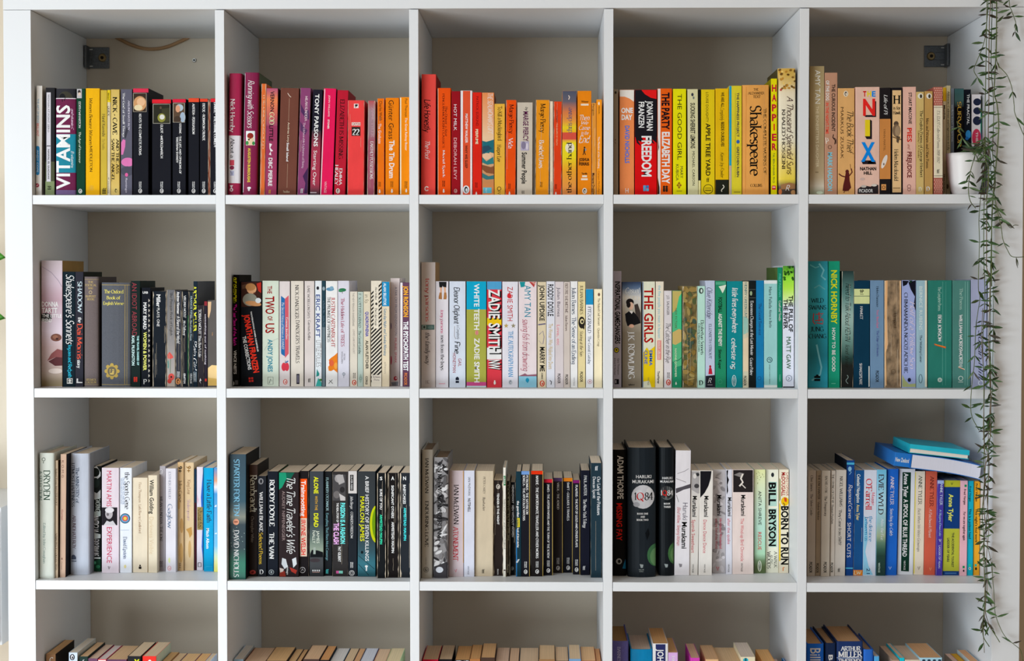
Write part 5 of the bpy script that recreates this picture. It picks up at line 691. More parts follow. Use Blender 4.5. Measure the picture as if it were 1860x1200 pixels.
b(744, 842, 265, 'e4e8f0', 'white paperback with round target', T('the Sports Gene', 805, 300, 598, 38, '3c4a60', 's'), T('TALENT, PRACTICE AND THE', 775, 340, 560, 14, 'a8b8d0', 's'), T('TRUTH ABOUT SUCCESS', 758, 345, 555, 12, 'a8b8d0', 's'), S('target', e(788, 672, 41, 41, '1c2c44'), e(788, 672, 35, 35, '5c9cc4'), e(788, 672, 24, 24, 'c85c58'), e(788, 672, 13, 13, 'e4c44c')), R(752, 765, 820, 768, '9cacc4'), T('David Epstein', 788, 820, 1000, 28, '7c8ca8', 's'), E(788, 1060, 10, 14, 'e4d89c'), yb=1111)
b(849, 970, 345, 'e2d4bc', 'cream paperback with faint tan lettering', T('Flora Thompson', 908, 380, 545, 20, 'c0a88c', 's'), T('Lark Rise to Candleford', 908, 560, 792, 20, 'b89c80', 's'), S('publisher_emblem', r(898, 1060, 920, 1080, '241c18'), e(909, 1052, 7, 7, '241c18')), yb=1109)
b(975, 1047, 325, 'e4d6bc', 'cream paperback with bold black name', T('William Golding', 1004, 360, 635, 34, '2c2824', 'b'), T('Darkness Visible', 1002, 660, 960, 36, 'dcc8a8', 'n'), yb=1111)
b(1053, 1114, 250, 'aaa4aa', 'mid grey paperback with dark roman capitals', PG(1078, 296, 20, 'd0ccd0', '8c868c'), T('MILAN KUNDERA', 1080, 495, 720, 20, '54505a', 's'), T('THE JOKE', 1080, 735, 858, 20, '44404a', 's'), MK(1080, 1015, 1068, 'faber', 'faber', '5c5860', 9), yb=1096)
b(1116, 1198, 270, 'dcd8e0', 'white paperback with grey spaced name', T('ESTHER FREUD', 1148, 295, 515, 18, 'a8a8b8', 's'), T('Gaglow', 1150, 555, 756, 36, '9ca4b8', 's'), PG(1146, 1074, 20, 'd8a8b0', 'f0e4e8'), E(1145, 1010, 8, 22, 'd8e0a0'), yb=1106)
b(1206, 1260, 220, 'd2ae7e', 'stained tan paperback with looping mark at top', T('9+', 1232, 250, 302, 36, '3c2c1c', 'b'), T('Julius Caesar', 1234, 365, 545, 26, '8c6c44', 's'), S('stain', e(1245, 730, 14, 60, 'b88c54'), e(1222, 560, 10, 40, 'c4985c'), e(1240, 950, 16, 80, 'c09458')), T('SH', 1232, 1030, 1070, 18, '8c6c48', 'n'), yb=1096)
b(1265, 1343, 222, 'd8bc94', 'stained cream paperback with tear marks', T('9+', 1302, 248, 300, 36, 'a88450', 'b'), T('King Lear', 1304, 360, 480, 26, 'b08c68', 's'), T('Shakespeare', 1302, 520, 692, 24, 'c8a8a0', 's'), S('stain', p('c0904c', 1280, 760, 1325, 740, 1330, 800, 1310, 830, 1300, 790), e(1310, 920, 12, 70, 'c8a068')), yb=1093)
b(1345, 1363, 275, '4a1c28', 'thin maroon and navy book', BAND(275, 545, '1c3850'), yb=1091)
b(1366, 1417, 258, 'e2d6de', 'narrow white paperback with brown label', S('cover_picture', p('2468c0', 1400, 500, 1416, 300, 1416, 1000, 1406, 900, 1412, 760), p('e0a0b8', 1370, 480, 1380, 520, 1374, 560)), R(1370, 580, 1416, 764, '9c8450', 'label'), T('DAMAGE', 1403, 590, 755, 24, '2c2418', 's'), T('JOSEPHINE HART', 1380, 600, 750, 12, '5c4c2c', 's'), S('publisher_emblem', ln(5, '3c3438', 1378, 1030, 1402, 1030, 1402, 1062, 1378, 1062, 1378, 1030)), yb=1090)
b(1424, 1502, 265, '069fd0', 'bright cyan paperback with navy roman lettering', T('Have a Little Faith', 1466, 360, 706, 36, '1c3c5c', 's'), T('Mitch Albom', 1456, 752, 916, 24, 'dcf0f8', 'b'), S('publisher_emblem', ln(3, '3cb8e0', 1440, 1060, 1490, 1060, 1490, 1096, 1440, 1096, 1440, 1060)), yb=1101)
b(1505, 1560, 262, '2c8cc8', 'blue to yellow book against the divider', GR(262, 1106, (0, '2c84c0'), (.12, 'd08c5c'), (.2, 'e0e8f0'), (.25, '2c8cc8'), (.75, '6cb4d8'), (.9, 'e8e8a0'), (1, 'eee870')), S('cover_picture', p('f0f4f8', 1508, 575, 1526, 560, 1526, 580), p('f0f4f8', 1510, 795, 1528, 785, 1528, 800)), yb=1106)

cell(3, 2, 400, 790, 4.444, .06)
b(64, 206, 155, '0b3a4c', 'tall dark teal paperback with green foot', GR(155, 1165, (0, '0c3444'), (.4, '0e4658'), (.5, '7c8074'), (.55, '0c2c38'), (.75, '0a3038'), (.9, '12785c'), (1, '0c5044')), T('STARTER FOR TEN', 132, 195, 655, 44, '5c9cb8', 's'), S('emblem', e(128, 700, 24, 25, 'e09c80'), r(114, 695, 142, 704, '8c4c3c')), T('DAVID NICHOLLS', 130, 765, 1146, 40, 'd8e4e0', 's'), S('speckles', *[e(75+random.Random(i).random()*125, 720+random.Random(i+5).random()*220, 3, 3, 'a8c0b8') for i in range(16)]), yb=1164, l=3, side='161c20')
b(224, 298, 240, '2c2422', 'dark brown paperback with grey roman lettering', BAND(240, 340, '4c3a34'), T('Rembrandt', 268, 320, 622, 52, 'b8a89c', 's'), T('Christopher White', 260, 655, 866, 22, '6c6460', 's'), S('publisher_emblem', e(262, 1106, 25, 18, 'c84c48'), e(262, 1106, 12, 8, '7c2020', -30)), yb=1140, l=3, side='34302e')
b(301, 372, 330, '1f2229', 'charcoal paperback with white and gold lettering', S('publisher_emblem', e(328, 372, 21, 25, '8c8c90'), e(330, 372, 9, 16, '24262c')), T('WILLIAM BLAKE', 330, 455, 780, 28, 'e0e0e0', 'e'), T('Selected Poems', 328, 786, 1042, 30, 'b88c34', 's'), H('D', 316, 350, 1086, 1120, 'e8e8e8', 'e'), yb=1142)
b(382, 468, 293, '151a24', 'black paperback with large spaced white capitals', T('RODDY DOYLE', 418, 358, 736, 38, 'd8dcdc', 'e'), T('THE VAN', 415, 786, 1000, 38, 'd8dcdc', 'e'), S('publisher_emblem', ring(413, 1105, 19, '9ca4a8', 5), e(413, 1105, 8, 11, '9ca4a8')), yb=1141, side='3c5c34')
b(474, 634, 300, '2a2022', 'broad dark brown paperback with white script', S('cover_picture', p('18906c', 475, 302, 530, 302, 560, 330, 530, 360, 500, 420, 475, 440), p('0c5c48', 530, 302, 600, 302, 570, 350, 540, 380)), T("The Time Traveler's Wife", 570, 345, 958, 66, 'e6dcd8', 'c'), T('AUDREY NIFFENEGGER', 512, 450, 852, 25, '6c5c5c', 'n'), S('cover_picture', p('c4c8cc', 500, 990, 530, 1000, 545, 1060, 520, 1080, 495, 1040), p('d0d4d8', 580, 1000, 612, 985, 618, 1040, 590, 1070), p('a83428', 560, 1065, 620, 1090, 610, 1120, 575, 1100), p('c8b8b0', 480, 1070, 515, 1080, 505, 1110, 485, 1120), p('8c3024', 480, 1110, 520, 1095, 530, 1140, 480, 1140)), T('vintage', 545, 1050, 1125, 16, 'b8a8a4', 'n'), yb=1144)
b(642, 716, 290, '191416', 'black paperback with orange and cream panels', R(646, 352, 701, 670, 'e8500f'), R(646, 670, 700, 978, 'dcc4b0'), T('Trainspotting', 672, 366, 655, 38, 'f4ddd0', 'b'), T('IRVINE WELSH', 672, 682, 966, 36, 'd8541c', 'b'), S('publisher_emblem', ring(664, 1088, 22, 'a8a4a4', 5), ln(5, 'a8a4a4', 655, 1095, 664, 1078, 672, 1092)), yb=1140, wear=.25)
b(722, 834, 293, '17202c', 'navy paperback with yellow capitals and pale horizon', GR(293, 1142, (0, '17202c'), (.5, '1c2a34'), (.66, '50645c'), (.74, '94a490'), (.79, '2c3034'), (1, '14161c')), S('cover_picture', p('0c1014', 726, 960, 740, 925, 790, 930, 830, 945, 830, 985, 726, 985), e(765, 1010, 42, 16, '3c3438'), r(752, 905, 770, 960, '9ca8a0')), T('ALONE', 775, 335, 472, 36, 'e0c814', 'b'), T('WITH THE', 776, 490, 606, 22, 'c8842c', 'n'), T('DEAD', 775, 630, 742, 36, 'e0c814', 'b'), T('JAMES', 790, 770, 872, 24, 'a8b4a8', 'n'), T('NALLY', 757, 770, 872, 24, 'a8b4a8', 'n'), S('publisher_emblem', *[r(744+k*17, 1086, 754+k*17, 1098, 'd8d8d8') for k in range(4)], r(744, 1104, 802, 1107, 'd8a89c')), yb=1140)
b(838, 902, 293, '181b1f', 'black paperback with dim teal lettering', T("FLANNERY O'CONNOR", 864, 342, 612, 20, '6c8488', 's'), T('Everything That Rises Must Converge', 864, 628, 1010, 20, '54747c', 's'), FF(864, 1100, 24, '3c8c8c'), yb=1136)
b(906, 1032, 295, '302d2d', 'dark grey paperback with cyan and pink capitals', S('cover_picture', r(908, 318, 1012, 528, '484648'), e(960, 350, 36, 34, '989494'), p('a8a4a4', 930, 325, 990, 318, 1005, 380, 960, 400), e(940, 480, 26, 30, '6c6868'), p('c0bcbc', 960, 470, 1010, 500, 1010, 528, 970, 528), e(985, 440, 20, 24, '282628')), T('PASSION IS A FASHION', 990, 546, 876, 38, '5cb8c4', 'x'), T('THE REAL STORY OF', 948, 546, 702, 18, 'd8d0d0', 'b'), T('THE CLASH', 938, 708, 880, 42, 'd884b4', 'x'), T('PAT GILBERT', 963, 900, 1022, 22, 'dcd4d4', 'b'), S('publisher_emblem', r(936, 1094, 958, 1116, 'd05c9c'), r(958, 1094, 990, 1116, '7cc8b8')), yb=1140, wear=.15)
b(1034, 1104, 290, '1d2229', 'black paperback with white head and boxed lettering', BAND(289, 470, 'cfcac8'), R(1048, 320, 1076, 448, '1c1a1c', 'label'), T('OLIVER REED', 1062, 326, 442, 14, 'd0ccc8', 'n'), T('John Berger', 1062, 492, 600, 22, 'd0d0d4', 'i'), T("CORKER'S FREEDOM", 1062, 618, 832, 19, 'b8bcc0', 's'), MK(1062, 1025, 1070, 'PENGUIN', 'BOOKS', 'd0d0d0', 9), S('publisher_emblem', ring(1062, 1112, 20, 'd0d0d0', 5), ring(1062, 1112, 10, 'd0d0d0', 4)), yb=1140)
b(1110, 1254, 293, '0f1f28', 'broad black paperback with yellow crescent', GR(293, 1142, (0, '10181e'), (.6, '12262e'), (.76, '0e4450'), (.9, '146c7c'), (1, '0e4c58')), S('cover_picture', e(1262, 718, 55, 152, 'c4cc10'), e(1275, 712, 50, 140, '6c9410'), ln(4, '1c2c30', 1115, 970, 1245, 1080), ln(4, '1c2c30', 1115, 1040, 1200, 1130), e(1145, 945, 10, 12, '0c1418')), T('A BRIEF HISTORY OF SEVEN KILLINGS', 1186, 330, 1016, 30, 'd4d8d4', 'a'), T('MARLON JAMES', 1148, 495, 856, 34, 'c8c020', 'a'), S('publisher_emblem', e(1180, 1058, 12, 9, 'dce0e0'), r(1175, 1065, 1186, 1095, 'dce0e0')), yb=1142)
b(1266, 1338, 305, '131619', 'badly worn black paperback with green lettering', H('S', 1288, 1310, 335, 362, 'd8d8d8', 'b'), T('SURE OF YOU', 1299, 435, 600, 20, 'd0d4d4', 'b'), T('ARMISTEAD MAUPIN', 1299, 640, 880, 20, '2c9478', 'b'), yb=1155, wear=1.0)
b(1350, 1442, 305, '171313', 'badly worn black paperback with cream torn edges', H('A', 1380, 1405, 332, 362, 'd8d0cc', 'b'), T('SIGNIFICANT OTHERS', 1392, 405, 670, 20, 'c8c0bc', 'b'), T('ARMISTEAD MAUPIN', 1394, 700, 950, 21, 'b8b0ac', 'b'), yb=1151, wear=1.4)
b(1450, 1550, 305, '22262c', 'cracked black paperback with cyan lettering', H('N', 1476, 1500, 332, 362, 'd8d8d8', 'b'), T('BABYCAKES', 1488, 400, 555, 21, 'd4d4d4', 'b'), T('ARMISTEAD MAUPIN', 1492, 585, 850, 21, '3ca4c4', 'b'), yb=1150, wear=1.4)

cell(3, 3, 750, 790, 4.444, .06)
b(63, 158, 118, 'b5b0a6', 'tall warm grey hardback with dark spaced capitals', T('IAN McEWAN', 113, 185, 470, 27, '4c4a48', 's'), T('ENDURING LOVE', 112, 530, 902, 27, '4c4a48', 's'), S('publisher_emblem', ring(107, 1085, 20, '54504c', 4), e(107, 1085, 12, 12, '6c6864'), e(110, 1082, 5, 5, 'b5b0a6')), T('Jonathan Cape', 107, 985, 1045, 8, '7c7874', 'n'), yb=1154, hard=True, bulge=.001, l=5, pg='9c8670')
b(166, 282, 180, '8c8a8c', 'marbled black and grey hardback with dark lettering', S('cover_picture', *[e(170+random.Random(i*13).random()*105, 200+random.Random(i*17+3).random()*920, 6+12*random.Random(i+1).random(), 18+34*random.Random(i+2).random(), ('3c3a3c', 'b8b6b8', '5c5a5c', 'd0d0d2', '2c2a2c', '787678')[i % 6], i*61) for i in range(90)], p('38363a', 170, 1060, 280, 1020, 280, 1150, 168, 1150), e(215, 1085, 30, 24, 'c4c8d0')), T('IAN McEWAN/AMSTERDAM', 216, 220, 832, 32, '18161a', 's'), yb=1157, hard=True, bulge=.001, l=4, pg='9c8670')
b(290, 408, 287, 'c5b6bb', 'dusty pink paperback with red lower title', T('IAN McEWAN', 350, 398, 722, 38, '5c4e52', 's'), T('ATONEMENT', 345, 736, 1016, 40, 'c05060', 's'), S('publisher_emblem', ln(5, 'c46470', 338, 1085, 345, 1106, 354, 1080)), S('spine_edge', r(404, 290, 408, 1030, 'd8a030')), yb=1142, l=3)
b(412, 496, 287, 'ced0de', 'cool white paperback with small navy lettering', T('IAN McEWAN', 456, 340, 486, 20, '54586c', 'n'), T('NUTSHELL', 455, 510, 620, 22, '44485c', 'b'), T('VINTAGE', 448, 1055, 1125, 13, '7c8094', 'n'), yb=1142, l=2)
b(500, 646, 290, 'c6b79e', 'broad beige paperback with tiny brown lettering', T('PETER CAREY', 576, 335, 476, 17, '847868', 's'), T('Illywhacker', 574, 500, 612, 19, '847868', 's'), FF(568, 1098, 22, '3c342c'), yb=1138, l=3)
b(650, 728, 365, '241c1a', 'short dark brown paperback with cracked white lettering', PG(688, 415, 20, 'b8b0a8', '241c1a'), T('TENDER IS THE NIGHT', 688, 468, 722, 17, 'b8b0a8', 'b'), T('PENGUIN', 686, 1080, 1125, 12, 'b8b0a8', 'n'), yb=1135, wear=.9)
b(729, 750, 262, 'e0ddd2', 'thin white book with green label', R(732, 328, 748, 406, '2c7c48', 'label'), T('LEAR', 740, 338, 398, 10, 'd0e8d8', 'b'), T('Selected Verse and Letters Edited', 740, 515, 920, 12, 'a8a498', 's'), R(733, 1085, 747, 1095, '4c3c38'), yb=1145)
b(752, 784, 370, '26221a', 'thin dark olive worn book', T('GOODBYE TO BERLIN', 770, 400, 850, 14, '5c5644', 's'), T('Penguin', 768, 1045, 1110, 12, '7c7664', 'n'), yb=1138, wear=.5)
b(787, 829, 380, '14171b', 'narrow black paperback with white capitals', T('HEMINGWAY', 806, 402, 550, 18, 'b8bcbc', 'b'), T('MEN WITHOUT WOMEN', 806, 565, 822, 18, 'b8bcbc', 'b'), PG(802, 1075, 15, '8c9090', '14171b'), yb=1130, wear=.3)
b(832, 874, 293, '14323e', 'dark petrol blue paperback with yellow highlighted word', S('spine_edge', r(832, 760, 840, 1140, '2c74b0')), T('the guardian', 850, 530, 662, 19, 'd0dce0', 'b'), R(840, 668, 862, 742, 'd8c820', 'label'), T('reviews', 850, 674, 738, 17, '24343c', 'b'), T('book of short stories', 850, 748, 906, 17, 'c0ccd0', 'b'), S('ornament', ln(4, 'd8dce0', 834, 1028, 852, 1000), ln(4, 'd8dce0', 842, 1030, 860, 1000)), yb=1142)
def PC3(x0, x1, yt, band, txt, look, ty0, ty1, yb, two=None, body='16161e', h=17, bandh=28):
    cx = (x0+x1)/2; it = [BAND(yt-4, yt+bandh, band), T(txt, cx+(h*.7 if two else 0), ty0, ty1, h, 'c8c8ca', 'e')]
    if two: it.append(T(two[0], cx-h*.8, two[1], two[2], h, 'c8c8ca', 'e'))
    it += MK(cx, yb-122, yb-72, 'PENGUIN', 'CLASSICS', 'b8b8bc', 8); it.append(PG(cx, yb-40, 18, 'e0e0e0'))
    it.append(S('spine_edge', r(x1-5, yt, x1, yb, 'ccb060')))
    book(x0, x1, yt, body, look, *it, yb=yb)
PC3(876, 944, 290, '6c94cc', 'PETRONIUS ~ THE SATYRICON', 'black classic with pale blue band', 322, 640, 1142, ('SENECA ~ THE APOCOLOCYNTOSIS', 322, 690))
PC3(954, 1052, 288, 'd8300c', 'NASHE ~ THE UNFORTUNATE TRAVELLER AND OTHER WORKS', 'black classic with bright red band', 325, 995, 1140, body='1e1a1a', h=20)
PC3(1056, 1130, 355, 'c81c34', 'JAMES ~ THE ASPERN PAPERS AND THE TURN OF THE SCREW', 'short black classic with crimson band', 395, 995, 1132)
PC3(1133, 1210, 345, '5c4474', 'VIRGIL ~ THE AENEID', 'faded black classic with violet band', 380, 600, 1112, body='2f2a2c')
PC3(1216, 1290, 345, 'e8841c', 'SWIFT ~ GULLIVER’S TRAVELS', 'black classic with orange band', 380, 690, 1110)
PC3(1292, 1350, 363, '781a64', 'PLAUTUS ~ THE POT OF GOLD AND OTHER PLAYS', 'narrow black classic with magenta band', 400, 905, 1125, bandh=24)
b(1354, 1426, 285, '141624', 'navy black paperback with white italic title', T('PAUL AUSTER', 1392, 325, 490, 22, 'c0c4cc', 's'), T('The New York Trilogy', 1388, 515, 750, 26, 'c4c8d0', 's'), FF(1382, 1072, 22, 'dce0e4'), yb=1130, l=2)
b(1435, 1530, 225, '1d303a', 'tall slate paperback against the divider', FF(1482, 268, 24, 'e0e4e4'), T('Our Lady of the Potatoes', 1500, 335, 646, 25, 'c8d0d0', 's'), T('Duncan Sprott', 1464, 335, 510, 23, 'c8d0d0', 's'), yb=1150, wear=.15)

cell(3, 4, 1100, 790, 4.444, .06)
b(38, 168, 118, '0a0a0c', 'black hardback with white and red capitals', T('ADAM THORPE', 121, 165, 516, 50, 'dcdcdc', 'b'), T('MISSING FAY', 112, 548, 852, 46, 'c01c14', 'b'), S('publisher_emblem', e(108, 1018, 24, 24, '9c9c9c'), e(110, 1018, 12, 14, '1c1c1c'), p('1c6c94', 135, 1075, 160, 1000, 165, 1080)), yb=1136, hard=True, bulge=.002)
b(180, 408, 102, '1b2228', 'very thick black hardback with pale moon', H('HARUKI', 246, 370, 321, 348, 'd8dcdc', 'a'), H('MURAKAMI', 217, 390, 361, 389, 'd8dcdc', 'a'), S('moon', e(303, 498, 93, 96, 'bcbcc0'), e(250, 560, 26, 20, '9c9ca2'), e(350, 450, 20, 26, 'ccccce'), e(270, 460, 24, 20, 'c8c8cc')), H('1', 232, 250, 464, 524, '1c1c1e', 's'), H('Q', 250, 310, 464, 524, 'b8241c', 's'), H('84', 314, 384, 464, 524, '1c1c1e', 's'), H('BOOK ONE', 255, 343, 626, 641, 'c8cccc', 'b'), H('AND', 282, 318, 651, 666, 'c8cccc', 'b'), H('BOOK TWO', 252, 346, 676, 691, 'c8cccc', 'b'), S('cover_picture', e(412, 970, 76, 92, '3c6844'), e(420, 985, 60, 76, '5c8458'), p('0c1014', 320, 790, 345, 750, 355, 800, 335, 850)), S('publisher_emblem', p('8c9494', 275, 1040, 305, 1045, 300, 1070, 285, 1072)), H('Harvill', 270, 308, 1080, 1090, '6c7474', 'n'), H('Secker', 272, 306, 1094, 1104, '6c7474', 'n'), yb=1148, hard=True, bulge=.009)
b(430, 552, 100, '12171b', 'slimmer black hardback with small moon', H('HARUKI', 458, 540, 336, 356, 'ccd0d0', 'a'), H('MURAKAMI', 441, 550, 364, 384, 'ccd0d0', 'a'), S('moon', e(497, 468, 54, 55, '5c6060'), e(490, 462, 52, 53, '2c2c2e')), H('1', 446, 458, 446, 486, 'd8d8d8', 's'), H('Q', 458, 495, 446, 486, 'b8241c', 's'), H('84', 497, 546, 446, 486, 'd8d8d8', 's'), H('BOOK', 471, 524, 545, 560, 'c8cccc', 'b'), H('THREE', 469, 526, 571, 586, 'c8cccc', 'b'), S('cover_picture', e(566, 955, 62, 90, '3c6438'), e(572, 965, 48, 70, '587c4c')), S('publisher_emblem', p('8c9494', 474, 1038, 504, 1042, 500, 1066, 484, 1068)), yb=1136, hard=True, bulge=.005)
b(555, 676, 125, 'd2ced2', 'tall white paperback with grey branch photo', S('cover_picture', p('4c484e', 566, 430, 620, 415, 688, 392, 688, 425, 630, 440, 568, 470), ln(4, '7c787c', 580, 310, 640, 290, 670, 270), ln(4, '6c686c', 570, 480, 590, 540), ln(4, '7c787c', 570, 350, 650, 380)), T('Haruki', 644, 545, 686, 42, '8c8890', 'n'), T('Murakami', 636, 700, 916, 42, '3c3840', 'b'), T('Blind Willow, Sleeping Woman', 590, 580, 892, 27, 'c0566c', 'c'), S('publisher_emblem', p('7c787c', 590, 1036, 618, 1040, 614, 1062, 598, 1066)), yb=1132, l=13)
b(674, 744, 287, 'cbc6c0', 'cream paperback with eye photo at top', S('cover_picture', r(694, 292, 758, 470, '9c9898'), e(742, 318, 16, 14, '2c2c2e'), e(735, 410, 20, 18, '3c3a3c'), p('c4c0bc', 694, 440, 758, 480, 694, 490), e(720, 330, 14, 20, 'c8c4c0')), T('Murakami', 720, 490, 660, 36, '2c2c30', 'b'), T('Sputnik Sweetheart', 708, 682, 950, 28, 'b84860', 'n'), T('VINTAGE', 706, 1040, 1110, 13, '5c5854', 'n'), yb=1130, l=17)
b(750, 858, 287, 'd5d0ca', 'cream paperback with black quarter disc', S('cover_picture', p('16151a', 764, 290, 855, 290, 848, 350, 830, 410, 800, 465, 764, 505)), T('Murakami', 814, 490, 660, 36, '2c2c30', 'b'), T('Dance Dance Dance', 802, 682, 952, 28, 'c4707c', 'n'), T('VINTAGE', 800, 1040, 1110, 13, '5c5854', 'n'), yb=1131, l=10)
b(862, 968, 278, 'b9b5b6', 'grey marbled paperback with two red lines', S('cover_picture', *[e(868+random.Random(i*23).random()*92, 290+random.Random(i*29).random()*800, 7+9*random.Random(i).random(), 10+24*random.Random(i+9).random(), ('9c9899', 'd0ccce', '8c888a', 'c8c4c6')[i % 4], i*47) for i in range(40)]), T('Murakami', 918, 482, 650, 36, '2c2c30', 'b'), T('Hard-boiled Wonderland', 930, 672, 915, 21, 'bc5870', 'n'), T('and the End of the World', 896, 672, 915, 21, 'bc5870', 'n'), S('publisher_emblem', ln(5, 'c83c4c', 895, 1060, 905, 1092, 914, 1062)), yb=1112)
b(973, 1022, 278, 'd0d0da', 'narrow white paperback with black wavy edge', S('cover_picture', p('16151a', 976, 285, 990, 282, 984, 330, 996, 360, 984, 400, 990, 450, 978, 480)), T('Murakami', 1002, 502, 655, 30, '2c2c30', 'b'), T('after the quake', 996, 672, 880, 24, 'c4788c', 'n'), T('VINTAGE', 994, 1040, 1105, 12, '5c5854', 'n'), yb=1122)
b(1024, 1194, 278, 'd9c9c3', 'broad blush paperback with black figure photo', S('cover_picture', r(1030, 281, 1189, 460, '241f20'), p('7c7674', 1035, 320, 1080, 300, 1120, 310, 1090, 340), ln(14, 'd0c8c0', 1108, 312, 1092, 350, 1108, 380, 1080, 412), ln(8, 'c8c0b8', 1092, 390, 1130, 428)), T('Murakami', 1112, 482, 652, 36, '2c2c30', 'b'), T('The Wind-up Bird Chronicle', 1104, 670, 1018, 28, 'cc8084', 'n'), T('VINTAGE', 1100, 1030, 1100, 15, '5c5450', 'n'), yb=1122)
b(1200, 1290, 278, 'bcd0b4', 'pale green paperback with dark green foot', GR(278, 1116, (0, 'd0d498'), (.12, 'ccd4ac'), (.35, 'b8d0bc'), (.6, 'a4ccbc'), (.86, '9cc4a0'), (.88, '4c5c34'), (1, '4c5c38')), S('speckles', *[e(1210+random.Random(i).random()*70, 285+random.Random(i+7).random()*110, 3, 3, '7c8448') for i in range(14)]), T('ANITA SHREVE', 1246, 450, 725, 26, '3c4c4c', 'n'), T('RESCUE', 1244, 782, 926, 28, 'b44c5c', 'n'), S('publisher_emblem', ('l', [(1243+13*math.cos(k*math.pi/8), 1055+42*math.sin(k*math.pi/8)) for k in range(17)], 5, 'd8dcc8')), T('ABACUS', 1243, 1025, 1085, 13, 'd8dcc8', 'n'), yb=1116)
b(1293, 1396, 278, 'd9d8c6', 'white paperback with rough teal shadowed capitals', E(1348, 320, 12, 18, '24282c'), S('letter_shadow', r(1318, 376, 1382, 572, 'a0c0b4'), r(1320, 592, 1382, 902, 'a0c0b4')), T('BILL', 1347, 382, 566, 58, '34423f', 'x'), T('BRYSON', 1347, 598, 896, 58, '34423f', 'x'), T('A WALK', 1372, 935, 1070, 24, '8c8c80', 's'), T('in the', 1344, 965, 1040, 18, 'a0a094', 'i'), T('WOODS', 1318, 935, 1078, 28, '7c7c70', 's'), yb=1111, side='d8c4a0')
b(1399, 1492, 278, 'e4dac2', 'cream paperback with yellow disc and black capitals', S('cover_picture', p('e8c408', 1399, 540, 1412, 560, 1412, 1010, 1399, 1020), p('7c7c44', 1400, 340, 1412, 360, 1412, 520, 1400, 540), e(1448, 535, 32, 36, 'e8b810'), p('b83c20', 1440, 500, 1462, 510, 1462, 540, 1444, 535), ln(6, '2c2420', 1432, 545, 1446, 560, 1440, 575)), T('CHRISTOPHER', 1470, 300, 490, 24, 'b84434', 'n'), T('McDOUGALL', 1436, 300, 492, 32, 'b84434', 'b'), T('BORN TO RUN', 1447, 572, 1046, 58, '2c2826', 'x'), S('publisher_emblem', ln(7, 'd87c3c', 1432, 1095, 1432, 1070, 1444, 1066)), yb=1113, l=3)

cell(3, 5, 1455, 780, 4.2864, .06)
b(47, 110, 318, 'b2a89e', 'first grey beige paperback with dark foot lettering', T('Clive James', 84, 355, 480, 19, '5c5450', 's'), T('The Silver Castle', 82, 500, 670, 18, '6c6460', 's'), T('PICADOR', 76, 1030, 1115, 23, '3c3836', 'b'), yb=1140, l=8)
b(112, 150, 320, '9c8c78', 'narrow brown grey paperback', T('THE ENCHANTER', 140, 350, 545, 17, '4c4038', 's'), T('Vladimir Nabokov', 136, 560, 705, 15, '5c5048', 's'), T('PICADOR', 128, 1040, 1115, 20, '3c3430', 'b'), yb=1138, l=9)
b(153, 222, 320, 'bcb4a8', 'mid grey beige paperback', T('RACHEL CUSK', 196, 360, 495, 18, '544c48', 's'), T('The Temporary', 192, 515, 675, 19, '544c48', 's'), T('PICADOR', 188, 1030, 1115, 24, '44403c', 'b'), yb=1143, l=8)
b(226, 260, 320, 'c4bdb4', 'narrow pale grey paperback', T('THE CRYING OF LOT 49', 248, 345, 570, 17, '3c3838', 's'), T('Thomas Pynchon', 244, 580, 735, 15, '3c3838', 's'), T('PICADOR', 240, 1035, 1112, 20, '2c2a2a', 'b'), yb=1139, l=10)
b(262, 342, 315, 'c0bab2', 'pale grey paperback with dark roman lettering', T('NIGEL WILLIAMS', 312, 362, 600, 22, '4c4846', 's'), T('They Came from SW19', 304, 620, 900, 22, '4c4846', 's'), FF(296, 1093, 20, '2c2a2a'), yb=1139, l=12)
b(344, 404, 240, '174080', 'tall royal blue paperback with light blue rings', BAND(256, 272, '4cb0d8'), BAND(1073, 1083, '4cb0d8'), S('ornament', e(380, 305, 14, 18, '8cc0e0'), ln(5, '8cc0e0', 372, 320, 392, 330, 376, 350)), T('Raymond Carver', 384, 425, 700, 28, 'c8dcec', 'i'), T('SHORT CUTS', 374, 722, 996, 30, 'd8e4f0', 'n'), yb=1136, l=13, side='101c2c')
b(406, 480, 317, '184a7e', 'blue paperback with torn orange foot', T('Celestial Navigation', 448, 345, 570, 26, '9cc0dc', 'b'), T('Anne Tyler', 444, 582, 706, 24, 'd8a890', 'b'), BAND(1092, 1140, 'dc8028'), H('LW', 412, 470, 1098, 1128, 'f0c890', 'h'), yb=1136, l=14, wear=.2)
b(480, 580, 315, 'ccd2e0', 'white and sky blue paperback with red capitals', S('cover_picture', p('8cc8e4', 480, 650, 510, 700, 520, 850, 500, 950, 525, 1060, 560, 1130, 480, 1130)), T("O'Farrell", 528, 380, 626, 46, 'c05068', 's'), T('Maggie', 562, 488, 590, 22, 'd08898', 's'), T('the distance', 542, 672, 872, 27, '4c9cc4', 's'), T('between us', 510, 678, 868, 27, '4c9cc4', 's'), T('21', 524, 1078, 1122, 28, '3c6488', 'n'), yb=1137, l=12)
b(583, 656, 312, '7cb4cc', 'sky to forest paperback with brown capitals', GR(312, 1138, (0, '5ca4c0'), (.3, '9cc4d4'), (.5, '84a8ac'), (.62, '8c9c7c'), (.7, '3c6454'), (.8, '14342c'), (1, '10302c')), T('EVIE WYLD', 623, 345, 662, 38, '5c5448', 's'), T('After the Fire', 632, 690, 860, 22, 'c4ccc4', 's'), T('VINTAGE', 608, 1035, 1112, 15, '8ca89c', 'n'), yb=1138, l=11)
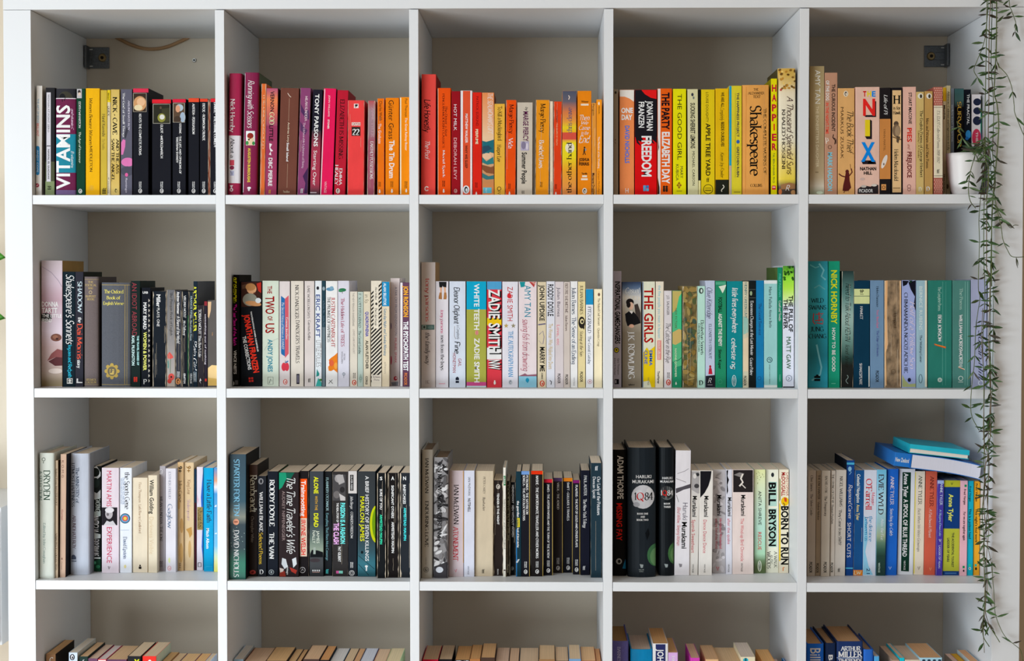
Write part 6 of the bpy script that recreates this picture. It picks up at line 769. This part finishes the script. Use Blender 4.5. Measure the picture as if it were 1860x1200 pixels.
b(658, 744, 307, '1a57ac', 'bright blue paperback with grey roman capitals', T('ANNE TYLER', 710, 360, 588, 28, '8494b8', 's'), T('Searching for Caleb', 704, 612, 826, 24, '9cb4d8', 'i'), S('publisher_emblem', ln(5, '9cb0d0', 684, 1066, 692, 1088, 702, 1066)), yb=1134, l=16)
b(748, 872, 307, 'd5d8de', 'white paperback with dark green lettering panel', S('spine_panel', p('0c2c20', 790, 330, 856, 332, 840, 1104, 778, 1100)), T('Anne Tyler', 818, 338, 527, 34, 'dce8e4', 'b'), T('A SPOOL OF BLUE THREAD', 812, 540, 990, 34, 'dce8e4', 'b'), T('VINTAGE', 806, 1018, 1092, 15, 'a8bcb4', 'n'), yb=1130, l=18)
b(875, 954, 325, 'ccc2b0', 'beige paperback with yellow left edge', S('spine_edge', ln(9, 'd8c83c', 890, 330, 878, 1120)), T('ANNE TYLER', 928, 355, 586, 27, '7c7c70', 's'), T('Back When We Were Grownups', 918, 610, 952, 22, '9c9488', 'i'), S('publisher_emblem', ln(5, '7c7468', 910, 1066, 916, 1090, 926, 1064)), yb=1130, l=14, side='3c4434')
b(958, 1044, 325, 'ba543f', 'terracotta paperback with dark capitals', T('ANNE TYLER', 1018, 360, 602, 28, '803028', 's'), T('A Patchwork Planet', 1006, 612, 842, 22, 'e0a89c', 'i'), S('publisher_emblem', ln(5, 'e09c70', 1000, 1074, 1006, 1096, 1014, 1074)), yb=1132, l=18)
b(1048, 1100, 395, '40338e', 'violet paperback with crinkled foil look', T('ANNE TYLER', 1092, 415, 590, 20, 'a8b0d8', 's'), T('A Slipping-Down Life', 1084, 620, 830, 15, '8ca0d8', 's'), T('LADDER OF YEARS', 1078, 900, 1080, 14, 'a8a8d8', 'n'), S('publisher_emblem', ln(5, 'e0e0f0', 1075, 852, 1082, 872, 1090, 852)), BAND(393, 420, '9cb0dc'), yb=1136, l=14, wear=.15)
b(1103, 1230, 395, '10346a', 'navy and olive paperback with yellow name', BAND(393, 446, 'a4a42c'), BAND(770, 1100, 'a0a434'), T('Anne Tyler', 1168, 500, 716, 36, 'ccc868', 'b'), S('publisher_emblem', ln(5, '3c4420', 1168, 412, 1174, 430, 1182, 412)), T('THE ACCIDENTAL TOURIST', 1182, 800, 1072, 18, '34402c', 'b'), T('LADDER OF YEARS', 1146, 842, 1030, 18, '34402c', 'b'), R(1120, 1112, 1210, 1122, '3c6494'), yb=1134, l=10, L=.13)
b(1234, 1290, 398, 'e8b2bc', 'pink paperback with green square', R(1273, 428, 1290, 446, '147c4c', 'emblem'), T('Fred Vargas', 1276, 462, 585, 17, '3c2c34', 'b'), T('For we are together again', 1272, 640, 862, 18, '2c2028', 'b'), R(1258, 1060, 1274, 1078, '147c4c', 'emblem'), E(1266, 1098, 6, 9, '1c181c'), yb=1138, l=9)
b(1291, 1338, 400, '1494a8', 'turquoise paperback with dark lettering', T('Fred Vargas', 1318, 440, 560, 15, '0c4c5c', 'b'), T('This is a poison head', 1316, 615, 850, 18, '0c3c50', 'b'), S('publisher_emblem', r(1306, 1046, 1322, 1064, '28b078'), e(1314, 1080, 9, 11, 'd8e0dc'), e(1314, 1080, 4, 7, '1c2428')), yb=1136, l=7)
b(1340, 1392, 402, 'e8a42c', 'amber paperback behind the vines', T('Fred Vargas', 1368, 420, 560, 15, '7c4c10', 'b'), T('This night’s foul work', 1366, 615, 880, 18, '54340c', 'b'), S('publisher_emblem', r(1352, 1046, 1368, 1064, '2c9c8c'), e(1362, 1082, 8, 11, '2c2418')), yb=1134, l=6)
b(1396, 1432, 515, 'f2b80c', 'short golden yellow book behind the vines', T('gold', 1414, 650, 800, 16, 'c88c08', 'n'), yb=1130, l=2)

# ================================================================== books: fourth row (only their tops show)
cell(4, 1, 50, 1120, 5.314, .055)
TAN, CRM, WHT = 'd8b48c', 'e0c8a8', 'dcdcde'
b(166, 270, 360, '8c6a4c', 'brown book with black warped back cover', H('S', 200, 248, 390, 470, 'e8dccc', 'c'), side='1c1614', pg='c8a074')
b(398, 482, 345, 'c4d2e2', 'pale blue book with black oval bird mark', PG(432, 388, 30, '1c1c24', 'e8e8ee'), pg='d8cfc0', side='b0b0a8')
b(500, 582, 382, '1c2c28', 'dark green book with tan page tops', H('f', 530, 550, 412, 440, 'd0d8d0', 's'), pg=TAN)
b(586, 676, 402, '5c3c54', 'plum book with pinkish page tops', pg='e0c4ac')
b(680, 758, 410, 'd8404c', 'red book with white page tops', R(682, 416, 756, 470, 'e8dcd8'), pg='dcd0cc')
b(764, 956, 412, '54344c', 'thick plum book with tan page tops', pg=TAN, side='b82c34')
b(966, 1092, 380, '1c1c20', 'black book with yellow letter', H('Y', 1030, 1080, 408, 470, 'd8d020', 'x'), pg=CRM)
b(1110, 1242, 380, 'd83028', 'red book with patterned side', E(1180, 430, 16, 18, 'f0e0dc'), pg=CRM, side='a8b09c')
for k, (xa, xc, yy, cc, pp) in enumerate(((1395, 1472, 330, '8c6c44', 'c8a070'), (1474, 1552, 340, '9c5c3c', 'dcbc94'), (1554, 1690, 342, '4c5c70', 'd4ac7c'), (1692, 1790, 342, '7c2c30', 'cca06c'), (1792, 1838, 342, 'c8d0dc', 'd8c0a0'))):
    b(xa, xc, yy, cc, ('short book with deep tan page tops', 'short book with light tan page tops', 'short thick book with honey page tops', 'short book with brown page tops', 'short book tucked behind the divider')[k], bk=True, pg=pp)

cell(4, 2, 400, 1120, 5.1667, .055)
b(84, 216, 398, '9cc0dc', 'pale blue topped book beside the divider', pg='c0bab2', side='8c8c88')
for k, (xa, xc, yy, cc, pp, lk) in enumerate(((330, 522, 285, '7c3c30', 'd4b294', 'book with rosy tan page tops'), (524, 712, 280, '3c3028', 'd0a878', 'book with warped tan page tops'), (716, 788, 297, '24303c', 'd4ac7c', 'narrow book with tan page tops'), (790, 832, 300, '6c4c30', 'd0a474', 'thin book with tan page tops'), (862, 1008, 265, '3c2c28', 'd4b08c', 'taller book with tan page tops'),
    (1012, 1096, 272, '201c1c', 'c08c5c', 'book with dark tan page tops'), (1100, 1222, 290, '445c74', 'd8d4d0', 'book with white page tops'), (1226, 1310, 292, '1c2024', 'd8bc98', 'book with light tan page tops'), (1312, 1370, 293, '5c4434', 'c49870', 'thin book with brown page tops'), (1373, 1490, 290, '3c4c6c', 'd4d6e0', 'book with cool white page tops'), (1492, 1606, 296, '8c4c3c', 'd8b898', 'book with pinkish tan page tops'), (1610, 1735, 290, '9cac84', 'dcc8a0', 'book with cream page tops and green cover'))):
    b(xa, xc, yy, cc, lk, bk=True, pg=pp)

cell(4, 3, 750, 1120, 5.1667, .055)
b(92, 238, 400, 'c0183c', 'red spined book with tan page tops', pg='d8b898')
b(244, 368, 398, '141214', 'black spined book with cream page tops', R(250, 412, 362, 470, '24202a'), pg='dcc0a0')
b(394, 532, 404, '1c1a1c', 'black and white lettered book', H('THE', 404, 525, 412, 450, 'e0d8d4', 'h'), pg='cc9c68')
for k, (xa, xc, yy, cc, pp, lk) in enumerate(((560, 655, 262, '8c5c34', 'cc9c68', 'book with orange tan page tops'), (660, 788, 250, '3c2c24', 'd4a878', 'taller book with tan page tops'), (792, 912, 285, '6c5c54', 'd8b8a0', 'book with pale rosy page tops'), (914, 1004, 288, '4c3428', 'd8b494', 'narrow book with rosy page tops'), (1008, 1182, 287, '2c3c48', 'dcc0a0', 'thick book with cream page tops'), (1186, 1330, 265, '7c5c3c', 'd8b890', 'taller book with light tan page tops'),
    (1334, 1454, 279, '3c3028', 'dcbc98', 'book with warm cream page tops'), (1457, 1566, 262, '5c7c9c', 'dcc09c', 'taller book with buff page tops'), (1569, 1700, 278, '8c4c28', 'd4ac80', 'book with deep buff page tops'), (1703, 1790, 294, '6c3c24', 'd8a070', 'last book with orange tan page tops'))):
    b(xa, xc, yy, cc, lk, bk=True, pg=pp)

cell(4, 4, 1100, 1120, 5.1667, .055)
b(40, 216, 228, '54528c', 'purple clothbound hardback beside the divider', T('BARNES', 125, 280, 420, 30, '8c8cb8', 's'), hard=True, pg='8c6c44', kind='cloth')
b(234, 440, 305, '0a6c98', 'broad petrol blue hardback', hard=True, pg='c8b4a0', side='3c6c5c')
b(444, 586, 250, 'd8d8da', 'white paperback with navy panel and white capitals', R(470, 256, 562, 470, '20244c'), T('JOHN', 516, 300, 470, 60, 'e8e8ec', 'b'), pg='cc9c68')
b(590, 678, 335, 'b490bc', 'lilac paperback with white lettering', T('HA', 636, 365, 440, 30, 'ece4f0', 's'), pg='b48c60')
b(800, 884, 385, 'a83490', 'magenta spined book with rosy page tops', pg='d4ac90')
for xa, xc, yy, cc, pp, lk in ((886, 1000, 265, 'b8946c', 'd0a880', 'book with tan page tops'), (1003, 1205, 285, 'd8c4a4', 'd8b890', 'broad book with buff page tops')):
    b(xa, xc, yy, cc, lk, bk=True, pg=pp)
b(1222, 1404, 375, 'd8ccb0', 'cream book with teal bird mark', S('emblem', e(1315, 405, 24, 20, '1c8c9c'), r(1308, 385, 1322, 420, '1c3c4c')), pg='d4c4b4')
b(1404, 1520, 300, 'b8844c', 'book with honey page tops', bk=True, pg='d0a068')
b(1560, 1600, 380, '8c7c74', 'short dark book near the right divider', bk=True, pg='b09c90')
b(1645, 1690, 372, '1c7cc0', 'short bright blue book near the right divider', bk=True, pg='c8d4e0')

cell(4, 5, 1455, 1110, 4.5926, .055)
b(48, 192, 270, '1550a4', 'bright blue hardback with large white lettering', T('Bill Bryson', 122, 305, 700, 90, 'e8ecf4', 'a'), hard=True, pg='a88460', bulge=.001)
b(204, 292, 265, '12203c', 'narrow navy hardback with white capitals', T('BEEVOR', 248, 360, 700, 36, 'c0c8d4', 'b'), hard=True, pg='9c7c5c', bulge=.001)
b(298, 518, 250, '15264c', 'broad navy hardback with stacked white roman capitals', H('ARTHUR', 330, 500, 292, 328, 'd4d8e0', 'e'), H('MILLER', 310, 514, 334, 382, 'd4d8e0', 'e'), BAND(386, 390, '8c98b0'), H('TIMEBENDS', 310, 512, 396, 430, 'b8c0d0', 'e'), hard=True, pg='a88460', bulge=.001)
b(522, 606, 318, '1c4c94', 'medium blue hardback', hard=True, pg='8c7460', bulge=.001)
b(612, 652, 375, '4c9cd0', 'narrow light blue book', pg='d0c0b0')
for xa, xc, yy, cc, pp, lk in ((655, 712, 288, '8c7464', 'c8a488', 'book with tan page tops'), (715, 752, 270, '1494a4', 'c4a890', 'thin teal covered book'), (756, 880, 285, 'a89c8c', 'c8ac94', 'book with rosy page tops')):
    b(xa, xc, yy, cc, lk, bk=True, pg=pp)
b(962, 1176, 385, '9cc4d4', 'thick pale blue book with buff page tops', S('speckles', *[e(980+k*44, 408, 14, 9, '1c2c3c') for k in range(5)]), pg='d4a478')
for xa, xc, yy, cc, pp, lk in ((1190, 1238, 345, '8c7464', 'b49484', 'short book with mauve page tops'), (1240, 1290, 345, 'c88c14', 'd4a034', 'short book with golden page tops'), (1300, 1372, 318, 'a8b8c0', 'c89870', 'slim book leaning at the right wall')):
    b(xa, xc, yy, cc, lk, bk=True, pg=pp)

# ================================================================== books lying on top of the standing ones (third row, fifth cubby)
GAIN = LIGHT[2][4]
def lying_book(px0, px1, py_base, thick, depth, ydep, tilt, cover, look, pg, spine_left=True, marks=(), sag=0):
    s_, ox, oy = 4.2864, 1455, 780
    a = at_y(ox+px0/s_, oy+py_base/s_, ydep); b_ = at_y(ox+px1/s_, oy+py_base/s_, ydep); W = b_.x-a.x
    root = empty('book', (a.x, ydep, a.z), (0, tilt, 0)); tag(root, look, 'book', 'books on the bookcase')
    tk = .0012; n = 14
    def dz(x): t = max(0, (x/W-.35)/.65); return -sag*t*t
    V = []; F = []
    def slab(xa, xb, z0, z1, y0, y1, name, m, inset=0):
        V = []; F = []
        for i in range(n+1):
            x = xa+(xb-xa)*i/n; V += [(x, y0, z0+dz(x)), (x, y1, z0+dz(x)), (x, y1, z1+dz(x)), (x, y0, z1+dz(x))]
        for i in range(n):
            for k in range(4): F.append((4*i+k, 4*i+(k+1) % 4, 4*i+4+(k+1) % 4, 4*i+4+k))
        F += [(3, 2, 1, 0), (4*n, 4*n+1, 4*n+2, 4*n+3)]
        return mesh_obj(name, V, F, m, root)
    cm = mat(cover, 'gloss')
    slab(0, W, 0, tk, 0, depth, 'back_cover', cm); slab(0, W, thick-tk, thick, 0, depth, 'front_cover', cm)
    box_obj('spine', -.0012, .0002, 0, depth, 0, thick, cm, root)
    slab(.001, W-.002, tk, thick-tk, .0006, depth-.0006, 'pages', mat(pg, 'paper'))
    return root, W
# thick guidebook: pages towards the room, blue spine to the left
g, W = lying_book(852, 1405, 300, .0262, .2, .045, .12, '1c5fa6', 'thick blue guidebook lying on the standing books below the teal notebook', 'dfe0ee', sag=.006)
g2 = box_obj('spine_face', -.0305, -.0012, .004, .2, .0005, .0258, mat('1f66ae', 'gloss'), g, .001)
V2, F2, Wt = text_geo('New Zealand', 'b')
mesh_obj('lettering', [(-.0285+.025*v[0]/Wt, .0036, .009+.008*v[1]) for v in V2], F2, mat('e8eef4'), g)
nb, W = lying_book(843, 1308, 181, .0165, .15, .05, .108, '1a9db0', 'teal notebook lying on the thick blue guidebook', 'e6ddd0')
slabm = mat('22a0b4', 'gloss')
mesh_obj('cover_flap', [(0, -.0005, .0165), (W, -.0005, .0165), (W, -.0012, .0075), (0, -.0012, .0085), (0, .003, .0168), (W, .003, .0168)], [(0, 3, 2, 1), (0, 1, 5, 4)], slabm, nb)
# a translucent grey plastic wallet leaning behind the notebook
c0 = at_y(1775, 846, .16)
wl_ = empty('plastic_wallet', (c0.x, .16, c0.z-.002), (0, .12, 0)); tag(wl_, 'grey blue plastic wallet standing behind the teal notebook', 'wallet')
V = []; F = []
for i in range(9):
    t = i/8
    for k, z in enumerate((0, .10-.02*abs(t-.5))): V.append((-.012+.03*t, .012*math.sin(t*3), z))
for i in range(8): F.append((2*i, 2*i+2, 2*i+3, 2*i+1))
sh_ = mesh_obj('sheet', V, F, mat('8d9cb2', 'gloss'), wl_); md = sh_.modifiers.new('thickness', 'SOLIDIFY'); md.thickness = .0012

# ================================================================== plants
GAIN = 1.0
M_POT = mat('efedec', 'ceramic', True); M_SOIL = mat('3a2c22', 'cloth', True); M_STEM = mat('5c6a3c', 'leaf', True); M_STEM2 = mat('7a6a55', 'leaf', True)
LEAFM = [mat(c_, 'leaf', True) for c_ in ('3a5a30', '4c6c3c', '2f4a2a', '566e46', '443f34')]
def pot(name, loc, r0, r1, h_, label, parent_name='flower_pot'):
    o = empty(name, loc); tag(o, label, 'pot')
    prof = [(0, 0), (r0*.92, 0), (r0, .003)]
    for i in range(1, 11):
        t = i/10; prof.append((r0+(r1-r0)*(t**.62), .003+(h_-.003)*t))
    prof += [(r1-.0025, h_), (r1-.004, h_-.012), (0, h_-.014)]
    n = 40; V = []; F = []
    for a_, z in prof:
        for k in range(n): V.append((a_*math.cos(2*math.pi*k/n), a_*math.sin(2*math.pi*k/n), z))
    for i in range(len(prof)-1):
        for k in range(n): F.append((i*n+k, i*n+(k+1) % n, (i+1)*n+(k+1) % n, (i+1)*n+k))
    mesh_obj('pot_body', V, F, M_POT, o, None, True)
    nn = 40; V = [(0, 0, h_-.011)]+[((r1-.0042)*math.cos(2*math.pi*k/nn), (r1-.0042)*math.sin(2*math.pi*k/nn), h_-.0118) for k in range(nn)]
    mesh_obj('soil', V, [(0, 1+k, 1+(k+1) % nn) for k in range(nn)], M_SOIL, o)
    return o
# needle-shaped leaf, folded along its midrib, pointing along +x
def leaf_mesh(m):
    V = []; F = []; st = [(0, .0), (.18, .55), (.42, 1), (.7, .75), (.9, .3), (1, 0)]
    for t, w_ in st:
        z = -.12*t*t
        V += [(t, -w_*.105, z+.02*w_), (t, 0, z-.03*w_), (t, w_*.105, z+.02*w_)]
    k0 = len(V)
    V += [(a_, b_, c_-.012) for a_, b_, c_ in V]
    for i in range(len(st)-1):
        for k in range(2):
            F.append((3*i+k, 3*i+3+k, 3*i+4+k, 3*i+1+k)); F.append((k0+3*i+1+k, k0+3*i+4+k, k0+3*i+3+k, k0+3*i+k))
        F.append((3*i, k0+3*i, k0+3*i+3, 3*i+3)); F.append((3*i+2, 3*i+5, k0+3*i+5, k0+3*i+2))
    me = bpy.data.meshes.new('leaf'); me.from_pydata(V, [], F); me.materials.append(m); me.update(); return me
LEAVES = [leaf_mesh(m) for m in LEAFM]
rl = random.Random(11)
def put_leaf(parent, q, ang, ln_, me=None, yaw=None):
    o = bpy.data.objects.new('leaf', me or rl.choice(LEAVES)); COL.objects.link(o)
    o.location = q; o.scale = (ln_, ln_*rl.uniform(.8, 1.25), ln_); o.parent = parent
    d_ = Vector((math.cos(ang), yaw if yaw is not None else rl.uniform(-.7, .5), math.sin(ang)))
    o.rotation_euler = (d_.to_track_quat('X', 'Y').to_matrix() @ Matrix.Rotation(rl.uniform(-.6, .6), 3, 'X')).to_euler(); return o
def vine(parent, px, y0, rad, m, dens, lo=.013, hi=.024, pre=None, ystep=.004):
    pts = [] if pre is None else list(pre)
    yy = y0
    for x, y in px: pts.append(tuple(at_y(x, y, yy))); yy = y0+rl.uniform(-ystep, ystep)
    path = smooth_path(pts, 5)
    t_ = tube('stem', path, rad, m, parent, 5); t_.matrix_parent_inverse = Matrix.Translation(-parent.location)
    acc = 0; nxt = rl.uniform(.004, .02)
    for i in range(1, len(path)):
        acc += (path[i]-path[i-1]).length
        if acc > nxt and path[i].y < .2:
            nxt = acc+rl.uniform(.35, 1.05)/dens
            a_ = rl.uniform(-1.25, .55)
            for sg in ((0, 1) if rl.random() < .62 else (rl.randint(0, 1),)):
                if path[i].z > Z0+.02: continue
                put_leaf(t_, path[i], math.pi*sg+(a_ if sg == 0 else -a_)+rl.uniform(-.3, .3), rl.uniform(lo, hi))
# pot standing on the bookcase and its long strands
pt = at_y(1800, 0, -.02)
pot_top = pot('flower_pot', (pt.x-.02, .13, Z0+OUT+.0002), .06, .085, .13, 'white pot standing on top of the bookcase above the trailing strands')
hp = empty('trailing_plant', (pt.x-.02, .13, Z0+OUT+.119)); tag(hp, 'long trailing plant hanging in thin leafy strands from the bookcase top', 'plant')
def from_top(x):
    q = at_y(x, -8, -.02)
    return [(pt.x-.02+(q.x-pt.x)*.4, .12, Z0+OUT+.122), (q.x-.005, .07, Z0+OUT+.165), (q.x, .02, Z0+OUT+.15), (q.x, -.012, Z0+OUT+.06)]
STR = [
 ([(1790, 870), (1787, 920), (1791, 960), (1786, 1000), (1788, 1050), (1790, 1100), (1786, 1140), (1788, 1185)], .0006, 38),
 ([(1799, 640), (1800, 700), (1797, 760), (1795, 800), (1797, 850), (1793, 900), (1796, 960), (1792, 1010), (1794, 1060), (1790, 1110), (1800, 1142)], .0007, 34),
 ([(1785, 560), (1783, 620), (1788, 700), (1786, 780), (1790, 840), (1786, 900), (1789, 950)], .0006, 26),
 ([(1792.6, 0), (1792, 50), (1791, 110), (1790, 160), (1789, 220), (1790, 290), (1788, 350), (1787, 400), (1787, 470), (1789, 540), (1786, 590), (1785, 640), (1787, 690), (1787, 760), (1788, 800), (1787, 840), (1788, 880), (1784, 930), (1786, 960), (1788, 1000), (1789, 1060), (1787, 1110), (1785, 1130), (1786, 1155), (1797, 1174)], .0008, 30),
 ([(1799, 0), (1797, 40), (1796, 120), (1796, 180), (1795, 240), (1796, 300), (1793, 350), (1792, 400), (1792, 460), (1792, 486), (1798, 506), (1797, 560), (1796, 620), (1797, 680), (1800, 730), (1798, 760), (1799, 790), (1792, 812), (1794, 830), (1789, 850), (1790, 880)], .0009, 36),
 ([(1802, 0), (1801, 60), (1800, 120), (1803, 160), (1805, 200), (1804, 240), (1803, 280), (1808, 330), (1804, 360), (1801, 420), (1800, 460), (1799, 500), (1799, 580), (1798, 640), (1799, 680), (1799, 730), (1800, 775), (1796, 815), (1795, 850), (1794, 920), (1790, 956), (1788, 970), (1786, 1000), (1791, 1030), (1790, 1090), (1787, 1118), (1793, 1130), (1806, 1150), (1816, 1166)], .0008, 34),
 ([(1810, 0), (1810, 50), (1809, 100), (1807, 136), (1806, 170), (1811, 190), (1814, 230), (1810, 290), (1806, 330), (1802, 380), (1801, 430), (1801, 470), (1801, 520)], .0011, 38),
 ([(1795, 0), (1791, 52), (1789, 70), (1783, 90), (1774, 112), (1769, 128), (1777, 143)], .0007, 42),
 ([(1808, 90), (1812, 116), (1822, 128), (1830, 138), (1838, 160), (1842, 190), (1843, 204), (1851, 225), (1858, 242), (1866, 256)], .0007, 16),
 ([(1833, 0), (1837, 18), (1842, 32), (1845, 42), (1844, 57)], .0007, 75),
 ([(1804, 340), (1810, 376), (1818, 410), (1822, 436), (1831, 456), (1837, 465), (1848, 467), (1862, 466)], .0007, 22),
 ([(1810, 376), (1818, 392), (1828, 406), (1836, 414), (1842, 409), (1850, 409)], .0006, 34),
 ([(1804, 520), (1804, 560), (1804, 620), (1803, 650), (1803, 700), (1800, 740), (1801, 775)], .0006, 30),
 ([(1802, 1020), (1803, 1050), (1805, 1070), (1806, 1090), (1808, 1115), (1817, 1140), (1827, 1157), (1842, 1170), (1854, 1181), (1858, 1200)], .0006, 12),
 ([(1788, 258), (1786, 285), (1784, 310), (1784, 340), (1781, 360), (1778, 400), (1779, 440), (1777, 520), (1780, 540), (1776, 568), (1772, 600), (1770, 656), (1765, 700), (1764, 750), (1778, 781)], .0007, 28),
 ([(1794, 920), (1792, 950), (1793, 985), (1799, 1015), (1802, 1040)], .0006, 26),
]
for px, rad, dens in STR:
    vine(hp, px, -.016+rl.uniform(-.006, .004), rad, rl.choice((M_STEM, M_STEM, M_STEM2)), dens, pre=from_top(px[0][0]) if px[0][1] == 0 else None)
# white pot in the top right cubby with its own strands
c0 = at_y(1755, 353, .045)
pc = Vector(((at_y(1718.5, 279, .05).x+at_y(1789, 279, .05).x)/2, .05, shelf_z(1)+.0002)); rt = (at_y(1789, 279, .05).x-at_y(1718.5, 279, .05).x)/2
pot2 = pot('flower_pot', pc, .0235, rt, at_y(1750, 277, .02).z-shelf_z(1), 'small tapered white pot standing before books in top right cubby')
hp2 = empty('potted_plant', (pc.x, pc.y, pc.z+.062)); tag(hp2, 'thin leafy plant growing out of the small white pot in cubby', 'plant')
base = (pc.x+.006, pc.y, pc.z+.064)
for px, y0, dens in (([(1773, 276), (1771, 282), (1763, 310), (1759, 340), (1762, 364), (1772, 378)], -.03, 62), ([(1766, 274), (1756, 262), (1746, 246), (1738, 220)], .02, 30),
                     ([(1786, 268), (1790, 290), (1796, 310), (1795, 340), (1790, 366)], -.03, 75), ([(1776, 268), (1792, 262), (1800, 290), (1799, 310)], -.004, 80), ([(1784, 264), (1788, 250), (1781, 262), (1768, 268)], .0, 70)):
    vine(hp2, px, y0, .0008, M_STEM, dens, pre=[base, (base[0], base[1]-.01, base[2]+.02)], ystep=.002)

# ================================================================== beside the bookcase: a white wall cabinet with a house plant
zc = at_y(5, 918, .12).z; zb_ = at_y(5, 1165, .12).z
cb = empty('wall_cabinet', (-.32, DEP, zb_)); tag(cb, 'white wall cabinet to the left of the bookcase', 'cabinet')
for nm, a_ in (('body', (-.23, .23, -.30, 0, .0, zc-zb_)), ('door', (-.225, .225, -.318, -.301, .005, zc-zb_-.005))): box_obj(nm, *a_, M_LACQ, cb, .001)
lp = Vector((-.33, .22, zc+.0002))
pot3 = pot('flower_pot', lp, .045, .06, .1, 'white pot on the wall cabinet left of the bookcase')
pl = empty('house_plant', (lp.x, lp.y, lp.z+.088)); tag(pl, 'broad green leaves of a house plant at the left picture edge', 'plant')
def broad_leaf(tip, basep, wdt, m):
    b0 = Vector(basep); ax = Vector(tip)-b0; n = 9; sd = Vector((0, .35, 1)).cross(ax).normalized()
    sd = (ax.normalized().cross(Vector((0, -1, .15)))).normalized(); V = []; F = []
    for i in range(n+1):
        t = i/n; wv = wdt*math.sin(math.pi*min(t**.7, 1))**.8 if 0 < t < 1 else 0
        q = b0+ax*t+Vector((0, -.012*math.sin(math.pi*t), 0))
        for k in (-1, -.5, 0, .5, 1): V.append(tuple(q+sd*wv*k+Vector((0, -.010*abs(k), 0))))
    for i in range(n):
        for k in range(4): F.append((5*i+k, 5*i+k+1, 5*i+6+k, 5*i+5+k))
    o = mesh_obj('leaf', V, F, m, pl, None, True); o.matrix_parent_inverse = Matrix.Translation(-pl.location)
    md = o.modifiers.new('thickness', 'SOLIDIFY'); md.thickness = .0006
    st_ = tube('leaf_stalk', smooth_path([(lp.x, lp.y, lp.z+.088), (lp.x+.02, lp.y, (lp.z+.088+b0.z)/2), tuple(b0)], 4), .0022, M_STEM, pl); st_.matrix_parent_inverse = Matrix.Translation(-pl.location)
GL = mat('4a8a2c', 'leaf', True)
for (tx, ty), (bx, by), wv in (((12, 468), (-70, 455), .024), ((11, 578), (-60, 560), .02), ((-60, 400), (-120, 470), .03), ((-110, 520), (-150, 600), .03)):
    broad_leaf(at_y(tx, ty, .2), at_y(bx, by, .22), wv, GL)
